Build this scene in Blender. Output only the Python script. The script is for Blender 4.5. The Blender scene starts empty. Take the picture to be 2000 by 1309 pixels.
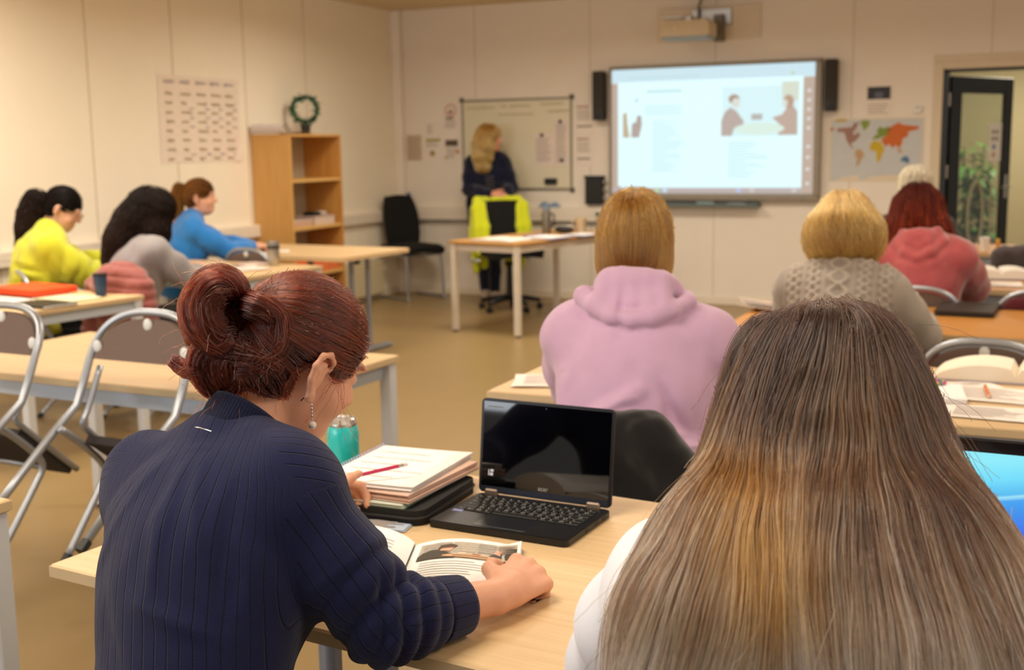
import bpy, math, random
import numpy as np
from mathutils import Vector, Matrix, Euler
random.seed(7); np.random.seed(7)
scn = bpy.context.scene
COL = scn.collection
PI = math.pi
def R(d): return math.radians(d)

# ---------------------------------------------------------------- colours / materials
def lin(h):
    h = h.lstrip('#')
    c = [int(h[i:i+2], 16)/255 for i in (0, 2, 4)]
    return [x/12.92 if x <= .04045 else ((x+.055)/1.055)**2.4 for x in c]
MATS = {}
def mat(name, col='#888888', rough=.6, metal=0., var=.06, scale=12., bump=0., bscale=None, spec=.5,
        stretch=(1, 1, 1), emit=None, estr=1., attr=None, alpha=1., trans=0., coat=0., sheen=0., sss=0., col2=None):
    """A node material: base colour broken up by noise, optional bump, optional vertex colour."""
    if name in MATS: return MATS[name]
    m = bpy.data.materials.new(name); m.use_nodes = True
    nt = m.node_tree; N = nt.nodes; L = nt.links
    b = N['Principled BSDF']
    b.inputs['Roughness'].default_value = rough
    b.inputs['Metallic'].default_value = metal
    b.inputs['Specular IOR Level'].default_value = spec
    b.inputs['Coat Weight'].default_value = coat
    b.inputs['Sheen Weight'].default_value = sheen
    b.inputs['Transmission Weight'].default_value = trans
    b.inputs['Alpha'].default_value = alpha
    if sss:
        b.inputs['Subsurface Weight'].default_value = sss
        b.inputs['Subsurface Radius'].default_value = (.012, .005, .003)
        b.inputs['Subsurface Scale'].default_value = 1.
    tc = N.new('ShaderNodeTexCoord'); mp = N.new('ShaderNodeMapping')
    mp.inputs['Scale'].default_value = stretch
    L.new(tc.outputs['Object'], mp.inputs['Vector'])
    nz = N.new('ShaderNodeTexNoise'); nz.inputs['Scale'].default_value = scale; nz.inputs['Detail'].default_value = 4
    L.new(mp.outputs[0], nz.inputs['Vector'])
    c = lin(col)
    mix = N.new('ShaderNodeMix'); mix.data_type = 'RGBA'
    c2 = lin(col2) if col2 else [min(1, x*(1+var)) for x in c]
    c1 = c if col2 else [x*(1-var) for x in c]
    mix.inputs['A'].default_value = (*c1, 1); mix.inputs['B'].default_value = (*c2, 1)
    L.new(nz.outputs['Fac'], mix.inputs['Factor'])
    out = mix.outputs['Result']
    if attr:
        at = N.new('ShaderNodeAttribute'); at.attribute_name = attr
        mu = N.new('ShaderNodeMix'); mu.data_type = 'RGBA'; mu.blend_type = 'MULTIPLY'
        mu.inputs['Factor'].default_value = 1
        mr = N.new('ShaderNodeMapRange'); mr.inputs['To Min'].default_value = 1-var; mr.inputs['To Max'].default_value = 1+var
        L.new(nz.outputs['Fac'], mr.inputs['Value'])
        L.new(at.outputs['Color'], mu.inputs['A']); L.new(mr.outputs[0], mu.inputs['B'])
        out = mu.outputs['Result']
    L.new(out, b.inputs['Base Color'])
    if emit:
        b.inputs['Emission Color'].default_value = (*lin(emit), 1)
        b.inputs['Emission Strength'].default_value = estr
    if bump:
        bp = N.new('ShaderNodeBump'); bp.inputs['Strength'].default_value = bump; bp.inputs['Distance'].default_value = .003
        n2 = nz
        if bscale:
            n2 = N.new('ShaderNodeTexNoise'); n2.inputs['Scale'].default_value = bscale; n2.inputs['Detail'].default_value = 3
            L.new(mp.outputs[0], n2.inputs['Vector'])
        L.new(n2.outputs['Fac'], bp.inputs['Height']); L.new(bp.outputs[0], b.inputs['Normal'])
    MATS[name] = m
    return m
def wood(name, c1, c2, axis='x', rough=.45):
    """Laminate wood: noise stretched along the grain."""
    if name in MATS: return MATS[name]
    m = bpy.data.materials.new(name); m.use_nodes = True
    N = m.node_tree.nodes; L = m.node_tree.links; b = N['Principled BSDF']
    b.inputs['Roughness'].default_value = rough; b.inputs['Specular IOR Level'].default_value = .35
    tc = N.new('ShaderNodeTexCoord'); mp = N.new('ShaderNodeMapping')
    mp.inputs['Scale'].default_value = {'x': (1.2, 26, 26), 'y': (26, 1.2, 26), 'z': (26, 26, 1.2)}[axis]
    L.new(tc.outputs['Object'], mp.inputs['Vector'])
    nz = N.new('ShaderNodeTexNoise'); nz.inputs['Scale'].default_value = 2.2; nz.inputs['Detail'].default_value = 6
    nz.inputs['Roughness'].default_value = .65
    L.new(mp.outputs[0], nz.inputs['Vector'])
    rp = N.new('ShaderNodeValToRGB')
    rp.color_ramp.elements[0].position = .3; rp.color_ramp.elements[0].color = (*lin(c1), 1)
    rp.color_ramp.elements[1].position = .68; rp.color_ramp.elements[1].color = (*lin(c2), 1)
    L.new(nz.outputs['Fac'], rp.inputs[0]); L.new(rp.outputs[0], b.inputs['Base Color'])
    MATS[name] = m
    return m
def glow(name, col, s=1.):
    return mat(name, '#101010', rough=.4, var=0, emit=col, estr=s)

# ---------------------------------------------------------------- mesh building
class MB:
    def __init__(s): s.v = []; s.f = []; s.M = Matrix.Identity(4)
    def add(s, vs, fs):
        b = len(s.v)
        s.v += [tuple(s.M @ Vector(p)) for p in vs]
        s.f += [tuple(b+i for i in f) for f in fs]
        return s
    def box(s, lo, hi, bev=0.):
        x0, y0, z0 = lo; x1, y1, z1 = hi
        if bev <= 0:
            vs = [(x0, y0, z0), (x1, y0, z0), (x1, y1, z0), (x0, y1, z0), (x0, y0, z1), (x1, y0, z1), (x1, y1, z1), (x0, y1, z1)]
            return s.add(vs, [(3, 2, 1, 0), (4, 5, 6, 7), (0, 1, 5, 4), (1, 2, 6, 5), (2, 3, 7, 6), (3, 0, 4, 7)])
        bev = min(bev, (x1-x0)*.49, (y1-y0)*.49, (z1-z0)*.49)
        cs = []
        for dz, i in ((z0, bev), (z0+bev, 0), (z1-bev, 0), (z1, bev)):
            cs.append([(x0+i, y0+bev, dz), (x0+bev, y0+i, dz), (x1-bev, y0+i, dz), (x1-i, y0+bev, dz),
                       (x1-i, y1-bev, dz), (x1-bev, y1-i, dz), (x0+bev, y1-i, dz), (x0+i, y1-bev, dz)])
        vs = [p for r in cs for p in r]
        fs = [tuple(range(7, -1, -1)), tuple(range(24, 32))]
        for r in range(3):
            for k in range(8):
                fs.append((r*8+k, r*8+(k+1) % 8, r*8+8+(k+1) % 8, r*8+8+k))
        return s.add(vs, fs)
    def prism(s, poly, z0, z1, axis='z'):
        """Extrude a 2-D polygon (ccw) along an axis."""
        n = len(poly)
        def P(a, b, c): return {'z': (a, b, c), 'y': (a, c, b), 'x': (c, a, b)}[axis]
        vs = [P(a, b, z0) for a, b in poly]+[P(a, b, z1) for a, b in poly]
        fs = [tuple(range(n-1, -1, -1)), tuple(range(n, 2*n))]+[(i, (i+1) % n, n+(i+1) % n, n+i) for i in range(n)]
        return s.add(vs, fs)
    def tube(s, pts, r, n=10, cap=True, closed=False):
        P = [Vector(p) for p in pts]; m = len(P)
        rs = r if isinstance(r, (list, tuple)) else [r]*m
        vs = []; fs = []; up = None
        for i, p in enumerate(P):
            if closed: t = (P[(i+1) % m]-P[i-1])
            else: t = P[min(i+1, m-1)]-P[max(i-1, 0)]
            t.normalize()
            if up is None:
                a = Vector((0, 0, 1)) if abs(t.z) < .9 else Vector((1, 0, 0)); up = t.cross(a).normalized()
            up = (up-t*up.dot(t)).normalized(); w = t.cross(up)
            for k in range(n):
                a = 2*PI*k/n; vs.append(tuple(p+(up*math.cos(a)+w*math.sin(a))*rs[i]))
        for i in range(m if closed else m-1):
            for k in range(n):
                a, b = i*n+k, i*n+(k+1) % n; j = ((i+1) % m)*n
                fs.append((a, b, j+(k+1) % n, j+k))
        if cap and not closed:
            fs.append(tuple(range(n-1, -1, -1))); fs.append(tuple(range((m-1)*n, m*n)))
        return s.add(vs, fs)
    def lathe(s, prof, n=24, c=(0, 0, 0)):
        vs = []; fs = []; m = len(prof)
        for (r, z) in prof:
            for k in range(n):
                a = 2*PI*k/n; vs.append((c[0]+r*math.cos(a), c[1]+r*math.sin(a), c[2]+z))
        for i in range(m-1):
            for k in range(n):
                fs.append((i*n+k, i*n+(k+1) % n, (i+1)*n+(k+1) % n, (i+1)*n+k))
        if prof[0][0] > 1e-6: fs.append(tuple(range(n-1, -1, -1)))
        if prof[-1][0] > 1e-6: fs.append(tuple(range((m-1)*n, m*n)))
        return s.add(vs, fs)
    def ball(s, c, r, n=12, sc=(1, 1, 1)):
        pr = [(max(1e-7, math.sin(PI*i/n)), -math.cos(PI*i/n)) for i in range(n+1)]
        vs = []; fs = []; k = 2*n
        for (a, z) in pr:
            for j in range(k):
                t = 2*PI*j/k; vs.append((c[0]+r*sc[0]*a*math.cos(t), c[1]+r*sc[1]*a*math.sin(t), c[2]+r*sc[2]*z))
        for i in range(n):
            for j in range(k): fs.append((i*k+j, i*k+(j+1) % k, (i+1)*k+(j+1) % k, (i+1)*k+j))
        return s.add(vs, fs)
    def grid(s, fn, nu, nv, thick=0.):
        """Surface p=fn(u,v), u,v in 0..1; optional thickness along -normal."""
        P = [[Vector(fn(i/nu, j/nv)) for j in range(nv+1)] for i in range(nu+1)]
        idx = lambda i, j: i*(nv+1)+j
        vs = [tuple(p) for r in P for p in r]
        fs = [(idx(i, j), idx(i+1, j), idx(i+1, j+1), idx(i, j+1)) for i in range(nu) for j in range(nv)]
        if thick:
            o = len(vs)
            for i in range(nu+1):
                for j in range(nv+1):
                    a = P[min(i+1, nu)][j]-P[max(i-1, 0)][j]; b = P[i][min(j+1, nv)]-P[i][max(j-1, 0)]
                    n = a.cross(b); n = n.normalized() if n.length > 1e-12 else Vector((0, 0, 1))
                    vs.append(tuple(P[i][j]-n*thick))
            fs += [tuple(o+k for k in reversed(f)) for f in list(fs)]
            for i in range(nu):
                fs.append((idx(i+1, 0), idx(i, 0), o+idx(i, 0), o+idx(i+1, 0)))
                fs.append((idx(i, nv), idx(i+1, nv), o+idx(i+1, nv), o+idx(i, nv)))
            for j in range(nv):
                fs.append((idx(0, j), idx(0, j+1), o+idx(0, j+1), o+idx(0, j)))
                fs.append((idx(nu, j+1), idx(nu, j), o+idx(nu, j), o+idx(nu, j+1)))
        return s.add(vs, fs)
    def build(s, name, m, parent=None, smooth=False, auto=True):
        me = bpy.data.meshes.new(name); me.from_pydata(s.v, [], s.f); me.update()
        if m: me.materials.append(m)
        if smooth:
            for p in me.polygons: p.use_smooth = True
            if auto:
                try: me.set_sharp_from_angle(angle=R(38))
                except Exception: pass
        o = bpy.data.objects.new(name, me); COL.objects.link(o)
        if parent: o.parent = parent
        return o
def tag(o, label=None, cat=None, group=None, kind=None):
    if label: o['label'] = label
    if cat: o['category'] = cat
    if group: o['group'] = group
    if kind: o['kind'] = kind
    return o
def thing(name, label, cat, loc=(0, 0, 0), rz=0, group=None):
    o = bpy.data.objects.new(name, None); COL.objects.link(o)
    o.location = loc; o.rotation_euler = (0, 0, rz); o.empty_display_size = .1
    return tag(o, label, cat, group)
def struct(name, mb, m, parent=None, smooth=False):
    o = mb.build(name, m, parent, smooth)
    if not parent: o['kind'] = 'structure'
    return o
def dup(root, loc, rz, label, group=None):
    r = root.copy(); COL.objects.link(r); r.location = loc; r.rotation_euler = (0, 0, rz)
    r['label'] = label
    if group: r['group'] = group
    for ch in list(root.children):
        c = ch.copy(); COL.objects.link(c); c.parent = r
        for g in ch.children:
            d = g.copy(); COL.objects.link(d); d.parent = c
    return r
def B(lo, hi, bev=0.): return MB().box(lo, hi, bev)
def crom(pts, k=6):
    """Catmull-Rom through points."""
    P = [np.array(p, float) for p in pts]; P = [2*P[0]-P[1]]+P+[2*P[-1]-P[-2]]; out = []
    for i in range(1, len(P)-2):
        for j in range(k):
            t = j/k; a, b, c, d = P[i-1:i+3]
            out.append(tuple(.5*(2*b+(c-a)*t+(2*a-5*b+4*c-d)*t*t+(3*b-a-3*c+d)*t**3)))
    out.append(tuple(P[-2])); return out
def text(body, size, name, m, parent, loc, rot, extrude=.0003, align='CENTER'):
    cu = bpy.data.curves.new(name, 'FONT'); cu.body = body; cu.size = size; cu.extrude = extrude
    cu.align_x = align; cu.align_y = 'CENTER'
    tmp = bpy.data.objects.new(name+'_outline', cu); COL.objects.link(tmp)
    me = bpy.data.meshes.new_from_object(tmp.evaluated_get(bpy.context.evaluated_depsgraph_get()))
    bpy.data.objects.remove(tmp); me.materials.clear(); me.materials.append(m)
    o = bpy.data.objects.new(name, me); COL.objects.link(o); o.location = loc; o.rotation_euler = rot
    if parent: o.parent = parent
    return o
# ================================================================ ROOM
H = 2.83
M_wall = mat('painted_wallboard', '#f7ecd8', rough=.75, var=.03, scale=3, bump=.22, bscale=220)
M_wall2 = mat('painted_wallboard_front', '#ebe0d2', rough=.72, var=.03, scale=3, bump=.22, bscale=220)
M_trim = mat('painted_trim', '#e6d8c4', rough=.6, var=.03)
M_ceil = mat('ceiling_paint', '#d8c4a0', rough=.85, var=.03)
M_seam = mat('panel_seam', '#c4b39b', rough=.8)
M_duct = mat('cable_duct_plastic', '#e8dccc', rough=.5, var=.03)
M_floor = mat('linoleum_floor', '#967d54', rough=.34, var=.07, scale=5, bump=.05, bscale=300, spec=.4)
M_white = mat('white_plastic', '#e6e2da', rough=.45, var=.03)
M_black = mat('black_plastic', '#0c0c0d', rough=.45, var=.1)
M_dark = mat('dark_socket', '#1a1817', rough=.6)
M_paper = mat('white_paper', '#f2eeec', rough=.8, var=.02, spec=.2)
M_paperw = mat('wall_paper_sheet', '#eaded2', rough=.8, var=.03, spec=.2)
M_ink = mat('black_ink', '#7a6e64', rough=.8, var=.1)
M_inkg = mat('grey_ink', '#a99c90', rough=.8, var=.1)
M_steel = mat('brushed_steel', '#b9b6b0', rough=.32, metal=1, var=.05)
M_chrome = mat('silver_tube', '#a6abb4', rough=.36, metal=.75, var=.04)

fl = struct('floor', B((-.1, -13.6, -.1), (9, 5, 0)), M_floor)
cl = struct('ceiling', B((-.1, -13.6, H), (9, 0.1, H+.1)), M_ceil)
wl = struct('wall_left', B((-.1, -13.6, 0), (0, .1, H)), M_wall)
m = MB()
for k in range(13):
    y = -1.605-.885*k
    m.box((-.001, y-.004, .07), (.0025, y+.004, H))
m.build('panel_seam', M_seam, wl)
DX0, DX1, DZ = 5.25, 6.30, 2.04
m = MB().box((0, 0, 0), (DX0-.05, .1, H)).box((DX1+.05, 0, 0), (9, .1, H)).box((DX0-.05, 0, DZ+.05), (DX1+.05, .1, H))
wb = struct('wall_back', m, M_wall2)
m = MB()
for x in (.9, 2.1, 3.3, 4.5):
    m.box((x-.003, -.0025, .07), (x+.003, .001, H))
m.box((5.6, -.0025, DZ+.06), (5.606, .001, H))
m.build('panel_seam', M_seam, wb)
struct('wall_right', B((8.9, -13.6, 0), (9.0, .1, H)), M_wall)
struct('trim_1', B((0, -.07, 0), (.1, 0, H), .006), mat('corner_column_paint', '#f0e4d6', rough=.6, var=.02))
struct('trim_2', MB().box((0, -13.5, .752), (.06, -.07, .854), .006).box((0, -13.5, .80), (.063, -.07, .804)), M_duct)
m = MB().box((.1, -.06, .754), (2.37, 0, .885), .006).box((.1, -.063, .815), (2.37, -.05, .819))
struct('trim_3', m, M_duct)
struct('trim_4', B((.1, -.058, .744), (2.37, -.002, .753)), mat('duct_painted_shade', '#6f6f78', rough=.6))  # solid grey strip, painted as the shade under the duct
struct('baseboard_back', B((.1, -.016, 0), (DX0-.06, 0, .075), .004), M_trim)
struct('baseboard_left', B((0, -13.5, 0), (.016, -.07, .075), .004), M_trim)

# ---- door with glass leaf standing open to the corridor
M_dframe = mat('door_black_paint', '#0d0c0c', rough=.4, var=.1)
M_casing = mat('door_casing_paint', '#d9c9ae', rough=.6, var=.03)
m = MB().box((DX0-.09, -.014, 0), (DX0-.012, .1, DZ+.07), .004).box((DX0-.0901, -.0165, DZ+.0705), (DX1+.0901, .1, DZ+.125), .004).box((DX0-.0115, -.013, DZ+.012), (DX1+.0115, .1, DZ+.0702)).box((DX1+.012, -.014, 0), (DX1+.09, .1, DZ+.07), .004)
casing = struct('trim_5', m, M_casing)
door = thing('door_1', None, None, (DX0, .04, 0)); door['kind'] = 'structure'
m = MB().box((-.012, -.04, 0), (.035, .06, DZ)).box((-.012, -.04, DZ-.012), (DX1-DX0+.012, .06, DZ+.012))
m.build('door_frame', M_dframe, door)
ang = R(61); leaf = MB(); leaf.M = Matrix.Translation((.04, .05, 0)) @ Matrix.Rotation(ang, 4, 'Z')
LW, LH = .93, 2.0
leaf.box((0, -.02, .02), (.15, .02, LH), .004).box((LW-.12, -.02, .02), (LW, .02, LH), .004).box((.15, -.02, LH-.14), (LW-.12, .02, LH), .004).box((.15, -.02, .02), (LW-.12, .02, .26), .004)
lf = leaf.build('door_leaf', M_dframe, door)
g = MB(); g.M = leaf.M; g.box((.15, -.004, .26), (LW-.12, .004, LH-.14))
M_glass = mat('door_glass', '#cfd3c4', rough=.04, var=.01, trans=1., spec=.4)
g.build('glass_pane', M_glass, lf)
h = MB(); h.M = leaf.M
h.box((LW-.085, -.03, .95), (LW-.045, -.02, 1.16), .004).tube([(LW-.065, -.03, 1.05), (LW-.065, -.065, 1.05), (LW-.18, -.065, 1.05)], .009)
h.build('door_handle', M_steel, lf)
for z in (.35, 1.15, 1.75):
    q = MB(); q.tube([(.035, .045, z), (.035, .045, z+.11)], .012); q.build('hinge', M_steel, door)
# frosted ring on the pane
q = MB(); q.M = leaf.M
q.tube([(.43+.115*math.cos(2*PI*k/40), -.006, .82+.285*math.sin(2*PI*k/40)) for k in range(40)], .017, n=6, closed=True)
q.tube([(.66, -.006, .62), (.66, -.006, 1.1)], .006, n=6)
ring = q.build('frosted_ring', mat('frosted_film', '#a9a48f', rough=.9), lf)
# corridor beyond
M_corr = mat('corridor_paint', '#b0a582', rough=.8, var=.03)
struct('wall_corridor', MB().box((3.4, 3.2, 0), (9, 3.3, H)).box((3.3, .1, 0), (3.4, 3.3, H)), M_corr)
struct('ceiling_corridor', B((3.3, .1, 2.5), (9, 3.3, 2.6)), M_corr)
# notice on the glass
nt_ = thing('door_notice', 'white notice with printed icons stuck on the glass door leaf', 'notice', (DX0, .04, 0))
q = MB(); q.M = leaf.M; q.box((.60, -.0075, 1.28), (.79, -.006, 1.61)); q.build('sheet', M_paper, nt_)
q = MB(); q.M = leaf.M
random.seed(3)
for r in range(2):
    for k in range(2): q.box((.64+.06*k, -.0085, 1.52-.06*r), (.675+.06*k, -.0076, 1.55-.06*r))
q.build('print', M_ink, nt_)
for z, c, nm in ((1.405, '#3f6fb0', 'blue_icon'), (1.335, '#c98a3c', 'orange_icon')):
    q = MB(); q.M = leaf.M; q.add([(.675+.022*math.cos(2*PI*k/14), -.0085, z+.022*math.sin(2*PI*k/14)) for k in range(14)], [tuple(range(14))]); q.build('icon', mat(nm, c), nt_)

# corridor plant in planter
pl = thing('potted_plant', 'tall green leafy plant in a grey planter behind the glass door', 'plant', (5.42, 1.75, 0))
m = MB().lathe([(.13, 0), (.17, .05), (.21, .5), (.215, .56), (.19, .56), (.185, .5)], 24)
m.build('planter', mat('grey_planter', '#8b8a80', rough=.5), pl)
MB().lathe([(.0001, .50), (.185, .50)], 20).build('soil', mat('soil', '#2b2218', rough=.9), pl)
def leaf_mb(mb, base, direc, L, w, droop=.3, n=6):
    d = Vector(direc).normalized(); s = d.cross(Vector((0, 0, 1)))
    s = s.normalized() if s.length > 1e-4 else Vector((1, 0, 0))
    vs = []; fs = []
    for i in range(n+1):
        t = i/n; p = Vector(base)+d*L*t+Vector((0, 0, -droop*L*t*t)); ww = w*math.sin(PI*min(1, .08+.92*t))**.8*(1 if i < n else 0.05)
        vs += [tuple(p-s*ww), tuple(p+s*ww)]
        if i: fs.append((2*i-2, 2*i-1, 2*i+1, 2*i))
    mb.add(vs, fs)
random.seed(5); m = MB(); st = MB()
for k in range(9):
    a = random.uniform(0, 2*PI); r = random.uniform(.02, .1); ht = random.uniform(.55, .92)
    top = (r*2.2*math.cos(a), r*2.2*math.sin(a), .5+ht)
    st.tube([(r*math.cos(a), r*math.sin(a), .5), (r*1.6*math.cos(a), r*1.6*math.sin(a), .5+ht*.5), top], .006, 6)
    for j in range(26):
        t = random.uniform(.25, 1); b = random.uniform(0, 2*PI)
        leaf_mb(m, (top[0]*t, top[1]*t, .5+ht*t), (math.cos(b), math.sin(b), random.uniform(-.1, .8)), random.uniform(.14, .26), random.uniform(.018, .034), .5)
for k in range(16):
    b = random.uniform(0, 2*PI)
    leaf_mb(m, (.05*math.cos(b), .05*math.sin(b), .52), (math.cos(b), math.sin(b), random.uniform(.4, 1.6)), random.uniform(.28, .46), random.uniform(.05, .08), .55)
m.build('foliage', mat('plant_leaf', '#4a7f30', rough=.5, var=.3, scale=8), pl); st.build('stem', mat('plant_stem', '#4d5a2c', rough=.6), pl)

# ================================================================ WALL ITEMS
def sheet(name, label, cat, xl, xr, zb, zt, group=None, m=None, y=-.004):
    """Paper on the front wall: an Empty at the sheet's lower left corner."""
    t = thing(name, label, cat, (xl, y, zb), 0, group)
    w, h = xr-xl, zt-zb
    MB().grid(lambda u, v: (u*w, -.002*math.sin(PI*u)*math.sin(PI*v), v*h), 6, 6).build('sheet', m or M_paperw, t)
    return t, w, h
def lines(t, name, m, x0, x1, z0, z1, n, y=-.004, jag=.25, th=.35):
    mb = MB(); dz = (z1-z0)/n
    for k in range(n):
        a = x1-(x1-x0)*random.uniform(0, jag); z = z1-dz*(k+.5)
        mb.box((x0, y, z-dz*th/2), (a, y+.0008, z+dz*th/2))
    return mb.build(name, m, t)
def rects(t, name, m, rs, y=-.004):
    mb = MB()
    for x0, x1, z0, z1 in rs: mb.box((x0, y, z0), (x1, y+.0008, z1))
    return mb.build(name, m, t)
def disc(t, name, m, x, z, r, y=-.0045, n=20, r0=0):
    mb = MB()
    if r0:
        vs = [(x+rr*math.cos(2*PI*k/n), y, z+rr*math.sin(2*PI*k/n)) for rr in (r0, r) for k in range(n)]
        mb.add(vs, [(k, (k+1) % n, n+(k+1) % n, n+k) for k in range(n)])
    else: mb.add([(x+r*math.cos(2*PI*k/n), y, z+r*math.sin(2*PI*k/n)) for k in range(n)], [tuple(range(n))])
    return mb.build(name, m, t)
def poly(t, name, m, pts, y=-.0045):
    return MB().add([(a, y, b) for a, b in pts], [tuple(range(len(pts)))]).build(name, m, t)
def scribble(mb, f, x, z, w, h, th=.004, rnd=None):
    """A hand-written word: a wavy ribbon; f maps (x,z) on the sheet to 3-D."""
    rnd = rnd or random; n = max(6, int(w/h*7)); P = []
    for i in range(n+1):
        t = i/n; P.append((x+w*t, z+h*(.5*math.sin(i*2.1+rnd.uniform(-.6, .6))*rnd.uniform(.4, 1))))
    for a, b in zip(P[:-1], P[1:]):
        d = Vector((b[0]-a[0], b[1]-a[1])).normalized(); nx, nz = -d.y*th/2, d.x*th/2
        mb.add([f(a[0]-nx, a[1]-nz), f(b[0]-nx, b[1]-nz), f(b[0]+nx, b[1]+nz), f(a[0]+nx, a[1]+nz)], [(0, 1, 2, 3)])

# verb-table poster on the left wall
po = thing('handwritten_poster', 'large white hand-written verb table poster on the left wall beside the bookshelf', 'poster', (0, -3.56, 1.385))
PW, PH = .97, .655
MB().grid(lambda u, v: (.004+.003*math.sin(PI*u)*math.sin(PI*v)+(.012*(u-.9)*10 if u > .9 and v < .15 else 0), u*PW, v*PH), 12, 8).build('sheet', mat('thin_poster_paper', '#efdfd0', rough=.8, var=.02), po)
fmap = lambda a, b: (.0085, a, b)
random.seed(11); hd = MB(); bd = MB(); nb = MB(); rowl = MB()
cx = [.06, .24, .43, .60, .78]
for c in range(5): scribble(hd, fmap, cx[c], PH-.045, .13, .035, .007)
for r in range(8):
    z = PH-.135-r*.070
    for c in range(5):
        w = random.uniform(.06, .13) if c else random.uniform(.06, .1)
        scribble(bd, fmap, cx[c]+.01, z, w, .03, .007)
        if r in (2, 3, 4, 7) and c: scribble(nb, fmap, cx[c]+.10, z+.032, .055, .022, .006)
    rowl.box((.007, .03, z+.036), (.0078, PW-.03, z+.0375))
hd.build('heading_writing', mat('violet_marker', '#d0c4c8', rough=.8), po); bd.build('handwriting', mat('brown_marker', '#d2bf9e', rough=.8), po)
nb.build('ending_writing', mat('violet_marker_2', '#dacdd2', rough=.8), po); rowl.build('ruled_line', mat('pencil_rule', '#e6d6c4'), po)

# small notices left of the whiteboard
random.seed(2)
t, w, h = sheet('wall_notice', 'white prohibition notice with red circle and campfire symbol left of the whiteboard', 'notice', .535, .715, 1.64, 1.91)
disc(t, 'red_circle', mat('sign_red', '#b5523c'), w/2, h*.72, .062, r0=.052)
poly(t, 'flame_symbol', mat('sign_flame', '#8a4a30'), [(w/2-.03, h*.62), (w/2+.03, h*.62), (w/2+.012, h*.70), (w/2+.004, h*.80), (w/2-.008, h*.73), (w/2-.02, h*.69)])
lines(t, 'heading_print', M_ink, w*.18, w*.82, h*.36, h*.50, 2, th=.6); lines(t, 'text_print', M_inkg, w*.12, w*.9, h*.08, h*.32, 5)
t, w, h = sheet('wall_notice', 'small pale notice with short text lines under the ceiling of the notice cluster', 'notice', .335, .515, 1.60, 1.73)
t['label'] = 'small pale blank-looking notice just above the yellow-green one'
lines(t, 'text_print', M_inkg, w*.1, w*.5, h*.1, h*.8, 4)
t, w, h = sheet('wall_notice', 'densely printed brownish timetable notice nearest the corner column', 'notice', .115, .285, 1.345, 1.605, m=mat('tan_notice', '#cdb898'))
lines(t, 'text_print', M_inkg, w*.08, w*.94, h*.05, h*.93, 14, jag=.15)
t, w, h = sheet('wall_notice', 'white notice with yellow-green headline and small bee-like picture', 'notice', .325, .51, 1.31, 1.59)
t['label'] = 'white notice with a yellow-green headline and a small yellow picture'
rects(t, 'headline', mat('headline_lime', '#a79c4e'), [(w*.08, w*.95, h*.80, h*.90)]); lines(t, 'text_print', M_inkg, w*.08, w*.9, h*.6, h*.78, 4)
disc(t, 'picture', mat('picture_yellow', '#a08a42'), w*.45, h*.38, .03)
t, w, h = sheet('wall_notice', 'white notice with a dark group photograph and orange dots beside the whiteboard', 'notice', .54, .715, 1.34, 1.60)
rects(t, 'photograph', mat('photo_dark', '#5c4c40', var=.5, scale=30), [(w*.1, w*.9, h*.56, h*.8)]); disc(t, 'orange_dot', mat('dot_orange', '#c98442'), w*.88, h*.35, .02); disc(t, 'orange_dot', MATS['dot_orange'], w*.12, h*.12, .013)
lines(t, 'text_print', M_inkg, w*.15, w*.8, h*.1, h*.5, 6)

# whiteboard
WX0, WX1, WZ0, WZ1 = .752, 1.918, 1.052, 1.931
wbd = thing('whiteboard', 'grey framed whiteboard with faint green writing on the front wall behind the teacher', 'whiteboard', (WX0, -.012, WZ0))
W_, H_ = WX1-WX0, WZ1-WZ0
B((.01, 0, .01), (W_-.01, .008, H_-.01)).build('writing_surface', mat('whiteboard_enamel', '#ddd4ba', rough=.35, var=.02), wbd)
m = MB().box((0, -.008, 0), (W_, .01, .02)).box((0, -.008, H_-.02), (W_, .01, H_)).box((0, -.008, .02), (.016, .01, H_-.02)).box((W_-.016, -.008, .02), (W_, .01, H_-.02))
m.build('frame', mat('grey_alu', '#8d8579', rough=.4, metal=.5), wbd)
for a in (0, W_):
    for b in (0, H_): B((a-.022, -.012, b-.022), (a+.022, .011, b+.022), .006).build('corner_cap', mat('cap_brown', '#5a5045', rough=.5), wbd)
random.seed(21); m = MB(); f2 = lambda a, b: (a, -.001, b)
for x, z, w in ((.06, H_-.08, .30), (.43, H_-.07, .05), (.52, H_-.07, .22), (.84, H_-.06, .24), (.40, H_-.15, .36), (.92, H_-.13, .22)): m = MB(); scribble(m, f2, x, z, w, .032, .004); m.build('marker_writing', mat('faded_green_marker', '#aba578', rough=.6), wbd)
t, w, h = sheet('pinned_sheet', 'printed white sheet held by one black magnet, lower left of the pair on the whiteboard', 'sheet', 1.525, 1.735, 1.29, 1.595, m=mat('sheet_pinkish', '#e2d2c8'), y=-.014)
lines(t, 'text_print', M_inkg, w*.1, w*.9, h*.1, h*.85, 10)
t, w, h = sheet('pinned_sheet', 'tall printed white sheet held by two black magnets near the whiteboard right edge', 'sheet', 1.738, 1.885, 1.285, 1.72, m=MATS['sheet_pinkish'], y=-.014)
lines(t, 'text_print', M_inkg, w*.12, w*.9, h*.06, h*.9, 16)
def magnet(x, z, label):
    o = MB(); o.M = Matrix.Translation((x, -.016, z)) @ Matrix.Rotation(R(90), 4, 'X'); o.lathe([(.017, -.004), (.019, .0), (.017, .008), (.0001, .0105)], 18)
    tag(o.build('magnet', M_black, None, True), label, 'magnet', 'magnets on the whiteboard')
magnet(1.607, 1.575, 'black round magnet on the lower left sheet of the whiteboard')
magnet(1.80, 1.70, 'black round magnet at the top of the tall sheet on the whiteboard')
magnet(1.812, 1.335, 'black round magnet at the foot of the tall sheet on the whiteboard')
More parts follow.
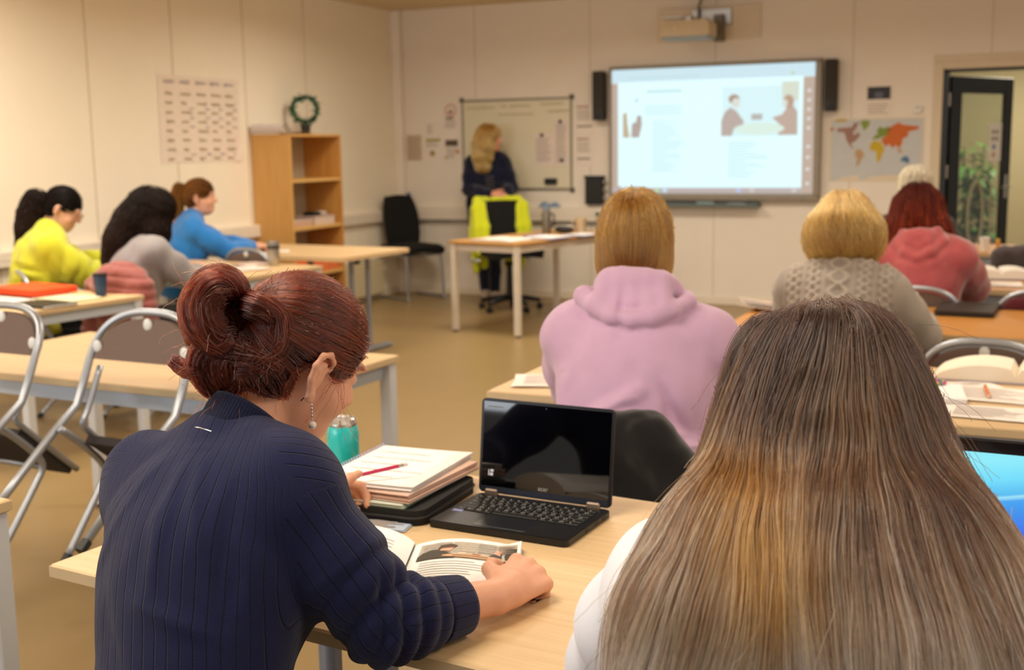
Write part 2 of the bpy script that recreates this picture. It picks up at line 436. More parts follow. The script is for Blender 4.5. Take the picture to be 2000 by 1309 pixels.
er = thing('whiteboard_eraser', 'black whiteboard eraser stuck low on the right of the whiteboard', 'eraser', (1.64, -.013, 1.105))
B((0, -.035, 0), (.125, -.012, .06), .008).build('grip', M_black, er); B((.003, -.012, .003), (.122, -.001, .057), .002).build('felt', mat('grey_felt', '#3a3734', rough=.95), er)
mk = thing('whiteboard_marker', 'black marker clipped upright at the whiteboard lower left corner', 'marker', (.765, -.031, 1.03))
MB().lathe([(.007, 0), (.008, .01), (.008, .075)], 14).build('barrel', M_black, mk); MB().lathe([(.009, .075), (.009, .11), (.006, .115)], 14).build('cap', mat('marker_cap', '#26231f', rough=.4), mk)

# notices right of the whiteboard
for zb, zt, lab in ((1.58, 1.865, 'upper of two white grammar notices with red headings right of the whiteboard'), (1.275, 1.565, 'lower of two white grammar notices with red headings right of the whiteboard')):
    t, w, h = sheet('wall_notice', lab, 'notice', 1.945, 2.135, zb, zt, 'grammar notices right of the whiteboard')
    rects(t, 'red_heading', mat('heading_red', '#b58a78'), [(w*.12, w*.75, h*.86, h*.92)]); lines(t, 'text_print', M_inkg, w*.12, w*.85, h*.45, h*.8, 6); lines(t, 'footer_print', M_ink, w*.12, w*.92, h*.2, h*.3, 1, th=.5)

# loudspeakers
def speaker(x0, x1, z0, z1, label, bracket):
    t = thing('loudspeaker', label, 'loudspeaker', (x0, -.13, z0), 0, 'loudspeakers beside the interactive board')
    w, h = x1-x0, z1-z0
    B((0, 0, 0), (w, .1, h), .01).build('cabinet', mat('speaker_black', '#2a2622', rough=.6), t)
    B((.006, -.006, h*.22), (w-.006, .002, h-.008), .004).build('grille', mat('speaker_grille', '#37322c', rough=.9, bump=.6, bscale=300), t)
    B((w*.3, .1, h*.3), (w*.7, .13, h*.6)).build('bracket', M_black, t)
    o = MB(); o.M = Matrix.Translation((w*.5, -.004, h*.11)) @ Matrix.Rotation(R(90), 4, 'X'); o.lathe([(.02, 0), (.02, .012), (.0001, .013)], 16); o.build('dial', M_dark, t)
speaker(2.165, 2.275, 1.70, 2.15, 'tall black loudspeaker on the left side of the interactive board', 1)
speaker(4.285, 4.39, 1.73, 2.17, 'tall black loudspeaker on the right side of the interactive board', -1)

# interactive whiteboard with projected page
SX0, SX1, SZ0, SZ1 = 2.314, 4.255, .958, 2.184
sb = thing('interactive_whiteboard', 'large interactive whiteboard showing a bright two-page textbook spread on the front wall', 'interactive whiteboard', (SX0, -.06, SZ0))
W_, H_ = SX1-SX0, SZ1-SZ0
m = MB().box((0, -.02, 0), (W_, .06, .05), .008).box((0, -.02, H_-.03), (W_, .06, H_), .008).box((0, -.02, .05), (.024, .06, H_-.03), .004).box((W_-.055, -.02, .05), (W_, .06, H_-.03), .004)
m.build('frame', mat('board_frame_grey', '#8f8372', rough=.45, metal=.3), sb)
AX0, AX1, AZ0, AZ1 = .024, W_-.055, .05, H_-.03
B((AX0, .0, AZ0), (AX1, .05, AZ1)).build('screen', glow('screen_page', '#d9f6fa', 1.1), sb)
def X(u): return AX0+(AX1-AX0)*u
def Z(v): return AZ1-(AZ1-AZ0)*v
def rect4(u0, u1, v0, v1): return (X(u0), X(u1), Z(v1), Z(v0))
G = lambda n, c, s=1.0: glow(n, c, s)
rects(sb, 'browser_bar', G('scr_bar', '#c9e4ee'), [rect4(0, 1, 0, .1)], -.001)
rects(sb, 'address_line', G('scr_addr', '#bcdde4'), [rect4(.08, .45, .062, .075)], -.002)
disc(sb, 'browser_icon', G('scr_icon', '#b6d38a'), X(.895), Z(.075), .013, -.002)
for q in [(X(.945), X(1), Z(.985), Z(.105)), (X(0), X(.032), Z(.93), Z(.105)), (X(0), X(.05), Z(.985), Z(.93))]: rects(sb, 'side_toolbar', G('scr_tool', '#bda898'), [q], -.001)
rects(sb, 'task_bar', G('scr_task', '#b9adab'), [rect4(.0, .945, .942, .985)], -.0015)
rects(sb, 'lower_bezel_glow', G('scr_low', '#b6a58c', .6), [rect4(0, 1, .985, 1)], -.0012)
for u, c in ((.12, '#b9dbe8'), (.155, '#c0dba0'), (.19, '#c8c4e0'), (.225, '#b5dba8'), (.265, '#bfe8f6'), (.635, '#b8c4ec'), (.70, '#cfc6c4'), (.90, '#d0c8c6')):
    rects(sb, 'task_icon', G('scr_ti'+c[1:], c), [rect4(u, u+.022, .95, .977)], -.003)
for v in (.2, .27, .34, .41, .48, .62, .70, .79, .90):
    rects(sb, 'tool_icon', G('scr_tli', '#dfe0de'), [rect4(.965, .98, v, v+.02)], -.003)
# right-hand page: photograph of two people across a table
rects(sb, 'slide_photo', G('ph_bg', '#d2eef2', 1.05), [rect4(.56, .925, .163, .548)], -.002)
def PP(pts): return [(X((a-45)/1715), Z((b-100)/1095)) for a, b in pts]
poly(sb, 'photo_bookcase', G('ph_case', '#d4dccb'), PP([(1495, 250), (1635, 250), (1630, 410), (1500, 400)])[::-1], -.003)
EL = lambda cx, cy, rx, ry: PP([(cx+rx*math.cos(2*PI*k/20), cy+ry*math.sin(2*PI*k/20)) for k in range(20)])[::-1]
poly(sb, 'photo_reader_figure', G('ph_man', '#b7a8a0'), PP([(1000, 690), (1000, 560), (1030, 490), (1075, 450), (1125, 480), (1190, 570), (1180, 605), (1110, 625), (1090, 690)])[::-1], -.0035)
poly(sb, 'photo_reader_hair', G('ph_hair', '#a8917e'), EL(1105, 382, 46, 40), -.0035); poly(sb, 'photo_reader_face', G('ph_face', '#d9dcd2'), EL(1122, 415, 34, 42), -.0038)
poly(sb, 'photo_writer_figure', G('ph_wom', '#bda697'), PP([(1625, 690), (1470, 690), (1480, 600), (1420, 545), (1500, 520), (1535, 470), (1590, 450), (1622, 500)])[::-1], -.0035)
poly(sb, 'photo_writer_hair', G('ph_hair2', '#b89a84'), EL(1550, 415, 44, 56), -.0035); poly(sb, 'photo_writer_face', MATS['ph_face'], EL(1522, 430, 20, 34), -.0038)
poly(sb, 'photo_table', G('ph_tab', '#dcf2e6', .95), PP([(1110+205+205*math.cos(2*PI*k/24), 635+50*math.sin(2*PI*k/24)) for k in range(24)])[::-1], -.004)
poly(sb, 'photo_books', G('ph_bk', '#b5b2ac'), PP([(1250, 510), (1340, 510), (1340, 560), (1250, 560)])[::-1], -.0038)
# left-hand page
poly(sb, 'slide_drawing', G('dr_a', '#bfae8e'), PP([(145, 690), (145, 480), (180, 470), (185, 560), (205, 690)])[::-1], -.003)
poly(sb, 'slide_drawing', G('dr_b', '#b0a19a'), PP([(220, 690), (225, 570), (265, 550), (270, 500), (310, 500), (315, 580), (290, 690)])[::-1], -.003)
disc(sb, 'slide_clock', G('dr_c', '#a9c2c4'), X(.13), Z(.245), .019, -.003, r0=.011)
random.seed(8)
lines(sb, 'page_text', G('scr_txt', '#c4e6e8'), X(.17), X(.37), Z(.37), Z(.28), 5, -.002, .1, .4)
lines(sb, 'page_text', MATS['scr_txt'], X(.21), X(.38), Z(.82), Z(.40), 24, -.002, .6, .4)
lines(sb, 'page_text', MATS['scr_txt'], X(.59), X(.80), Z(.87), Z(.58), 14, -.002, .6, .4)
rects(sb, 'page_heading', MATS['scr_txt'], [rect4(.18, .36, .168, .19)], -.002)
tr = thing('pen_tray', 'dark pen tray under the interactive whiteboard', 'pen tray', (2.83, -.14, .90))
m = MB().prism([(0, .035), (0, .01), (.02, 0), (.14, 0), (.14, .045), (.12, .045), (.12, .02), (.02, .02), (.015, .035)], 0, .90, 'x')
m.build('tray', mat('tray_teal_grey', '#5d6a68', rough=.4), tr)
B((.33, .03, .022), (.50, .07, .048), .01).build('eraser_rest', mat('tray_light', '#8fa8a6', rough=.4), tr)
for a, c in ((.08, '#3c4a4a'), (.62, '#b8c4c2')):
    MB().tube([(a, .06, .03), (a+.16, .06, .03)], .009).build('stylus', mat('stylus'+c[1:], c, rough=.4), tr)

# projector over the board
pp = thing('wall_plate', 'large beige mounting board high on the wall behind the projector', 'mounting board', (2.76, -.022, 2.385))
B((0, 0, 0), (.945, .022, .295), .003).build('board', mat('plate_board', '#e2d2bc', rough=.7, var=.02), pp)
for a in (.05, .895):
    for b in (.05, .245): MB().ball((a, -.001, b), .006, 6).build('screw', M_steel, pp)
pj = thing('projector', 'white short-throw projector on a steel wall arm above the interactive board', 'projector', (2.95, -.55, 2.385))
m = MB().prism([(0, .0), (.43, .0), (.43, .11), (.40, .135), (.05, .135), (0, .10)], 0, .27, 'y'); m.build('housing', mat('projector_body', '#cdb998', rough=.45), pj)
B((.01, .0, -.022), (.42, .26, 0), .006).build('base_band', mat('projector_blue_grey', '#8fa3a8', rough=.3), pj)  # band in one plain blue-grey colour
o = MB(); o.M = Matrix.Translation((.14, -.002, .07)) @ Matrix.Rotation(R(90), 4, 'X'); o.lathe([(.016, 0), (.014, .008), (.0001, .01)], 18); o.build('lens_badge', mat('badge', '#e0cfae', rough=.3), pj)
m = MB().box((.19, .10, .135), (.25, .52, .175), .004).box((.0, .05, .16), (.19, .16, .172)).box((.14, .50, .12), (.5, .528, .27), .004)
m.build('wall_arm', M_steel, pj)
m = MB().box((.36, .42, -.02), (.44, .52, .21), .004); m.build('arm_column', mat('arm_grey', '#7d766c', rough=.5, metal=.5), pj)
MB().tube([(.21, .47, .18), (.22, .46, .30), (.25, .50, .42)], .009).build('cable', M_dark, pj)

# file holder, sockets, cloth, thermostat
fh = thing('file_holder', 'black wall file holder with silver clips between the notices and the interactive board', 'file holder', (2.065, -.075, .915))
B((0, .012, 0), (.175, .075, .262), .006).build('pocket', M_black, fh)
B((-.008, .0, .25), (.185, .07, .272), .004).build('rim', M_dark, fh)
for z in (.05, .125, .2): MB().box((.176, .02, z), (.205, .05, z+.03), .006).build('clip', M_steel, fh)
def socket(x, y, z, label, n=3):
    t = thing('wall_socket', label, 'wall socket', (x, y, z))
    B((0, -.012, 0), (.052*n+.02, 0, .075), .004).build('plate', M_white, t)
    for k in range(n):
        o = MB(); o.M = Matrix.Translation((.036+.052*k, -.013, .037)) @ Matrix.Rotation(R(90), 4, 'X'); o.lathe([(.02, 0), (.02, .004), (.014, .003), (.0001, -.002)], 16); o.build('outlet', M_dark, t)
socket(2.16, -.063, .79, 'white triple wall socket in the cable duct below the black file holder')
socket(.12, -.063, .79, 'white double socket in the cable duct behind the black visitor chair', 2)
o = MB(); o.grid(lambda u, v: (1.57+.23*u, -.05+.05*v*.9, .887+.075*math.sin(PI*u)**.7*math.sin(PI*v)*(.7+.3*math.sin(9*u))), 16, 8)
tag(o.build('cleaning_cloth', mat('blue_cloth', '#7f95b5', rough=.9, bump=.5), None, True), 'crumpled pale blue cloth lying on the cable duct under the whiteboard', 'cloth')
bx = thing('blue_bottle', 'small blue spray bottle standing on the cable duct in the corner', 'bottle', (.135, -.032, .886))
MB().lathe([(.026, 0), (.029, .01), (.029, .085), (.018, .105)], 18).build('body', mat('blue_plastic', '#2a4ea0', rough=.35), bx); MB().lathe([(.016, .105), (.016, .135), (.011, .14)], 14).build('cap', mat('blue_cap', '#24438b', rough=.4), bx)
t, w, h = sheet('wall_notice', 'white sheet with a dark photograph above the world map', 'notice', 4.615, 4.835, 1.66, 1.985)
rects(t, 'photograph', mat('photo_night', '#2c2a30', var=.8, scale=25), [(w*.07, w*.93, h*.50, h*.82)]); rects(t, 'photo_crowd', mat('photo_crowd', '#5b6070', var=.6, scale=60), [(w*.35, w*.65, h*.52, h*.68)], -.0055)
lines(t, 'caption_print', mat('faint_print', '#b9a996'), w*.1, w*.9, h*.1, h*.4, 4)
th = thing('thermostat', 'small white thermostat box to the right above the world map', 'thermostat', (5.01, -.03, 1.70))
B((0, 0, 0), (.07, .03, .06), .006).build('case', M_white, th); B((.02, -.003, .035), (.05, .001, .05)).build('display', mat('lcd_grey', '#b9b39c'), th)

# world map
MX0, MX1, MZ0, MZ1 = 4.318, 5.10, 1.13, 1.665
mp_ = thing('world_map', 'political world map poster with coloured continents and a torn lower edge', 'map', (MX0, -.005, MZ0))
W_, H_ = MX1-MX0, MZ1-MZ0
def MP(a, b): return ((a-150)/1650*W_, (1130-b)/1040*H_)
B((0, .0, 0), (W_, .0015, H_)).build('border', mat('map_border', '#e0d0b6', rough=.7), mp_)
sea = [(190, 110), (1770, 110), (1770, 1010), (1500, 1030), (1250, 1030), (1100, 1045), (900, 1050), (830, 1090), (760, 1115), (690, 1090), (680, 1030), (540, 1050), (380, 1075), (300, 1120), (190, 1120)]
poly(mp_, 'sea', mat('map_sea', '#c4c6c6', rough=.65), [MP(*p) for p in sea][::-1], -.001)
lands = {
 'north_america': ('#9c7468', [(285, 275), (300, 245), (430, 240), (560, 230), (580, 170), (680, 150), (640, 230), (600, 300), (570, 310), (590, 360), (640, 350), (650, 310), (700, 350), (690, 390), (640, 440), (610, 480), (560, 490), (545, 520), (600, 590), (580, 590), (520, 540), (460, 440), (430, 340), (390, 310), (310, 315)]),
 'greenland': ('#86953a', [(695, 140), (780, 120), (870, 135), (850, 220), (770, 295), (735, 230)]),
 'south_america': ('#bd9a72', [(640, 600), (720, 600), (790, 690), (740, 770), (690, 870), (640, 880), (660, 760), (610, 680)]),
 'europe': ('#7f8f35', [(990, 290), (1050, 230), (1110, 260), (1200, 230), (1220, 270), (1160, 390), (1060, 410), (1040, 430), (930, 440), (920, 420), (960, 380), (1010, 350)]),
 'africa': ('#c6a81f', [(900, 500), (960, 455), (1080, 490), (1120, 580), (1145, 600), (1100, 680), (1080, 760), (1040, 830), (1010, 800), (990, 640), (900, 620), (870, 570)]),
 'asia': ('#c9651f', [(1210, 250), (1300, 200), (1370, 170), (1440, 210), (1720, 240), (1700, 290), (1540, 320), (1530, 400), (1440, 440), (1440, 510), (1385, 600), (1330, 540), (1270, 590), (1215, 520), (1150, 570), (1065, 440), (1160, 390)]),
 'indonesia': ('#bd8f6c', [(1350, 600), (1430, 610), (1440, 660), (1390, 670)]),
 'australia': ('#4a7199', [(1410, 790), (1480, 720), (1540, 730), (1580, 800), (1540, 850), (1490, 810), (1430, 810)]),
 'pacific_label': ('#c0713a', [(175, 230), (220, 235), (230, 280), (190, 300), (165, 270)])}
for n, (c, p) in lands.items():
    q = [MP(*a) for a in p]
    bm = MB().add([(a, -.002, b) for a, b in q], [tuple(range(len(q)))[::-1]]); bm.build(n, mat('land_'+n, c, rough=.65, var=.12, scale=30), mp_)
rects(mp_, 'title_block', mat('map_title', '#c3a03e'), [(*[MP(a, 0)[0] for a in (255, 455)], MP(0, 140)[1], MP(0, 92)[1])], -.002)
# ================================================================ FURNITURE
M_birch = wood('birch_laminate', '#d0ad7e', '#ddc096', 'x')
M_birchd = wood('desk_laminate', '#c08d4c', '#cf9f60', 'y')
M_honey = wood('honey_laminate', '#a9702c', '#b77e3a', 'x')
M_edge = mat('birch_edge', '#cdb48c', rough=.5, var=.06, scale=20)
M_legw = mat('white_leg_paint', '#cfd3d8', rough=.35, var=.02)
M_apron = mat('table_apron_paint', '#b9c3cf', rough=.4, var=.02)
TABLES = []
def table(label, c, w, d, rz, top=None, leg=None, z=.735, r=.023, group='classroom tables', columns=False):
    t = thing('classroom_table', label, 'table', (c[0], c[1], 0), R(rz), group); TABLES.append((c[0], c[1], w/2+.002, d/2+.002, R(rz)))
    tp = MB().box((-w/2, -d/2, z-.026), (w/2, d/2, z), .003).build('tabletop', top or M_birch, t)
    e = MB(); b = .0012
    e.box((-w/2-b, -d/2-b, z-.023), (w/2+b, -d/2, z-.003)).box((-w/2-b, d/2, z-.023), (w/2+b, d/2+b, z-.003))
    e.box((-w/2-b, -d/2, z-.023), (-w/2, d/2, z-.003)).box((w/2, -d/2, z-.023), (w/2+b, d/2, z-.003))
    e.build('edge_band', M_edge if top is not M_birchd else mat('desk_edge', '#b9874a', rough=.5), t)
    if columns:
        M_g = mat('grey_steel_paint', '#8f93a0', rough=.4, metal=.3)
        B((-w*.33, -.03, z-.058), (w*.33, .03, z-.026)).build('cross_beam', M_g, t)
        for s in (-1, 1):
            B((s*w*.30-.03, -d*.36, z-.045), (s*w*.30+.03, d*.36, z-.026)).build('top_bar', M_g, t)
            MB().box((s*w*.30-.03, -d*.42, 0), (s*w*.30+.03, d*.42, .032), .012).build('foot_bar', M_g, t)
            for dy in (-.09, .09): MB().tube([(s*w*.30, dy, .03), (s*w*.30, dy, z-.045)], .022, 14).build('leg', M_g, t, True)
        return t
    a = MB(); i = .045
    for s in (-1, 1):
        a.box((-w/2+i, s*(d/2-i)-.012, z-.08), (w/2-i, s*(d/2-i)+.012, z-.026))
        a.box((s*(w/2-i)-.012, -d/2+i, z-.08), (s*(w/2-i)+.012, d/2-i, z-.026))
    a.build('apron', M_apron if top is not M_birchd else mat('desk_apron', '#d9cdbd', rough=.45), t)
    for sx in (-1, 1):
        for sy in (-1, 1):
            x, y = sx*(w/2-.028), sy*(d/2-.028)
            q = MB().box((x-r, y-r, .012), (x+r, y+r, z-.026), .004).build('leg', leg or M_legw, t)
            MB().lathe([(r*.9, 0), (r*.95, .014)], 12, (x, y, 0)).build('foot_cap', M_dark, q)
    return t
a6 = R(-5.94); c6 = ((5.4238+.9)*math.cos(a6)+8.236*math.sin(a6)*1, (5.4238+.9)*math.sin(a6)-8.236*math.cos(a6))
T6 = table('birch table with the open textbook and the black laptop on it', c6, 1.8, .844, -5.94, columns=True)
T7 = table('birch table at which the person in the lilac hoodie sits', (5.47, -7.09), 1.8, .82, 1)
T4 = table('empty birch table with two folding chairs hung on its near edge', (3.24, -7.42), 1.5, .8, -2.5)
T5 = table('table at the lower left picture corner with a pale blue-grey leg', (3.173, -9.201), 1.8, .8, -6)
T3 = table('birch table with the orange laptop sleeve and papers', (1.10, -6.20), 1.4, .75, -6)
T2 = table('birch table with the steel travel mug, in front of the person in grey', (1.15, -4.63), 1.4, .8, -6)
TR1 = table('birch table with the closed black laptop, before the person in grey cable knit', (5.82, -5.57), 1.8, .78, 0, M_honey)
TR2 = table('birch table with the open white book, in front of the red-haired person', (6.12, -4.06), 1.8, .82, -2, M_honey)
TR0 = table('frontmost birch table on the door side, mostly hidden behind the red-haired person', (6.22, -2.05), 1.8, .8, -2, M_honey)
DK = table('teacher desk with honey coloured top and white square legs', (2.229, -1.599), .68, 1.49, -12.49, M_birchd, mat('desk_leg_white', '#ddd2c2', rough=.4), group='teacher desk')
# height-adjustable table with rounded corners near the bookshelf
t = thing('rounded_table', 'rounded birch table on grey column legs beside the bookshelf', 'table', (1.02, -3.34, 0), R(-4))
TABLES.append((1.02, -3.34, .752, .432, R(-4)))
def rrect(w, d, r, n=6):
    P = []
    for cx, cy, a0 in ((w/2-r, d/2-r, 0), (-w/2+r, d/2-r, 90), (-w/2+r, -d/2+r, 180), (w/2-r, -d/2+r, 270)):
        for k in range(n+1):
            a = R(a0+90*k/n); P.append((cx+r*math.cos(a), cy+r*math.sin(a)))
    return P
MB().prism(rrect(1.5, .86, .07), .707, .735).build('tabletop', M_birch, t)
M_grey = mat('grey_steel_paint', '#8f93a0', rough=.4, metal=.3)
m = MB().box((-.6, -.03, .675), (.6, .03, .707)).box((-.60, -.28, .69), (-.54, .28, .707)).box((.54, -.28, .69), (.60, .28, .707)); m.build('cross_beam', M_grey, t)
for s in (-1, 1):
    for dy in (-.1, .1):
        MB().tube([(s*.57, dy, .03), (s*.57, dy, .69)], .019, 12).build('leg', M_grey, t)
    MB().box((s*.57-.03, -.36, .0), (s*.57+.03, .36, .032), .012).build('foot_bar', M_grey, t)

# ---- folding chairs
M_pad = mat('brown_fabric_pad', '#6d5a52', rough=.9, var=.12, scale=120, bump=.3, bscale=400)
M_seatb = mat('dark_seat_pad', '#2c2626', rough=.85, var=.1, scale=60)
M_clip = mat('clear_clip', '#d9d9d6', rough=.3)
def arch(w, zb, zt, n=22, pw=2.6):
    """Inverted-U outline from lower left over the top to lower right, as (x, z)."""
    P = []
    for k in range(n+1):
        a = PI-PI*k/n; c, s = math.cos(a), math.sin(a)
        P.append((w*math.copysign(abs(c)**(2/pw), c), zb+(zt-zb)*abs(s)**(2/pw)))
    return P
def chair_geo(t, back, low, second, seat, rail=None, w=.195, tube=.0125, pad_h=(.0, 1.), clip=True):
    """back: (y,z) base and top of the arch; low: main tube below; second: rear leg frame; seat: (y,z) two ends."""
    (yb, zb), (yt, zt) = back
    yy = lambda z: yb+(yt-yb)*(z-zb)/(zt-zb)
    A = arch(w, zb, zt)
    P = [(-w, y, z) for y, z in reversed(low)]+[(x, yy(z), z) for x, z in A]+[(w, y, z) for y, z in low]
    fr = MB().tube(P, tube, 10); fr.build('frame', M_chrome, t, True, False)
    A2 = arch(w-.018, zb+.0, zt-.02, pw=2.6)
    off = -.004
    pm = MB(); n = len(A2); th = .016
    vs = [(x, yy(z)+off, z) for x, z in A2]+[(x, yy(z)+off+th, z) for x, z in A2]
    fs = [tuple(range(n)), tuple(reversed(range(n, 2*n)))]+[(i, i+n, (i+1) % n+n, (i+1) % n) for i in range(n)]
    pm.add(vs, fs); pad = pm.build('backrest', M_pad, t)
    if clip:
        for cx, cz, ax, az in ((0, zt-.035, 1, 1.2), (-w+.022, zb+.035, 1, 1.2), (w-.022, zb+.035, 1, 1.2)):
            MB().ball((cx, yy(cz)-.006, cz), .017, 8, (ax, .5, az)).build('clip', M_clip, t)
    if second:
        w2 = w-.02
        for s in (-1, 1):
            q = MB().tube(crom([(s*w2, y, z) for y, z in second], 5), tube*.9, 10).build('leg', M_chrome, t, True, False)
            y, z = second[-1]; y0, z0 = second[-2]
            d = Vector((0, y-y0, z-z0)).normalized()*.03
            MB().tube([(s*w2, y-d.y, z-d.z), (s*w2, y+d.y*.1, z+d.z*.1)], tube*1.15, 10).build('foot_cap', M_black, q)
            y, z = low[-1]; y0, z0 = low[-2]; d = Vector((0, y-y0, z-z0)).normalized()*.03
            MB().tube([(s*w, y-d.y, z-d.z), (s*w, y+d.y*.1, z+d.z*.1)], tube*1.25, 10).build('foot_cap', M_black, t)
        y, z = second[len(second)//2]
        MB().tube([(-w2, y, z), (w2, y, z)], tube*.7, 8).build('cross_bar', M_chrome, t, True, False)
    (ya, za), (yc, zc) = seat
    d = Vector((yc-ya, zc-za)); L = d.length; d /= L; nrm = Vector((-d.y, d.x))
    def sp(u, v):
        b = math.sin(PI*u)*.006; x = (v-.5)*2*(w-.03); y = ya+d.x*L*u; z = za+d.y*L*u
        return (x, y+nrm.x*b, z+nrm.y*b)
    MB().grid(sp, 10, 8, -.026).build('seat', M_seatb, t)
    if rail:
        for s in (-1, 1): MB().tube(crom([(s*(w-.026), y, z) for y, z in rail], 5), tube*.8, 10).build('seat_rail', M_chrome, t, True, False)
# two hung on the table edge: legs swing out towards the aisle
def hung(label, dx, dy=0.):
    t = thing('folding_chair', label, 'folding chair', (3.65+dx, -7.885+dy, 0), R(-2.5), 'folding chairs hung on the empty table')
    y0 = 7.885
    f = lambda y, z: (y+y0, z)
    chair_geo(t, (f(-7.975, .845), f(-7.90, .985)), [f(-8.0, .79), f(-8.04, .71), f(-8.13, .65), f(-8.27, .545), f(-8.42, .43)],
              [f(-8.13, .66), f(-8.05, .595), f(-7.985, .53), f(-7.963, .485), f(-8.0, .43), f(-8.15, .25)],
              (f(-8.03, .62), f(-7.83, .45)), [f(-7.96, .82), f(-8.02, .70), f(-8.045, .66), f(-8.02, .625), f(-7.93, .54), f(-7.82, .44)])
    return t
hung('grey-brown folding chair hung on the empty table, beside the navy sweater', .0)
hung('grey-brown folding chair hung on the empty table, cut by the left picture edge', -.585, -.01)
FC = None
def fold_chair(label, x, y, rz=0, group='folding chairs standing at the tables'):
    global FC
    if FC is None:
        FC = thing('folding_chair', label, 'folding chair', (x, y, 0), R(rz), group)
        chair_geo(FC, ((-.225, .66), (-.25, .815)), [(-.215, .62), (-.19, .54), (-.14, .44), (.0, .25), (.20, .0)],
                  [(.17, .43), (.12, .36), (-.02, .22), (-.24, .0)], ((-.15, .445), (.22, .445)))
        return FC
    return dup(FC, (x, y, 0), R(rz), label, group)
fold_chair('folding chair with silver loop back behind the open book at the right picture edge', 5.93, -6.35, 0)
ch_h = fold_chair('folding chair under the person in the lilac hoodie', 5.14, -7.84, -6)
fold_chair('folding chair under the woman in the navy ribbed sweater', 5.06, -9.60, -6)
fold_chair('folding chair under the girl with the long ombre hair', 5.93, -9.63, -4)
fold_chair('folding chair under the person in the grey cable sweater', 5.44, -6.45, 0)
fold_chair('folding chair whose grey backrest shows behind the pink hoodie of the red-haired person', 5.58, -4.90, -2)
fold_chair('folding chair under the white-haired person', 5.345, -2.93, 0)
fold_chair('folding chair at the wall under the person in the lime sweater', .93, -5.55, -28)
fold_chair('folding chair under the person in grey, the pink puffer jacket over its back', 1.57, -5.56, -12)
fold_chair('folding chair under the person in the blue sweater', .62, -3.96, -30)
ec = fold_chair('black empty folding chair at the near side of the rounded table', 1.22, -3.93, -5)
fold_chair('folding chair with the dark knitted jacket on its back by the open book', 6.02, -3.0, 0)
fold_chair('folding chair with the burgundy jacket on its back at the right picture edge', 6.10, -4.88, 0)

# ---- black visitor chair in the corner
vc = thing('visitor_chair', 'black upholstered visitor chair on a silver sled frame in the room corner', 'chair', (.36, -.40, 0), R(-118))
M_felt = mat('black_upholstery', '#0b0a0a', rough=.95, var=.2, scale=50, bump=.2, bscale=200)
# local: faces +y
def vb(u, v):
    wv = .20*(1-.22*max(0, (u-.55)/.45)**2)*(1-.10*max(0, (.25-u)/.25)); z = .50+.50*u
    x = (v-.5)*2*wv; return (x, -.20-.09*u+.05*(2*v-1)**2+.02*math.sin(PI*u), z)
MB().grid(vb, 14, 10, -.045).build('backrest', M_felt, vc, True)
def vs_(u, v):
    x = (v-.5)*.46*(1-.05*u); return (x, -.20+.44*u, .475+.018*math.sin(PI*v)-.03*max(0, u-.8)/.2)
MB().grid(vs_, 12, 10, .055).build('seat', M_felt, vc, True)
for s in (-1, 1):
    MB().tube(crom([(s*.2, -.15, .44), (s*.2, .17, .435), (s*.205, .21, .40), (s*.21, .235, .05), (s*.21, .2, .013), (s*.21, -.24, .013)], 6), .0125, 10).build('sled_leg', M_chrome, vc, True, False)
MB().tube([(-.2, .12, .43), (.2, .12, .43)], .012).build('cross_bar', M_chrome, vc, True, False)
MB().box((-.03, -.235, .40), (.03, -.19, .60)).build('back_bracket', M_dark, vc)

# ---- radiator
rd = thing('radiator', 'cream panel radiator on the left wall between bookshelf and corner', 'radiator', (.02, -1.36, .05))
B((0, 0, 0), (.075, .86, .325), .01).build('panel', mat('radiator_cream', '#d6c6a2', rough=.45, var=.02), rd)
B((-.015, .05, .04), (0, .8, .28)).build('bracket', M_trim, rd)
m = MB()
for k in range(26): m.box((.012, .02+k*.032, .322), (.064, .036+k*.032, .330))
m.build('top_grille', mat('radiator_grille', '#b3a486', rough=.5), rd)
o = MB(); o.tube([(.04, .86, .24), (.04, .93, .24)], .018, 12); o.build('valve', M_white, rd)
B((.02, .36, .331), (.06, .44, .36), .004).build('thermometer', M_dark, rd)

# ---- bookshelf
SX, SY0, SY1, SZ = .392, -2.455, -1.68, 1.60
bs = thing('bookshelf', 'tall open birch bookshelf against the left wall', 'bookshelf', (0.006, SY0, 0))
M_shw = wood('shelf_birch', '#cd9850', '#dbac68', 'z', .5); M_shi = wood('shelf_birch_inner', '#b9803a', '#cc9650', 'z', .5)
W_ = SY1-SY0; D_ = SX-.006
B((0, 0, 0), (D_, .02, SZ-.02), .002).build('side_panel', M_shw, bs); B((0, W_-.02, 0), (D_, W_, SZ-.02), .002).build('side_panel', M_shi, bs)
B((0, 0, SZ-.02), (D_+.004, W_, SZ), .002).build('top_panel', M_shw, bs)
B((0, .02, .03), (.006, W_-.02, SZ-.02)).build('back_panel', mat('shelf_back', '#b9ab92', rough=.7), bs)
for z in (1.225, .825, .425, .05): B((.006, .02, z-.025), (D_-.006, W_-.02, z), .002).build('shelf', wood('shelf_board', '#cf9f55', '#e0b673', 'y', .5), bs)
def at(x, y): return (x, y)
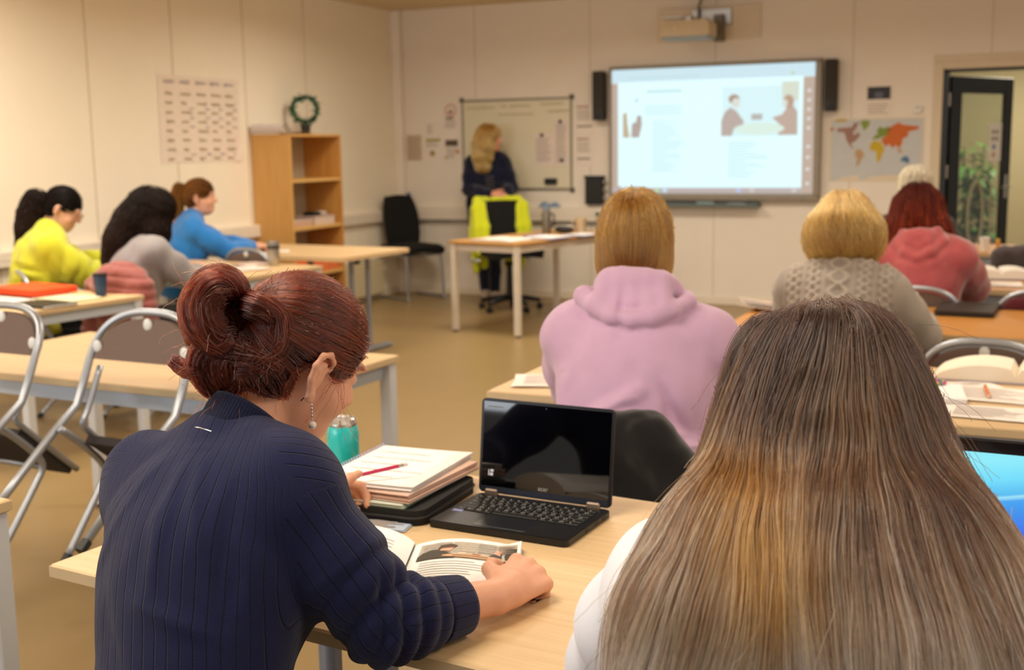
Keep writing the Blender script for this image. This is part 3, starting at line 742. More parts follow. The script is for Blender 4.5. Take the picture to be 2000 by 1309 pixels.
# on and in the shelf
def rolled(u, v):
    x = .03+.32*v
    if u < .62: t = u/.62; return (x, -1.98-.47*t, 1.604+.012*math.sin(PI*t)**2+.004*t)
    t = (u-.62)/.38; a = t*4.6; r = .042-.012*t; return (x, -2.45-r*math.sin(a)*.95, 1.608+.042-r*math.cos(a)-.0*t)
tag(MB().grid(rolled, 30, 6).build('rolled_paper', mat('roll_paper', '#d8ccc8', rough=.7, var=.02), None, True, False), 'curled white poster paper lying on top of the bookshelf', 'paper')
wp = thing('wreath_plant', 'green ivy wreath topiary in a small dark pot on the bookshelf', 'plant', (.2, -1.93, SZ), R(-56))
MB().lathe([(.032, 0), (.036, .01), (.045, .075), (.046, .085), (.04, .085)], 20).build('pot', mat('dark_pot', '#2c2422', rough=.6), wp)
MB().lathe([(.0001, .078), (.041, .078)], 16).build('soil', MATS['soil'], wp)
wreath = [(.065*0+.0, .105*math.cos(2*PI*k/30+PI/2), .215+.105*math.sin(2*PI*k/30+PI/2)) for k in range(30)]
q = MB().tube([(0, 0, .07), (0, 0, .11)], .008).tube(wreath, .011, 7, closed=True); q.build('wire_ring', mat('stem_brown', '#3a3a22', rough=.7), wp)
random.seed(4); m = MB()
for k in range(430):
    a = random.uniform(0, 2*PI); p = (random.gauss(0, .016), .105*math.cos(a)+random.gauss(0, .014), .215+.105*math.sin(a)+random.gauss(0, .014))
    leaf_mb(m, p, (random.gauss(0, 1), random.gauss(0, 1), random.gauss(0, 1)+.01), random.uniform(.022, .04), random.uniform(.008, .013), .2, 3)
m.build('ivy_leaves', mat('ivy_green', '#3f7a58', rough=.5, var=.35, scale=30), wp)
random.seed(9)
def shelf_box(name, label, cat, x0, y0, z, sx, sy, sz, c, lid=None):
    t = thing(name, label, cat, (x0, y0, z))
    B((0, 0, 0), (sx, sy, sz*.8), .003).build('tray', mat(name+c[1:], c, rough=.6, var=.1, scale=30), t)
    B((-.003, -.003, sz*.8), (sx+.003, sy+.003, sz), .003).build('lid', mat(name+(lid or c)[1:]+'l', lid or c, rough=.6, var=.15, scale=30), t)
    return t
shelf_box('flat_box', 'low white and red box on the middle shelf of the bookshelf', 'box', .08, -2.37, .825, .25, .30, .055, '#c9a58c', '#d8c3b4')
shelf_box('flat_box', 'white printed box on the middle shelf of the bookshelf, at its far side', 'box', .10, -2.05, .825, .24, .31, .075, '#d5bfb0', '#c7aea4')
bk = thing('small_black_box', 'small black box on top of the printed box in the bookshelf', 'box', (.18, -2.0, .9005)); B((0, 0, 0), (.1, .13, .03), .004).build('case', M_black, bk); B((.01, .01, .03), (.09, .12, .034), .002).build('lid', M_dark, bk)
bk = thing('hole_punch', 'pale grey hole punch on the printed box in the bookshelf', 'hole punch', (.18, -1.84, .9005)); B((0, 0, 0), (.1, .09, .012), .003).build('base', mat('punch_base', '#b3a79c'), bk); B((.01, .005, .012), (.09, .085, .034), .008).build('lever', mat('punch_lever', '#d2c6bd'), bk)
def heap(name, label, cat, c, x0, x1, y0, y1, z, h, seed):
    rng = np.random.RandomState(seed); f = rng.uniform(4, 9, 4); p = rng.uniform(0, 6, 4)
    g = lambda u, v: (x0+(x1-x0)*u, y0+(y1-y0)*v, z+.002+h*(math.sin(PI*u)*math.sin(PI*v))**.45*(.72+.16*math.sin(f[0]*u+p[0])+.16*math.sin(f[1]*v+p[1])))
    return tag(MB().grid(g, 24, 24).build(name, mat(name+c[1:], c, rough=.85, var=.2, scale=20, bump=.3), None, True, False), label, cat)
heap('orange_vest', 'crumpled orange high-visibility vest on the lower shelf of the bookshelf', 'vest', '#d2622a', .06, .36, -2.40, -1.95, .425, .28, 1)
heap('orange_vest', 'orange and white folded vest on the lower shelf, far side of the bookshelf', 'vest', '#cf6a35', .06, .36, -1.97, -1.71, .425, .24, 2)
bt = thing('black_bottle', 'small black bottle on the lower shelf of the bookshelf', 'bottle', (.355, -2.17, .426)); MB().lathe([(.024, 0), (.026, .01), (.026, .09), (.014, .11)], 16).build('body', M_black, bt); MB().lathe([(.014, .11), (.014, .13), (.0001, .131)], 12).build('cap', M_dark, bt)
wb_ = thing('wire_basket', 'grey wire basket with a lime ball on the bottom shelf of the bookshelf', 'basket', (.05, -2.42, .052))
m = MB()
for z in (.0, .08, .16, .24): m.tube([(0, 0, z+.01), (.31, 0, z+.01), (.31, .62, z+.01), (0, .62, z+.01)], .004, 6, closed=True)
for k in range(14): m.tube([(.31, .02+k*.0446, .01), (.31, .02+k*.0446, .25)], .002, 5)
m.build('wire_frame', M_steel, wb_); B((0, 0, 0), (.31, .62, .006)).build('bottom', M_steel, wb_)
tag(MB().ball((.22, -2.13, .20), .05, 12).build('lime_ball', mat('lime_ball', '#b8bf3e', rough=.7), None, True, False), 'lime yellow ball in the wire basket of the bookshelf', 'ball')
heap('folded_cloth', 'dark cloth lying in the wire basket under the lime ball', 'cloth', '#4a4038', .07, .34, -2.38, -1.84, .06, .12, 4)

# ---- swivel chair with hi-vis jacket, in front of the teacher
sc = thing('swivel_chair', 'black office swivel chair on a five-star base behind the teacher desk', 'office chair', (1.66, -.93, 0), R(-135))
MB().lathe([(.03, .09), (.035, .12), (.03, .16), (.024, .40), (.05, .44)], 16).build('gas_column', M_black, sc)
for k in range(5):
    a = 2*PI*k/5+.5; e = (.28*math.cos(a), .28*math.sin(a))
    lg = MB().tube([(0, 0, .12), (e[0]*.6, e[1]*.6, .105), (e[0], e[1], .085)], [.03, .024, .018], 10).build('base_arm', M_black, sc, True, False)
    cs = MB(); cs.M = Matrix.Translation((e[0], e[1], .028)) @ Matrix.Rotation(a, 4, 'Z') @ Matrix.Rotation(R(90), 4, 'Y'); cs.lathe([(.0001, -.022), (.026, -.022), (.028, -.01), (.028, .01), (.026, .022), (.0001, .022)], 16)
    cs.tube([(-.028, 0, 0), (-.06, 0, 0)], .008, 8)
    cs.build('caster', M_dark, lg)
MB().grid(lambda u, v: ((v-.5)*.47, -.22+.46*u, .50+.02*math.sin(PI*v)-.02*u*u), 10, 10, .075).build('seat', M_felt, sc, True)
MB().grid(lambda u, v: ((v-.5)*.42*(1-.12*u*u), -.235-.05*u+.05*(2*v-1)**2, .55+.43*u), 12, 10, -.05).build('backrest', M_felt, sc, True)
MB().box((-.035, -.30, .44), (.035, -.255, .75)).build('back_bracket', M_black, sc)

# ---- small table-top things
def mug_travel(label, x, y, z):
    t = thing('travel_mug', label, 'travel mug', (x, y, z))
    MB().lathe([(.033, 0), (.036, .008), (.039, .10), (.039, .11)], 22).build('body', M_steel, t, True)
    MB().lathe([(.041, .11), (.042, .125), (.0405, .128)], 22).build('rim_ring', M_dark, t, True)
    MB().lathe([(.039, .127), (.040, .150), (.036, .158), (.0001, .158)], 22).build('lid', mat('mug_lid_grey', '#8b8580', rough=.35, metal=.6), t, True)
def Zt(x=0): return .7352
mug_travel('steel travel mug with grey lid standing on the table of the person in grey', 1.58, -4.40, .7352)
def paper_stack(name, label, x, y, z, w, d, rz, n=3, c='#efe6de', group=None, curl=.0):
    cat = {'paper_stack': 'papers', 'worksheet': 'worksheet', 'leaflet': 'leaflet'}[name]
    t = thing(name, label, cat, (x, y, z), R(rz), group)
    rng = np.random.RandomState(int(abs(x*1000)) % 999)
    for k in range(n):
        a, b, r = rng.uniform(-.012, .012, 3)*(1 if n > 1 else 0); r *= 8
        o = MB(); o.M = Matrix.Translation((a, b, .0006+k*.0022)) @ Matrix.Rotation(r, 4, 'Z')
        o.grid(lambda u, v: ((u-.5)*w, (v-.5)*d, .001+curl*(abs(2*u-1)**3)*(1 if k == n-1 else .4)), 10, 4, .0008)
        o.build('sheet', mat('sheet'+c[1:], c, rough=.8, var=.02, spec=.2), t, True)
    ml = MB(); ml.M = Matrix.Translation((0, 0, .0006+(n-1)*.0022+.0022))
    for k in range(9):
        zz = -.38*d+.085*d*k; ml.box((-.38*w, zz, 0), (rng.uniform(.0, .38)*w, zz+.003, .0004))
    if n > 0 and not curl: ml.build('print', mat('pale_print', '#b8aca6'), t)
    return t
def book_open(name, label, x, y, z, w, d, rz, h=.018, c='#ece4da', cover='#7a88a8', group=None, cat='book'):
    """Open book: two bulging page blocks meeting in a gutter; w = full width."""
    t = thing(name, label, cat, (x, y, z), R(rz), group)
    MB().box((-w/2-.004, -d/2-.004, 0), (w/2+.004, d/2+.004, .003), .001).build('cover', mat('cover'+cover[1:], cover, rough=.5), t)
    for s in (-1, 1):
        def f(u, v, s=s):
            hh = h*(math.sin(PI*min(1, .12+u*.88))**.6*.75+.25*(1-u)+.05)*(1 if u > .02 else .35)
            return (s*u*w/2, (v-.5)*d*s*-1, .004+hh)
        g = MB(); g.grid(f, 16, 4, .0)
        g.grid(lambda u, v, s=s: (s*u*w/2, -d/2, .004+v*(f(u, 0)[2]-.004)), 16, 2)
        g.grid(lambda u, v, s=s: (s*u*w/2, d/2, .004+v*(f(u, 0)[2]-.004)), 16, 2)
        g.grid(lambda u, v, s=s: (s*w/2, (u-.5)*d, .004+v*(f(1, 0)[2]-.004)), 2, 2)
        g.build('pages', mat('page'+c[1:], c, rough=.75, var=.02, spec=.2), t, True)
    return t
# T3: orange sleeve, papers, folder, tumbler
t = thing('laptop_sleeve', 'bright orange laptop sleeve lying on the nearest left table', 'laptop sleeve', (1.25, -6.07, .736), R(-10))
MB().prism(rrect(.40, .27, .03), 0.012, .042).build('shell', mat('orange_sleeve', '#ee4d12', rough=.6, var=.06), t)
MB().tube([(a*1.006, b*1.006, .027) for a, b in rrect(.40, .27, .03)], .003, 6, closed=True).build('zip', mat('orange_zip', '#c93f10', rough=.6), t)
MB().box((-.16, -.10, 0), (.16, .10, .013), .004).build('base_pad', mat('orange_pad', '#d5450f', rough=.7), t)
book_open('notebook', 'olive green and white open notebook on the nearest left table', 1.57, -6.17, .736, .30, .21, -8, .006, '#d8d2ae', '#7f8a3a')
paper_stack('paper_stack', 'white papers on the nearest left table at the picture edge', 1.30, -6.36, .736, .30, .21, -12, 4)
t = thing('black_folder', 'black folder lying on the nearest left table below the tumbler', 'folder', (1.66, -6.40, .736), R(-8))
MB().box((-.12, -.10, 0), (.12, .10, .012), .003).build('cover', M_black, t); MB().box((-.115, -.097, .004), (.123, .097, .009)).build('pages', M_paper, t)
t = thing('blue_tumbler', 'dark blue tumbler on the nearest left table beside the pink jacket', 'tumbler', (1.66, -6.02, .7355))
MB().lathe([(.026, 0), (.028, .01), (.036, .10), (.036, .104)], 20).build('body', mat('navy_tumbler', '#27405e', rough=.35), t, True); MB().lathe([(.037, .104), (.037, .118), (.0001, .12)], 20).build('lid', M_dark, t, True)
# T2 papers
paper_stack('paper_stack', 'white worksheet under the hand of the person in grey', 1.28, -4.62, .736, .30, .21, -15, 3)
paper_stack('paper_stack', 'worksheets in front of the steel travel mug', 1.52, -4.62, .736, .21, .30, 60, 3)
book_open('notebook', 'notebook with dark red cover left of the steel travel mug', 1.38, -4.38, .736, .22, .16, -20, .006, '#cdb8ad', '#7c3a34')
paper_stack('paper_stack', 'white worksheet in front of the person in blue', .92, -3.55, .736, .30, .21, 30, 2)
# desk items
book_open('open_book', 'open white book on the near end of the teacher desk', 2.13, -2.12, .736, .42, .29, -14, .014)
t = thing('blue_binder', 'blue and white ring binder lying on the teacher desk', 'binder', (2.42, -1.84, .736), R(-15))
MB().box((-.15, -.13, 0), (.15, .13, .004), .001).build('back_cover', mat('binder_blue', '#4f5f9c', rough=.4), t); MB().box((-.13, -.12, .004), (.14, .12, .016), .002).build('pages', M_paper, t); MB().box((-.155, -.13, 0), (-.14, .13, .022), .004).build('spine', MATS['binder_blue'], t)
t = thing('blue_binder', 'blue sheet folder at the far right of the teacher desk', 'folder', (2.58, -1.45, .736), R(-12)); MB().box((-.12, -.16, 0), (.12, .16, .006), .002).build('cover', mat('folder_blue', '#3f5fae', rough=.4), t); MB().box((-.11, -.15, .006), (.11, .15, .008)).build('pages', M_paper, t); t.name = 'blue_folder'
t = thing('thermos', 'grey thermos flask with blue lid on the teacher desk', 'thermos', (2.20, -1.34, .7355)); MB().lathe([(.037, 0), (.039, .01), (.039, .17), (.03, .20)], 22).build('body', mat('thermos_grey', '#7b7468', rough=.35, metal=.6), t, True); MB().lathe([(.031, .20), (.031, .235), (.0001, .238)], 18).build('cap', mat('thermos_cap', '#6d7f92', rough=.4), t, True); MB().tube([(.039, 0, .17), (.07, 0, .16), (.07, 0, .07), (.039, 0, .05)], .007).build('handle', M_dark, t, True, False)
t = thing('striped_mug', 'beige striped mug with handle on the teacher desk', 'mug', (2.49, -1.28, .7355))
MB().lathe([(.034, 0), (.036, .006), (.048, .13), (.045, .13), (.034, .012), (.0001, .012)], 24).build('body', mat('mug_beige', '#cbb08c', rough=.4), t, True)
m = MB()
for k in range(12):
    a = 2*PI*k/12; m.tube([(.0368*math.cos(a), .0368*math.sin(a), .01), (.0485*math.cos(a), .0485*math.sin(a), .128)], .0022, 5)
m.build('stripe', mat('mug_stripe', '#7d644a', rough=.5), t); MB().tube([(-.043, 0, .11), (-.08, 0, .10), (-.075, 0, .05), (-.038, 0, .03)], .006).build('handle', MATS['mug_beige'], t, True, False)
t = thing('pencil_case', 'black pencil case behind the binder on the teacher desk', 'pencil case', (2.34, -1.28, .7355)); MB().ball((0, 0, .03), .03, 12, (3.0, 1.3, 1)).build('pouch', M_dark, t, True, False); MB().tube([(-.08, 0, .058), (.08, 0, .058)], .003, 6).build('zip', M_steel, t)
t = thing('wooden_stand', 'slim pale wooden stand leaning at the far end of the teacher desk', 'stand', (2.66, -1.27, .7355)); MB().prism([(-.03, 0), (.035, 0), (.04, .20), (.015, .20)], -.02, .02, 'y').build('block', wood('stand_wood', '#caa265', '#dab87e', 'z'), t); MB().box((-.05, -.04, 0), (.06, .04, .008), .002).build('base', MATS['stand_wood'], t)

# right-hand tables
paper_stack('paper_stack', 'curling white papers on the table left of the grey cable sweater', 5.02, -5.45, .736, .30, .21, 62, 3, curl=.05)
t = thing('closed_laptop', 'closed black laptop on the table right of the grey cable sweater', 'laptop', (5.80, -5.30, .736), R(-2))
MB().prism(rrect(.235, .33, .02), 0, .012).build('base', mat('laptop_dark', '#1d1a18', rough=.5), t); MB().prism(rrect(.235, .33, .02), .013, .022).build('lid', mat('laptop_lid', '#26211e', rough=.55), t)
book_open('open_book', 'open white book on the table behind the pink hoodie', 5.87, -3.86, .736, .36, .25, 8, .05)
paper_stack('paper_stack', 'white paper in front of the open book on the second right table', 5.85, -4.20, .736, .30, .21, 4, 2)
t = thing('water_glass', 'clear plastic cup on the frontmost right table', 'cup', (5.72, -2.25, .7355)); MB().lathe([(.025, 0), (.033, .09), (.031, .09), (.024, .004), (.0001, .004)], 18).build('body', mat('clear_plastic', '#e8e4dc', rough=.2), t, True); MB().lathe([(.034, .088), (.034, .092)], 18).build('rim', M_white, t)
t = thing('orange_glue', 'small orange glue stick on the frontmost right table', 'glue stick', (5.80, -2.22, .7355)); MB().lathe([(.012, 0), (.012, .06)], 14).build('tube', mat('glue_orange', '#d98a1f'), t); MB().lathe([(.0125, .06), (.0125, .08), (.0001, .082)], 14).build('cap', mat('glue_cap', '#e0b040'), t)
# T7 papers
t7b = book_open('open_book', 'thick white open book at the right picture edge, before a folding chair', 6.035, -6.79, .736, .47, .20, -1, .05, '#eee2cf', '#c8c2d6')
t = thing('notebook', 'small white notebook with purple page edges on the right table', 'notebook', (5.83, -7.15, .736), R(8)); MB().box((-.075, -.11, 0), (.075, .11, .004), .001).build('back_cover', mat('nb_back', '#9a8fb5'), t); MB().box((-.074, -.108, .004), (.074, .108, .016), .001).build('pages', mat('nb_page', '#e6ddd8', rough=.8), t); MB().box((-.075, -.11, .016), (.075, .11, .018)).build('front_cover', M_paper, t)
br = MB(); random.seed(6)
t = thing('bead_bracelet', 'colourful bead bracelet lying on the small white notebook', 'bracelet', (5.80, -7.05, .7545))
for k in range(26):
    a = 2*PI*k/26; p = (.045*math.cos(a), .03*math.sin(a)+.006*math.sin(3*a), .004)
    MB().ball(p, .0052, 6).build('bead', mat('bead%d' % (k % 5), ('#c8405a', '#3a6fc0', '#d8b030', '#3f9a66', '#b060a8')[k % 5], rough=.3), t, True, False)
paper_stack('worksheet', 'large white worksheet under the orange pencil on the right table', 5.985, -7.07, .736, .30, .21, -5, 2)
paper_stack('worksheet', 'lower white worksheet overhanging towards the near table edge on the right', 5.99, -7.33, .736, .26, .16, -3, 2)
paper_stack('worksheet', 'white worksheet between the small notebook and the open book on the right table', 5.90, -6.97, .7362, .19, .13, 30, 1)
def pencil(label, p0, p1, c, r=.0036):
    a, b = Vector(p0), Vector(p1); d = (b-a).normalized(); t = thing('pencil', label, 'pencil', a)
    L = (b-a).length; f = lambda s: tuple(d*s)
    MB().tube([f(.016), f(L-.018)], r, 6).build('barrel', mat('pencil'+c[1:], c, rough=.35), t)
    MB().tube([f(0), f(.016)], [.0006, r], 6).build('tip', mat('pencil_wood', '#d8b080'), t)
    MB().tube([f(L-.018), f(L-.008)], r*1.06, 10).build('ferrule', M_steel, t); MB().tube([f(L-.008), f(L)], r, 10).build('eraser', mat('pencil_eraser', '#e0c8c0'), t)
    return t
pencil('orange pencil lying on the large worksheet on the right table', (5.972, -7.16, .7465), (5.952, -6.99, .7465), '#e0742c', .005)
paper_stack('paper_stack', 'white papers at the left elbow of the person in the lilac hoodie', 4.72, -7.31, .736, .26, .19, 18, 3)
# ================================================================ FOREGROUND TABLE THINGS
# main laptop
lt = thing('laptop', 'open black laptop with dark glossy screen on the table beside the textbook', 'laptop', (5.185, -8.64, .736), R(-3.2))
M_lap = mat('laptop_shell', '#17171b', rough=.42, var=.08, metal=.2)
M_lapd = mat('laptop_deck', '#14161c', rough=.38, var=.06)
MB().prism(rrect(.298, .208, .012), .001, .0125).build('base', M_lap, lt)
MB().prism(rrect(.292, .202, .011), .0125, .0140).build('deck', M_lapd, lt)
B((-.055, -.092, .0139), (.055, -.030, .0145), .0003).build('touchpad', mat('touchpad', '#181b24', rough=.3), lt)
m = MB(); lg = MB(); random.seed(1)
rows = [(.072, 15, .0125), (.055, 15, .0155), (.038, 14, .0155), (.021, 13, .0155), (.004, 13, .0155), (-.013, 9, .0155)]
for r, (y, n, hgt) in enumerate(rows):
    x = -.133; W = .266
    ws = [1.0]*n
    if r == 5: ws = [1, 1, 1, 1, 5.2, 1, 1, 1, 1.4]
    else: ws[0] = 1+.25*r; ws[-1] = 1.2+.3*(r % 3)
    s = W/sum(ws)
    for wgt in ws:
        w = wgt*s
        m.box((x+.001, y-hgt/2+.0008, .0139), (x+w-.001, y+hgt/2-.0008, .0163), .0008)
        if wgt < 2:
            for q in range(random.choice((1, 1, 2))): lg.box((x+w*.25+q*.004, y-.001+q*.002, .0163), (x+w*.25+.0025+q*.004, y+.0015+q*.002, .01645))
        x += w
m.build('keyboard', mat('key_black', '#0b0b0d', rough=.5), lt); lg.build('key_legend', mat('key_legend', '#c9c9c4', rough=.6), lt)
TL = R(-7)
ML = Matrix.Translation((0, .101, .0165)) @ Matrix.Rotation(TL, 4, 'X')
lid = MB(); lid.M = ML @ Matrix.Translation((0, 0, .098)); lid.prism(rrect(.298, .196, .010), 0, .006, 'y')
ld = lid.build('lid', M_lap, lt)
def LS(): q = MB(); q.M = ML; return q
LS().box((-.143, -.0012, .014), (.143, 0.0, .190)).build('screen', mat('screen_gloss', '#020203', rough=.035, var=0, spec=.6, coat=.3), ld)
LS().box((-.144, -.0009, .002), (.144, -.0001, .014)).build('lower_bezel', mat('lap_bezel', '#1b2233', rough=.4), ld)
for x in (-.118, .112): LS().box((x-.015, -.006, -.008), (x+.015, .004, .008), .003).build('hinge', mat('hinge_bronze', '#9b8a7c', rough=.35, metal=.8), ld)
e = Euler((PI/2+TL, 0, 0))
def lpos(x, z, y=-.0019): return ML @ Vector((x, y, z))
M_logo = mat('logo_grey', '#a8a8a4', rough=.5)
text('acer', .013, 'brand_lettering', M_logo, ld, lpos(0, .021), e)
m = LS(); m.box((-.127, -.002, .036), (-.125, -.0014, .048)).box((-.123, -.002, .036), (-.116, -.0014, .042)).box((-.122, -.002, .044), (-.115, -.0014, .049)); m.build('desktop_icon', mat('icon_grey', '#b9bcc0', emit='#b9bcc0', estr=.35), ld)
m = LS()
for k in range(14): m.box((-.134+k*.0026, -.002, .1785), (-.1325+k*.0026, -.0014, .1805))
m.build('bezel_print', mat('bezel_print', '#77777a'), ld)
LS().tube([(0, -.0019, .185), (0, -.0014, .185)], .0018, 8).build('webcam', mat('webcam', '#2a2d36', rough=.2), ld)
m = MB()
for y, w in ((.06, .016), (.025, .013), (-.02, .009)): m.box((.1485, y, .004), (.1496, y+w, .010))
m.build('port', M_dark, lt)
m = MB().box((-.137, -.032, .0139), (-.115, -.020, .0145)); m.build('chip_sticker', mat('sticker_blue', '#8a90c4', rough=.4), lt)

# second laptop, screen on, partly behind the long hair
l2 = thing('laptop', 'open laptop with bright blue wallpaper at the right picture edge', 'laptop', (6.05, -8.65, .736), R(-2))
MB().prism(rrect(.34, .22, .012), .002, .017).build('base', M_lap, l2)
MB().box((-.15, -.03, .017), (.15, .09, .0195)).build('keyboard', MATS['key_black'], l2)
ML2 = Matrix.Translation((0, .108, .020)) @ Matrix.Rotation(R(-9), 4, 'X')
q = MB(); q.M = ML2; q.box((-.17, 0, 0), (.17, .007, .192), .004); l2d = q.build('lid', M_lap, l2)
q = MB(); q.M = ML2; q.box((-.166, -.0008, .004), (.166, .0, .188)); q.build('bezel', mat('bezel_gloss', '#0a0b10', rough=.08), l2d)
m2 = bpy.data.materials.new('blue_wallpaper'); m2.use_nodes = True; N = m2.node_tree.nodes; L = m2.node_tree.links
tc = N.new('ShaderNodeTexCoord'); sx = N.new('ShaderNodeSeparateXYZ'); L.new(tc.outputs['Generated'], sx.inputs[0])
wv = N.new('ShaderNodeMath'); wv.operation = 'SINE'; ml = N.new('ShaderNodeMath'); ml.operation = 'MULTIPLY'; ml.inputs[1].default_value = 5.
L.new(sx.outputs['X'], ml.inputs[0]); L.new(ml.outputs[0], wv.inputs[0])
sc_ = N.new('ShaderNodeMath'); sc_.operation = 'MULTIPLY_ADD'; sc_.inputs[1].default_value = .10; L.new(wv.outputs[0], sc_.inputs[0]); L.new(sx.outputs['Z'], sc_.inputs[2])
rp = N.new('ShaderNodeValToRGB'); L.new(sc_.outputs[0], rp.inputs[0])
els = rp.color_ramp.elements; els[0].position = 0; els[0].color = (*lin('#2f63f0'), 1); els[1].position = 1; els[1].color = (*lin('#8ff0ff'), 1)
for p, c in ((.25, '#2a86ee'), (.48, '#3fa6f4'), (.53, '#9fe6fb'), (.56, '#52bdf4'), (.75, '#6fe0ff')):
    x_ = els.new(p); x_.color = (*lin(c), 1)
b_ = N['Principled BSDF']; b_.inputs['Base Color'].default_value = (.01, .01, .01, 1); b_.inputs['Roughness'].default_value = .1
L.new(rp.outputs[0], b_.inputs['Emission Color']); b_.inputs['Emission Strength'].default_value = .95
q = MB(); q.M = ML2; q.box((-.158, -.0016, .028), (.158, -.0009, .168)); q.build('screen', m2, l2d)
q = MB(); q.M = ML2; q.box((-.158, -.0016, .018), (.158, -.0009, .028)); q.build('task_bar', mat('task_dark', '#0d1020', emit='#11162a', estr=.6), l2d)
q = MB(); q.M = ML2
for x in (-.085, -.055, -.03, .0, .04): q.box((x, -.002, .021), (x+.008, -.0017, .025))
q.build('task_icon', glow('task_icons', '#c9d4e4', .8), l2d)

# black sleeve under the pile, then the pile itself
bl = thing('black_laptop_case', 'black padded laptop case lying under the pile of notebooks', 'laptop case', (4.865, -8.615, .736), R(2))
MB().prism(rrect(.305, .27, .03), 0, .030).build('shell', mat('black_neoprene', '#0a0a0b', rough=.8, bump=.3, bscale=400), bl)
MB().tube([(a*1.004, b*1.004, .015) for a, b in rrect(.305, .27, .03)], .003, 6, closed=True).build('zip', M_dark, bl)
def pad_of(name, label, cat, x, y, z, w, d, h, rz, cover, pg='#e2cfca', wav=.0):
    t = thing(name, label, cat, (x, y, z), R(rz))
    B((-w/2, -d/2, 0), (w/2, d/2, .0012)).build('back_cover', mat('pc'+cover[1:], cover, rough=.5), t)
    m = MB(); n = max(3, int(h/.0022)); rng = np.random.RandomState(int(w*1000)+int(z*1000))
    for k in range(n):
        o = rng.uniform(-.004, .004, 2); zz = .0012+k*(h-.0012)/n
        m.grid(lambda u, v: ((u-.5)*w*.985+o[0], (v-.5)*d*.985+o[1], zz+(h-.002)/n*.8+wav*(k/n)*(u**3)*.5), 8, 2, (h-.002)/n*.7)
    m.build('pages', mat('pg'+pg[1:], pg, rough=.8, var=.05, scale=60, spec=.2), t)
    return t
pad_of('green_workbook', 'pale green workbook at the bottom of the notebook pile', 'workbook', 4.865, -8.60, .7665, .235, .285, .008, 0, '#7f9478', '#cfd6c8')
pad_of('exercise_pad', 'thick white exercise pad with peach page edges in the notebook pile', 'pad', 4.885, -8.585, .775, .225, .285, .016, -3, '#cdb7ae', '#dcb9a8', .004)
nb_ = pad_of('spiral_notebook', 'white spiral notebook on top of the notebook pile beside the laptop', 'notebook', 4.872, -8.575, .792, .222, .29, .010, 2, '#d8cfc8', '#ece4e0', .006)
B((-.105, -.14, .0102), (.108, .14, .0108)).build('top_page', M_paper, nb_)
m = MB()
for k in range(26):
    y = -.135+k*.0108; m.tube([(-.108+.006*math.cos(a), y+.0006*j, .007+.008*math.sin(a)) for j, a in enumerate([R(20*q) for q in range(0, 16)])], .0008, 5)
m.build('spiral_wire', mat('wire_lilac', '#a9a6c0', rough=.3, metal=.6), nb_)
random.seed(12); m = MB()
for k in range(5): m = MB(); scribble(m, lambda a, b: (a, b, .0112), -.085, .09-k*.045, random.uniform(.08, .17), .010, .0012); m.build('handwriting', mat('pink_pencil', '#cfa39a', rough=.8), nb_)
ps = paper_stack('leaflet', 'blue and white printed leaflet peeking out under the black laptop case', 4.955, -8.765, .7362, .10, .06, 10, 2, '#b9c6d8')
# turquoise can-shaped tumbler
cn = thing('turquoise_tumbler', 'turquoise can-shaped insulated tumbler with a steel and clear lid at the back of the table', 'tumbler', (4.655, -8.44, .7355))
MB().lathe([(.030, 0), (.034, .004), (.036, .014), (.0365, .088), (.034, .100), (.0315, .106)], 36).build('body', mat('turquoise_enamel', '#1fb6b4', rough=.28, var=.02, coat=.3), cn, True)
MB().lathe([(.0318, .106), (.0325, .109), (.0318, .112)], 36).build('rim_ring', M_steel, cn, True)
MB().lathe([(.031, .111), (.031, .121), (.027, .124), (.0001, .123)], 36).build('lid', mat('lid_smoke', '#c4c0ba', rough=.12, metal=.5), cn, True)
MB().box((-.012, -.008, .123), (.014, .008, .128), .003).build('slider', mat('lid_slider', '#d6d2cc', rough=.25), cn)

# open textbook under her right hand
tb = thing('open_textbook', 'open textbook with a photograph of two people reading at a table', 'textbook', (5.121, -8.986, .736), R(21))
PW_, PD_ = .195, .262
def pg_r(u, v): # right page: u gutter->edge, v bottom->top
    return (u*PW_, (v-.5)*PD_, .006+.016*math.sin(PI*min(1, u*1.15+.02))**.7*(1 if u < .85 else 1)+.012*max(0, (u-.6)/.4)**2)
def pg_l(u, v):
    return (-u*PW_*(.98), (v-.5)*PD_, .006+.042*math.sin(PI*min(1, u*.9+.02))**.6)
MB().box((-PW_-.002, -PD_/2-.002, 0), (PW_+.002, PD_/2+.002, .002), .0008).build('cover', mat('textbook_cover', '#8aa0b0', rough=.4), tb)
for f, nm in ((pg_r, 'right_page_block'), (pg_l, 'left_page_block')):
    m = MB(); m.grid(f, 24, 10)
    for vv in (0, 1): m.grid(lambda u, v, vv=vv: (f(u, vv)[0], f(u, vv)[1], .002+(f(u, vv)[2]-.002)*v), 24, 1)
    m.grid(lambda u, v: (f(1, u)[0], f(1, u)[1], .002+(f(1, u)[2]-.002)*v), 6, 1)
    m.build(nm, M_paper, tb, True)
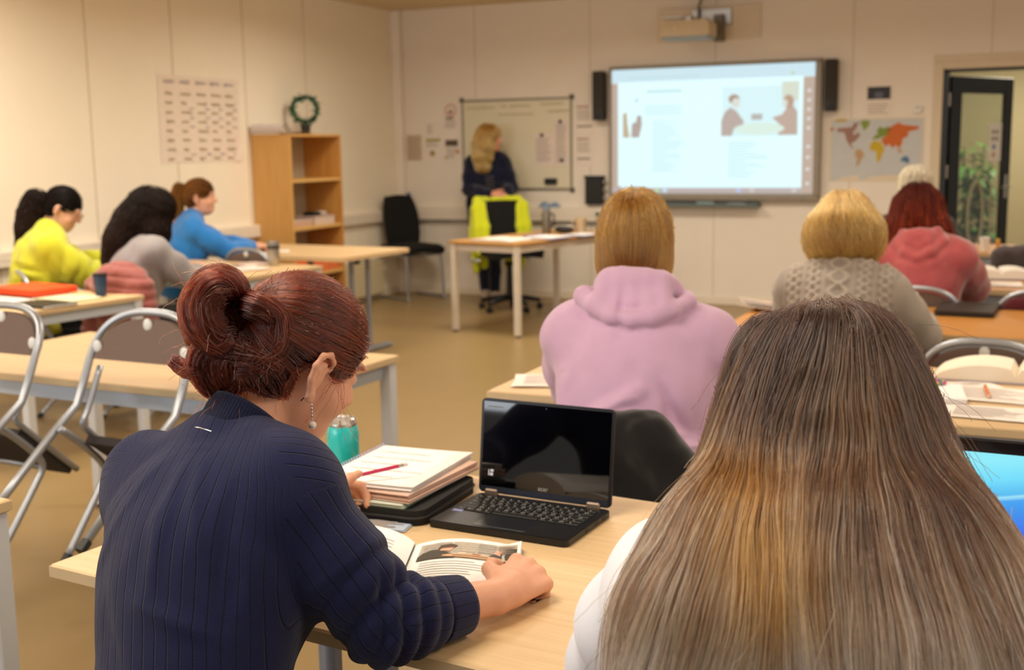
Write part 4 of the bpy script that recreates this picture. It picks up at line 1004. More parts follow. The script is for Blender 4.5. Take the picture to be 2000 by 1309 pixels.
def on_page(pts, name, m, f=pg_r, dz=.0006):
    """Flat print laid on the curved page (u,v pairs), fanned from its centre."""
    out = []
    for (a, b), (c, d) in zip(pts, pts[1:]+pts[:1]):
        for k in range(5): t = k/5; out.append((a+(c-a)*t, b+(d-b)*t))
    cu = sum(p[0] for p in out)/len(out); cv = sum(p[1] for p in out)/len(out)
    mb = MB(); R_ = 5
    vs = []
    for r in range(R_+1):
        for (u, v) in out:
            t = r/R_; x, y, z = f(max(.01, min(1, cu+(u-cu)*t)), cv+(v-cv)*t); vs.append((x, y, z+dz))
    n = len(out); fs = [(r*n+i, r*n+(i+1) % n, (r+1)*n+(i+1) % n, (r+1)*n+i) for r in range(R_) for i in range(n)]
    return mb.add(vs, fs).build(name, m, tb, True)
def rc(u0, u1, v0, v1): return [(u0, v0), (u1, v0), (u1, v1), (u0, v1)]
pc = lambda n, c, **k: mat('print_'+n, c, rough=.6, **k)
on_page(rc(.08, .97, .60, .93), 'photo_background', pc('shelfwall', '#b3a99c', var=.2, scale=60))
for k, (u0, u1) in enumerate(((.12, .37), (.39, .60), (.62, .78), (.80, .96))):
    on_page(rc(u0, u1, .72, .915), 'photo_bookcase', pc('case%d' % (k % 2), ('#8d857c', '#a89c8c')[k % 2], var=.5, scale=140), dz=.0009)
for v in (.76, .80, .845, .885): on_page(rc(.10, .96, v, v+.008), 'photo_shelf_line', pc('shelfline', '#c9beb0'), dz=.0012)
on_page([(.08, .60), (.42, .60), (.44, .66), (.36, .70), (.30, .76), (.20, .78), (.12, .74), (.08, .68)], 'photo_reader_jacket', pc('jacket', '#3b3227'), dz=.0015)
on_page([(.27, .75), (.37, .73), (.40, .80), (.30, .82)], 'photo_reader_face', pc('face', '#d8a288'), dz=.0017)
on_page([(.25, .77), (.30, .79), (.41, .80), (.43, .84), (.36, .875), (.27, .85)], 'photo_reader_hair', pc('hair', '#4a3226'), dz=.0019)
on_page([(.74, .60), (.97, .60), (.97, .84), (.88, .86), (.80, .78), (.72, .68)], 'photo_writer_jacket', pc('jacket2', '#33302a'), dz=.0015)
on_page([(.76, .74), (.82, .72), (.84, .80), (.79, .82)], 'photo_writer_face', pc('face'+'', '#d8a288'), dz=.0017)
on_page([(.30+.29*(1+math.cos(2*PI*k/16)), .645+.035*math.sin(2*PI*k/16)) for k in range(16)], 'photo_table', pc('table', '#cfa277'), dz=.002)
on_page(rc(.40, .72, .632, .652), 'photo_table_shadow', pc('tableshade', '#8d6d50'), dz=.0023)
for k, (u, v) in enumerate(((.45, .675), (.58, .67), (.66, .68))): on_page(rc(u, u+.07, v, v+.016), 'photo_papers', pc('pp%d' % k, ('#e8dccb', '#b5614a', '#ddd0bc')[k]), dz=.0026)
random.seed(13)
for k in range(11):
    v = .54-.045*k; on_page(rc(.12, random.uniform(.5, .95), v, v+.007), 'text_line', pc('text', '#8f8a84'), dz=.0008)
for k in range(10):
    v = .80-.06*k; on_page(rc(.15, random.uniform(.5, .85), v, v+.007), 'text_line', MATS['print_text'], pg_l, .0008)
# crimson pencil in her left hand
pencil('crimson pencil with a worn eraser held in the left hand of the woman in navy', (4.852, -8.735, .815), (4.944, -8.655, .832), '#b81e50', .0038)
# ================================================================ PEOPLE: signed-distance modelling -> one mesh per body / garment / hair mass
V3 = lambda *a: np.array(a, float)
def unit(v): return v/(np.linalg.norm(v)+1e-12)
class Sdf:
    """Smooth union of tapered capsules and ellipsoids."""
    def __init__(s): s.p = []
    def cap(s, a, b, ra, rb=None, k=.02): s.p.append(('c', V3(*a), V3(*b), ra, ra if rb is None else rb, k)); return s
    def ell(s, c, r, M=None, k=.02): s.p.append(('e', V3(*c), V3(*r), np.eye(3) if M is None else M, None, k)); return s
    def chain(s, pts, rs, k=.02):
        for i in range(len(pts)-1): s.cap(pts[i], pts[i+1], rs[i], rs[i+1], k)
        return s
    def cut(s, c, r, M=None, k=.01): s.p.append(('x', V3(*c), V3(*r), np.eye(3) if M is None else M, None, k)); return s
    def grow(s, d):
        o = Sdf()
        for q in s.p:
            if q[0] == 'c': o.p.append((q[0], q[1], q[2], q[3]+d, q[4]+d, q[5]))
            elif q[0] == 'e': o.p.append((q[0], q[1], q[2]+d, q[3], None, q[5]))
        return o
    @staticmethod
    def _d(q, X, Y, Z):
        if q[0] == 'c':
            a, b, ra, rb = q[1:5]; ab = b-a; L2 = ab@ab+1e-12
            px, py, pz = X-a[0], Y-a[1], Z-a[2]
            t = np.clip((px*ab[0]+py*ab[1]+pz*ab[2])/L2, 0, 1)
            return np.sqrt((px-t*ab[0])**2+(py-t*ab[1])**2+(pz-t*ab[2])**2)-(ra+(rb-ra)*t)
        c, r, M = q[1:4]
        px, py, pz = X-c[0], Y-c[1], Z-c[2]
        l = [(M[0, i]*px+M[1, i]*py+M[2, i]*pz) for i in range(3)]
        k0 = np.sqrt(sum((l[i]/r[i])**2 for i in range(3))); k1 = np.sqrt(sum((l[i]/r[i]**2)**2 for i in range(3)))+1e-9
        return k0*(k0-1)/k1
    def bounds(s, q):
        if q[0] == 'c': m = max(q[3], q[4]); return np.minimum(q[1], q[2])-m, np.maximum(q[1], q[2])+m
        e = np.sqrt(((q[3]*q[2])**2).sum(1)); return q[1]-e, q[1]+e
    def at(s, P):
        d = np.full(len(P), 9.)
        for q in s.p:
            e = s._d(q, P[:, 0], P[:, 1], P[:, 2]); d = s._mix(d, e, q)
        return d
    @staticmethod
    def _mix(d, e, q):
        k = q[5]
        if q[0] == 'x':
            h = np.maximum(k-np.abs(d+e), 0)/k; return np.maximum(d, -e)+h*h*k*.25
        h = np.maximum(k-np.abs(d-e), 0)/k; return np.minimum(d, e)-h*h*k*.25
    def grad(s, P, e=.002):
        g = np.stack([s.at(P+np.eye(3)[i]*e)-s.at(P-np.eye(3)[i]*e) for i in range(3)], 1)
        return g/(np.linalg.norm(g, axis=1, keepdims=True)+1e-9)
    def mesh(s, vox):
        bs = [s.bounds(q) for q in s.p if q[0] != 'x']
        lo = np.min([b[0] for b in bs], 0)-3*vox; hi = np.max([b[1] for b in bs], 0)+3*vox
        n = np.ceil((hi-lo)/vox).astype(int)+1
        D = np.full(n, .5, np.float32); ax = [lo[i]+vox*np.arange(n[i]) for i in range(3)]
        for q in s.p:
            a, b = s.bounds(q); m = q[5]+3*vox
            i0 = np.maximum(((a-m-lo)/vox).astype(int), 0); i1 = np.minimum(((b+m-lo)/vox).astype(int)+2, n)
            if (i1 <= i0).any(): continue
            sl = tuple(slice(i0[i], i1[i]) for i in range(3))
            X = ax[0][sl[0]][:, None, None]; Y = ax[1][sl[1]][None, :, None]; Z = ax[2][sl[2]][None, None, :]
            e = s._d(q, X, Y, Z); D[sl] = s._mix(D[sl], e, q)
        return nets(D, lo, vox)
def nets(D, lo, vox):
    """Surface nets: one vertex per sign-changing cell, one quad per sign-changing edge."""
    S = D < 0; n = np.array(D.shape)
    c = [S[i:n[0]-1+i, j:n[1]-1+j, k:n[2]-1+k] for i in (0, 1) for j in (0, 1) for k in (0, 1)]
    anyv = c[0].copy(); allv = c[0].copy()
    for q in c[1:]: anyv |= q; allv &= q
    I = np.argwhere(anyv & ~allv); ids = -np.ones(n-1, np.int64); ids[tuple(I.T)] = np.arange(len(I))
    acc = np.zeros((len(I), 3)); cnt = np.zeros(len(I)); off = [(i, j, k) for i in (0, 1) for j in (0, 1) for k in (0, 1)]
    val = {o: D[tuple((I+o).T)] for o in off}
    for o in off:
        for a in range(3):
            if o[a]: continue
            o2 = list(o); o2[a] = 1; o2 = tuple(o2); d0, d1 = val[o], val[o2]; m = (d0 < 0) != (d1 < 0)
            t = d0[m]/(d0[m]-d1[m]); p = np.tile(np.array(o, float), (m.sum(), 1)); p[:, a] += t; acc[m] += p; cnt[m] += 1
    V = lo+vox*(I+acc/cnt[:, None]); F = []
    for a in range(3):
        b, c_ = (a+1) % 3, (a+2) % 3
        s0 = [slice(None)]*3; s1 = [slice(None)]*3; s0[a] = slice(0, -1); s1[a] = slice(1, None)
        for x in (b, c_): s0[x] = slice(1, -1); s1[x] = slice(1, -1)
        A, B_ = S[tuple(s0)], S[tuple(s1)]
        E = np.argwhere(A != B_)
        if not len(E): continue
        flip = A[tuple(E.T)]; E = E.copy(); E[:, b] += 1; E[:, c_] += 1
        def cell(db, dc): J = E.copy(); J[:, b] -= db; J[:, c_] -= dc; return ids[tuple(J.T)]
        q = np.stack([cell(1, 1), cell(0, 1), cell(0, 0), cell(1, 0)], 1)
        q[~flip] = q[~flip][:, ::-1]; F.append(q)
    return V, np.concatenate(F)
def np_mesh(name, V, F, m, parent=None, attrs=None, base=None, smooth_it=0):
    if smooth_it:
        e = np.concatenate([F[:, [0, 1]], F[:, [1, 2]], F[:, [2, 3]], F[:, [3, 0]]])
        for _ in range(smooth_it):
            A = np.zeros_like(V); n = np.zeros(len(V))
            np.add.at(A, e[:, 0], V[e[:, 1]]); np.add.at(n, e[:, 0], 1); np.add.at(A, e[:, 1], V[e[:, 0]]); np.add.at(n, e[:, 1], 1)
            V = V*.5+.5*A/np.maximum(n, 1)[:, None]
    me = bpy.data.meshes.new(name); W = V-(base if base is not None else 0)
    me.vertices.add(len(W)); me.vertices.foreach_set('co', W.astype(np.float32).ravel())
    k = F.shape[1]; me.loops.add(len(F)*k); me.loops.foreach_set('vertex_index', F.astype(np.int32).ravel())
    me.polygons.add(len(F)); me.polygons.foreach_set('loop_start', np.arange(0, len(F)*k, k, dtype=np.int32)); me.polygons.foreach_set('loop_total', np.full(len(F), k, np.int32))
    me.polygons.foreach_set('use_smooth', np.ones(len(F), bool)); me.update(); me.validate()
    for an, arr in (attrs or {}).items():
        if arr.ndim == 2:
            A = me.attributes.new(an, 'FLOAT_COLOR', 'POINT'); c = np.ones((len(arr), 4), np.float32); c[:, :3] = arr; A.data.foreach_set('color', c.ravel())
        else:
            A = me.attributes.new(an, 'FLOAT', 'POINT'); A.data.foreach_set('value', arr.astype(np.float32))
    me.materials.append(m); o = bpy.data.objects.new(name, me); COL.objects.link(o)
    if parent: o.parent = parent
    return o
def vnormals(V, F):
    N = np.zeros_like(V); fn = np.cross(V[F[:, 2]]-V[F[:, 0]], V[F[:, 3]]-V[F[:, 1]])
    for i in range(4): np.add.at(N, F[:, i], fn)
    return N/(np.linalg.norm(N, axis=1, keepdims=True)+1e-12)
_rt = np.random.RandomState(5).rand(64, 64, 64).astype(np.float32)
def vnoise(P, s):
    """Trilinear value noise, 0..1."""
    q = np.asarray(P)*s+1000.3; i = np.floor(q).astype(int); f = q-i; f = f*f*(3-2*f); r = 0
    for a in (0, 1):
        for b in (0, 1):
            for c in (0, 1):
                w = (f[:, 0] if a else 1-f[:, 0])*(f[:, 1] if b else 1-f[:, 1])*(f[:, 2] if c else 1-f[:, 2])
                r = r+w*_rt[(i[:, 0]+a) % 64, (i[:, 1]+b) % 64, (i[:, 2]+c) % 64]
    return r
def frame(yaw, pitch=0., roll=0.):
    """Columns right, forward, up; yaw 0 faces +y, 90 faces +x; pitch > 0 looks down; roll > 0 tips to its right."""
    y, p, r = R(yaw), R(pitch), R(roll)
    rt = V3(math.cos(y), -math.sin(y), 0); f = V3(math.sin(y)*math.cos(p), math.cos(y)*math.cos(p), -math.sin(p)); u = np.cross(rt, f)
    rt2 = rt*math.cos(r)-u*math.sin(r); u2 = u*math.cos(r)+rt*math.sin(r)
    return np.stack([rt2, f, u2], 1)
def add_folds(V, N, folds, axis=None):
    """Soft ridges (negative: creases).  ('r', c0, c1, amp, waves, skew_dir, skew) rings round a limb; (a, b, amp, width) a line drawn on the back of the garment."""
    d = np.zeros(len(V))
    for q in folds:
        if isinstance(q[0], str):
            _, a, b, amp, nw, sd, sk = q; a, b = V3(*a), V3(*b); ab = b-a; L = np.linalg.norm(ab); t = ((V-a)@ab)/(L*L)
            r = np.linalg.norm(V-a-np.clip(t, 0, 1)[:, None]*ab, axis=1); th = (V-a-t[:, None]*ab)@unit(V3(*sd))
            w = np.clip(1-np.abs(t-.5)*2, 0, 1)**.5*np.clip((.105-r)/.03, 0, 1); ph = t*nw+th*sk+.22*(vnoise(V, 13)-.5)*2
            d += amp*w*(np.abs(np.sin(PI*ph))**.9-.5)*(.5+vnoise(V+7, 9)); continue
        a, b, amp, wid = q; a, b = V3(*a), V3(*b); P = V-a; ab = b-a; wt = 1.
        if axis is not None:
            ax = unit(axis); P = P-np.outer(P@ax, ax); ab = ab-ax*(ab@ax); wt = np.clip(-(N@ax)*2.2+.1, 0, 1)
        t = np.clip((P@ab)/(ab@ab+1e-9), 0, 1); wob = (vnoise(V+2.2, 17)-.5)*.03
        r = np.linalg.norm(P-t[:, None]*ab, axis=1)+wob*.6; d += amp*wt*np.exp(-(r/wid)**2)*np.sin(np.pi*np.clip(t, .03, .97))**.6
    return V+N*d[:, None]
# ---- hands
def hand(S, W, d, n, curl, side, size=1., spread=.10, thumb=None, k=.007):
    """W wrist, d finger direction, n back-of-hand normal, side +1 right / -1 left; curl per joint in degrees."""
    d = unit(V3(*d)); n = unit(V3(*n)-d*(V3(*n)@d)); s = np.cross(d, n)*side   # s points to the thumb side
    s = -s; z = size; knk = []
    for i in range(4):
        o = (1.5-i)*.0195*z; L = (.088, .092, .088, .080)[i]*z
        b = W+d*.014*z+s*o*.55; e = W+d*L+s*o+n*(.003 if i in (1, 2) else 0)*z; S.cap(b, e, .0135*z, .0105*z, .012); knk.append(e)
    S.cap(W-d*.02*z, W+d*.03*z, .021*z, .022*z, .014)
    for i in range(4):
        p = knk[i]; L = (.040, .044, .041, .032)[i]*z; r = (.0092, .0094, .009, .0078)[i]*z; a = 0; sp = (1.5-i)*spread
        for j in range(3):
            a += R(curl[i][j] if isinstance(curl[0], (tuple, list)) else curl[j]); dd = unit(d*math.cos(a)-n*math.sin(a)+s*sp*math.cos(a)*.5)
            q = p+dd*L; S.cap(p, q, r, r*.9, k if j else .009); p = q; L *= (.62, .8, 1)[j]; r *= .92
    t = thumb or (.35, .75, -.25)
    p = W+d*.022*z+s*.024*z; v = unit(d*t[1]+s*.75-n*.35); q = p+v*.040*z; S.cap(p, q, .0135*z, .0115*z, .014)
    v2 = unit(d*t[1]+s*t[0]+n*t[2]); q2 = q+v2*.032*z; S.cap(q, q2, .0108*z, .0096*z, k); v3 = unit(d*.9+s*(t[0]-.35)+n*(t[2]-.1)); S.cap(q2, q2+v3*.025*z, .0096*z, .008*z, k)
    return knk
def head_sdf(S, Hc, M, sc=1., hairless=False, k=.02):
    L = lambda x, y, z: Hc+M@V3(x, y, z)*sc
    S.ell(L(0, -.008, .035), V3(.074, .094, .085)*sc, M, .02)
    S.ell(L(0, .030, -.03), V3(.061, .062, .088)*sc, M, .03)
    S.ell(L(0, .048, -.088), V3(.040, .042, .030)*sc, M, .03)
    for s in (-1, 1):
        S.ell(L(s*.036, .058, -.035), V3(.026, .026, .028)*sc, M, .02)
        S.ell(L(s*.031, .086, .030), V3(.024, .010, .007)*sc, M, .01)
        S.cut(L(s*.031, .100, .008), V3(.017, .016, .012)*sc, M, .012)
        S.ell(L(s*.031, .077, .007), V3(.0145, .0135, .0125)*sc, M, .002)
        E = lambda y, z, o: L(s*(.0765+o), -.004+y, -.010+z)
        S.ell(E(-.006, -.002, .004), V3(.006, .017, .028)*sc, M @ frame(s*-20, 0, 0), .006)
        S.chain([E(.012, .010, .002), E(.010, .024, .006), E(-.004, .033, .011), E(-.018, .026, .015), E(-.024, .008, .017), E(-.020, -.012, .014), E(-.012, -.026, .010)], [.0035*sc, .0045*sc, .005*sc, .005*sc, .005*sc, .0048*sc, .0045*sc], .004)
        S.ell(E(-.003, -.036, .006), V3(.0065, .009, .0115)*sc, M, .006)
        S.chain([E(-.002, .016, .009), E(-.012, .004, .012), E(-.008, -.016, .009)], [.003*sc, .0036*sc, .003*sc], .004)
    S.chain([L(0, .088, .022), L(0, .106, -.018), L(0, .110, -.026)], [.008*sc, .011*sc, .011*sc], .012)
    for s in (-1, 1): S.ell(L(s*.011, .098, -.027), V3(.009, .011, .008)*sc, M, .008)
    S.ell(L(0, .090, -.058), V3(.024, .010, .0055)*sc, M, .005); S.ell(L(0, .086, -.069), V3(.020, .011, .006)*sc, M, .005)
def head_colors(V, C, Hc, M, sc=1.):
    l = ((V-Hc)@M)/sc; C = C.copy()
    def blob(c, r, col, f=1.):
        w = np.clip(1.6-1.6*np.sqrt((((l-c)/r)**2).sum(1)), 0, 1)[:, None]*f; C[:] = C*(1-w)+np.array(lin(col))*w
    front = l[:, 1] > .05
    blob((0, .094, -.063), (.028, .02, .014), '#a8564c', .8)
    for s in (-1, 1):
        blob((s*.031, .088, .007), (.014, .012, .009), '#e6ddd4', 1); blob((s*.031, .090, .007), (.0075, .012, .0085), '#2b1d16', 1)
        blob((s*.031, .092, .030), (.024, .016, .006), '#4a3426', .75); blob((s*.040, .075, -.03), (.024, .03, .024), '#d08a74', .35)
    return C
M_skin = mat('skin', '#d9a488', rough=.5, var=.05, scale=40, attr='col', sss=.12, bump=.12, bscale=350, spec=.4)
def fabric(name, col, rough=.9, bscale=500, bump=.35, var=.06, sheen=.3): return mat(name, col, rough=rough, var=var, scale=25, bump=bump, bscale=bscale, sheen=sheen, spec=.15)
# ---- hair
def hair_material(name, rough=.24):
    if name in MATS: return MATS[name]
    if name in ('dark_strand', 'red_strand', 'white_strand', 'brown_strand'):
        return mat(name, '#222222', rough=.5, var=.1, attr='col', spec=.18)
    m = bpy.data.materials.new(name); m.use_nodes = True; N = m.node_tree.nodes; L = m.node_tree.links
    N.remove(N['Principled BSDF']); h = N.new('ShaderNodeBsdfHairPrincipled'); h.parametrization = 'COLOR'
    h.inputs['Roughness'].default_value = rough; h.inputs['Radial Roughness'].default_value = .35
    h.inputs['Coat'].default_value = .1
    at = N.new('ShaderNodeAttribute'); at.attribute_name = 'col'; L.new(at.outputs['Color'], h.inputs['Color'])
    L.new(h.outputs[0], N['Material Output'].inputs['Surface']); MATS[name] = m; return m
def strands(name, P, cols, rad, parent, base, m):
    """P: (n strands, k points, 3)."""
    n, k, _ = P.shape; cv = bpy.data.hair_curves.new(name); cv.add_curves([k]*n)
    cv.attributes['position'].data.foreach_set('vector', (P-base).astype(np.float32).ravel())
    r = cv.attributes.get('radius') or cv.attributes.new('radius', 'FLOAT', 'POINT'); r.data.foreach_set('value', rad.astype(np.float32).ravel())
    a = cv.attributes.new('col', 'FLOAT_COLOR', 'POINT'); c = np.ones((n*k, 4), np.float32); c[:, :3] = cols.reshape(-1, 3); a.data.foreach_set('color', c.ravel())
    cv.materials.append(m); o = bpy.data.objects.new(name, cv); COL.objects.link(o); o.parent = parent; o['kind'] = 'stuff'
    return o
def march(S, P0, flow, steps, ds, off, rng, jit=.25, lift=None):
    """Walk strands along a flow field, hugging the hair mass."""
    P = P0.copy(); out = [P.copy()]; J = rng.normal(0, jit, (len(P), 3)); prev = None
    for i in range(steps):
        n = S.grad(P); f = flow(P, i/steps)+J*.35; f = f-n*(f*n).sum(1, keepdims=True)*.85; f /= np.linalg.norm(f, axis=1, keepdims=True)+1e-9
        if prev is not None: f = f*.6+prev*.4; f /= np.linalg.norm(f, axis=1, keepdims=True)+1e-9
        prev = f; P = P+f*ds; d = S.at(P); o = off if lift is None else off+lift*(i/steps)**2
        P = P+n*np.clip(o-d, -.012, .012)[:, None]; out.append(P.copy())
    return np.stack(out, 1)
def hair_obj(S, vox, parent, base, dark, flow, start, n, steps, ds, colf, rad=.0005, off=.002, seed=1, jit=.25, mat_name='hair_strand', curl=0., curlf=60, smooth_it=2, offr=.004, lift=None, clump=75., ctr=1.):
    V, F = S.mesh(vox); rng = np.random.RandomState(seed)
    o = np_mesh('hair', V, F, mat('hair_mass'+dark[1:], dark, rough=.7, var=.25, scale=40, spec=.06), parent, None, base, smooth_it)
    idx = np.where(start(V))[0]; idx = rng.choice(idx, n); N = vnormals(V, F)
    cl = .55*vnoise(V[idx], clump)+.45*vnoise(V[idx]+3.3, clump*2.6)
    offs = off*.3+rng.rand(n)*offr*.45+np.clip(cl-.25, 0, .6)*offr*1.3; P0 = V[idx]+N[idx]*offs[:, None]+rng.normal(0, vox*.6, (n, 3))
    dsj = ds*(.6+.5*rng.rand(n))[:, None]
    P = march(S, P0, flow, steps, dsj, offs, rng, jit, lift if lift is None else lift*rng.rand(n)**3)
    if curl:
        t = np.arange(steps+1)[None, :]*ds*curlf; ph = rng.rand(n, 1)*6.28; amp = curl*np.minimum(1, np.arange(steps+1)/6)[None, :]
        P = P+np.stack([np.cos(t+ph), np.sin(t+ph)*.8, np.sin(t*.7+ph*2)*.6], 2)*amp[:, :, None]
    cols = np.clip(colf(P, rng.rand(n), rng)*(1+ctr*1.9*(cl-.5))[:, None, None], .0015, 1)
    k = steps+1; tt = np.linspace(0, 1, k); r = rad*(.55+.6*rng.rand(n, 1))*(1-.75*np.clip((tt-.75)/.25, 0, 1))[None, :]
    strands('hair_strands', P, cols, r, o, np.zeros(3)+base, hair_material(mat_name)); return o
def grad_col(stops, noise=.25):
    """Colour along the strand (0 root .. 1 tip) with per-strand brightness change."""
    c = [np.array(lin(h)) for _, h in stops]; x = [p for p, _ in stops]
    def f(P, r, rng):
        pop = np.where(rng.rand(len(P)) < .10, 1.8, 1.); n, k, _ = P.shape; t = np.clip(np.linspace(0, 1, k)[None, :]+(r[:, None]-.5)*.25, 0, 1)
        out = np.stack([np.interp(t, x, [q[i] for q in c]) for i in range(3)], 2)
        return np.clip(out*(pop*(1+noise*(rng.rand(n)*2-1)))[:, None, None], .002, 1)
    return f
def person(label, P, S, Hc, hyaw, hpitch=0, hroll=0, yaw=None, arms=None, hands=None, sw=.175, hs=1., vox=.0065, top=None, bottom='#15151a', shoe='#d8d4d0', skin='#d9a488', group=None,
           bulk=1., grow=.012, sleeve=None, stand=False, feet=None, folds=(), wrinkle=.004, neck_r=.052, belly=.0, top_extra=None, top_vox=None, base=None, knees=None, topname='sweater'):
    """Body mesh (skin) with garments as children.  P pelvis, S mid-shoulder, Hc head centre, arms {side: (shoulder, elbow, wrist)}."""
    P, S, Hc = V3(*P), V3(*S), V3(*Hc); u = unit(S-P); T = frame(yaw or 0); rt = unit(T[:, 0]-u*(T[:, 0]@u)); f = np.cross(u, rt); B_ = np.stack([rt, f, u], 1)
    L = lambda x, y, z: P+rt*x+f*y+u*z
    Ls = np.linalg.norm(S-P); base = V3(*(base if base is not None else (P[0], P[1], 0)))
    HM = frame(hyaw, hpitch, hroll)
    def torso(s, g, low=True, k=.05):
        b = bulk if g > .001 else 1.
        s.ell(L(0, -.01, .03), V3(.160, .115, .12)*b+g, B_, k); s.ell(L(0, .0, Ls*.45), V3(.130, .098+belly, .16)*b+g, B_, k)
        s.ell(L(0, -.005, Ls*.74), V3(.148, .108, .16)*b+g, B_, k)
        for q in (-1, 1): s.ell(L(q*.065, .07, Ls*.66), V3(.06, .05, .06)+g, B_, .04)
        s.cap(S-rt*sw*.72-u*.015, S+rt*sw*.72-u*.015, .058+g, .058+g, .05)
        N_ = S+u*.055+(Hc-S)*.06
        for q in (-1, 1): s.cap(N_+rt*q*.03, S+rt*q*sw*.85, .040+g, .042+g, .04)
        return s
    arms = arms or {}
    fore = unit(Hc-S)
    body = torso(Sdf(), -.006)
    nb = S+u*.01-f*.005; nt_ = Hc+HM@V3(0, -.028, -.075)*hs
    body.cap(nb, nt_, neck_r+.006, neck_r*.93, .035)
    head_sdf(body, Hc, HM, hs)
    for sd, (sh, el, wr) in arms.items():
        sh, el, wr = V3(*sh), V3(*el), V3(*wr)
        body.chain([sh, sh*.5+el*.5, el], [.047, .043, .036], .03).chain([el, el*.65+wr*.35, wr], [.036, .037, .0245], .02)
        h = (hands or {}).get(sd)
        if h: hand(body, wr, *h['a'], side=1 if sd == 'R' else -1, **h.get('k', {}))
    hip = [L(q*.088, 0, -.02) for q in (-1, 1)]
    if stand: kn = [V3(*p) for p in feet['knee']]; an = [V3(*p) for p in feet['ankle']]; fd = V3(*feet['dir'])
    else:
        fd = unit(T[:, 1]*1.)
        kn = [V3(*p) for p in knees] if knees else [hip[i]+fd*.40+rt*(i*2-1)*.03+V3(0, 0, .0) for i in (0, 1)]
        for k_ in kn: k_[2] = max(k_[2], .50) if not knees else k_[2]
        an = [k_+fd*.03+V3(0, 0, -k_[2]+.085) for k_ in kn]
    for h_, k_, a_ in zip(hip, kn, an):
        body.chain([h_, k_], [.078, .052], .03).chain([k_, k_*.65+a_*.35, a_], [.050, .050, .034], .02).chain([a_-fd*.02+V3(0, 0, -.035), a_+fd*.14+V3(0, 0, -.055)], [.034, .026], .02)
    V, F = body.mesh(vox); V = settle(V, P, stand); C = np.tile(np.array(lin(skin)), (len(V), 1)); C = head_colors(V, C, Hc, HM, hs)
    # warmer knuckles, ears, cheeks come from the noise in the material
    o = np_mesh('person', V, F, M_skin, None, {'col': C}, base, 1); o.location = base; tag(o, label, 'person', group)
    G = dict(P=P, S=S, Hc=Hc, u=u, rt=rt, f=f, B=B_, HM=HM, L=L, Ls=Ls, base=base, o=o, arms=arms, body=body, HL=lambda x, y, z: Hc+HM@V3(x, y, z)*hs)
    # ---- upper garment
    if top:
        s = torso(Sdf(), grow); G['torso'] = torso(Sdf(), grow); ar = Sdf()
        for sd, (sh, el, wr) in arms.items():
            sh, el, wr = V3(*sh), V3(*el), V3(*wr); e = (sleeve or {}).get(sd, .93); w2 = el+(wr-el)*e; g = grow
            for q in (s, ar): q.chain([sh, sh*.5+el*.5, el], [.050+g*1.3, .046+g*1.3, .041+g*1.2], .035).chain([el, el+(w2-el)*.5, w2], [.041+g*1.2, .040+g*1.1, .031+g*.6], .02)
        s.cap(nb, nb+(nt_-nb)*.34, neck_r+.014, neck_r+.011, .03)
        s.ell(L(0, -.005, -.03), V3(.168, .125, .075)*bulk+grow, B_, .04)
        if top_extra: top_extra(s, G)
        V, F = s.mesh(top_vox or vox); N = vnormals(V, F)
        dn = (vnoise(V, 9)-.5)*2*wrinkle+(vnoise(V*V3(1, 1, .45), 26)-.5)*wrinkle*1.3; V = V+N*dn[:, None]
        for g_ in folds: pass
        if folds: V = add_folds(V, N, folds, f)
        attrs = {}
        if callable(top[1] if isinstance(top, tuple) else None): m, fn = top; attrs, V = fn(V, N, G, ar)
        else: m = top
        V = settle(V, P, stand); G['top'] = np_mesh(topname, V, F, m, o, attrs, base, 1); G['top_sdf'] = s
    # ---- trousers and shoes
    s = Sdf(); s.ell(L(0, -.01, .0), V3(.158, .115, .095)+.008, B_, .03)
    for h_, k_, a_ in zip(hip, kn, an): s.chain([h_, k_], [.088, .064], .04).chain([k_, k_*.5+a_*.5, a_+V3(0, 0, .02)], [.062, .056, .050], .03)
    V, F = s.mesh(.011); V = settle(V, P, stand); np_mesh('trousers', V, F, fabric('trousers'+bottom[1:], bottom), o, None, base, 1)
    for a_ in an:
        s = Sdf().chain([a_-fd*.025+V3(0, 0, -.042), a_+fd*.06+V3(0, 0, -.045), a_+fd*.15+V3(0, 0, -.055)], [.042, .043, .034], .02).cap(a_+V3(0, 0, -.02), a_+V3(0, 0, .01), .043, .044, .02)
        V, F = s.mesh(.009); V[:, 2] = np.maximum(V[:, 2], .004); np_mesh('shoe', V, F, mat('shoe'+shoe[1:], shoe, rough=.6), o, None, base, 1)
    return G
def settle(V, P, stand=False):
    """Cloth and arms flatten on the seat and on the table tops they rest on."""
    if stand: return V
    m = (np.hypot(V[:, 0]-P[0], V[:, 1]-P[1]) < .30) & (V[:, 2] > .30) & (V[:, 2] < .453); V[m, 2] = .453
    for cx, cy, hw, hd, rz in TABLES:
        x = (V[:, 0]-cx)*math.cos(rz)+(V[:, 1]-cy)*math.sin(rz); y = -(V[:, 0]-cx)*math.sin(rz)+(V[:, 1]-cy)*math.cos(rz)
        m = (np.abs(x) < hw) & (np.abs(y) < hd) & (V[:, 2] > .655) & (V[:, 2] < .7362); V[m, 2] = .7362
    return V
def down_flow(A, w=1.):
    A = V3(*A)
    def f(P, t): d = P-A; d /= np.linalg.norm(d, axis=1, keepdims=True)+1e-9; d[:, 2] -= w; return d/(np.linalg.norm(d, axis=1, keepdims=True)+1e-9)
    return f
def to_point(B, sgn=1.):
    B = V3(*B); return lambda P, t: (B-P)*sgn/(np.linalg.norm(B-P, axis=1, keepdims=True)+1e-9)
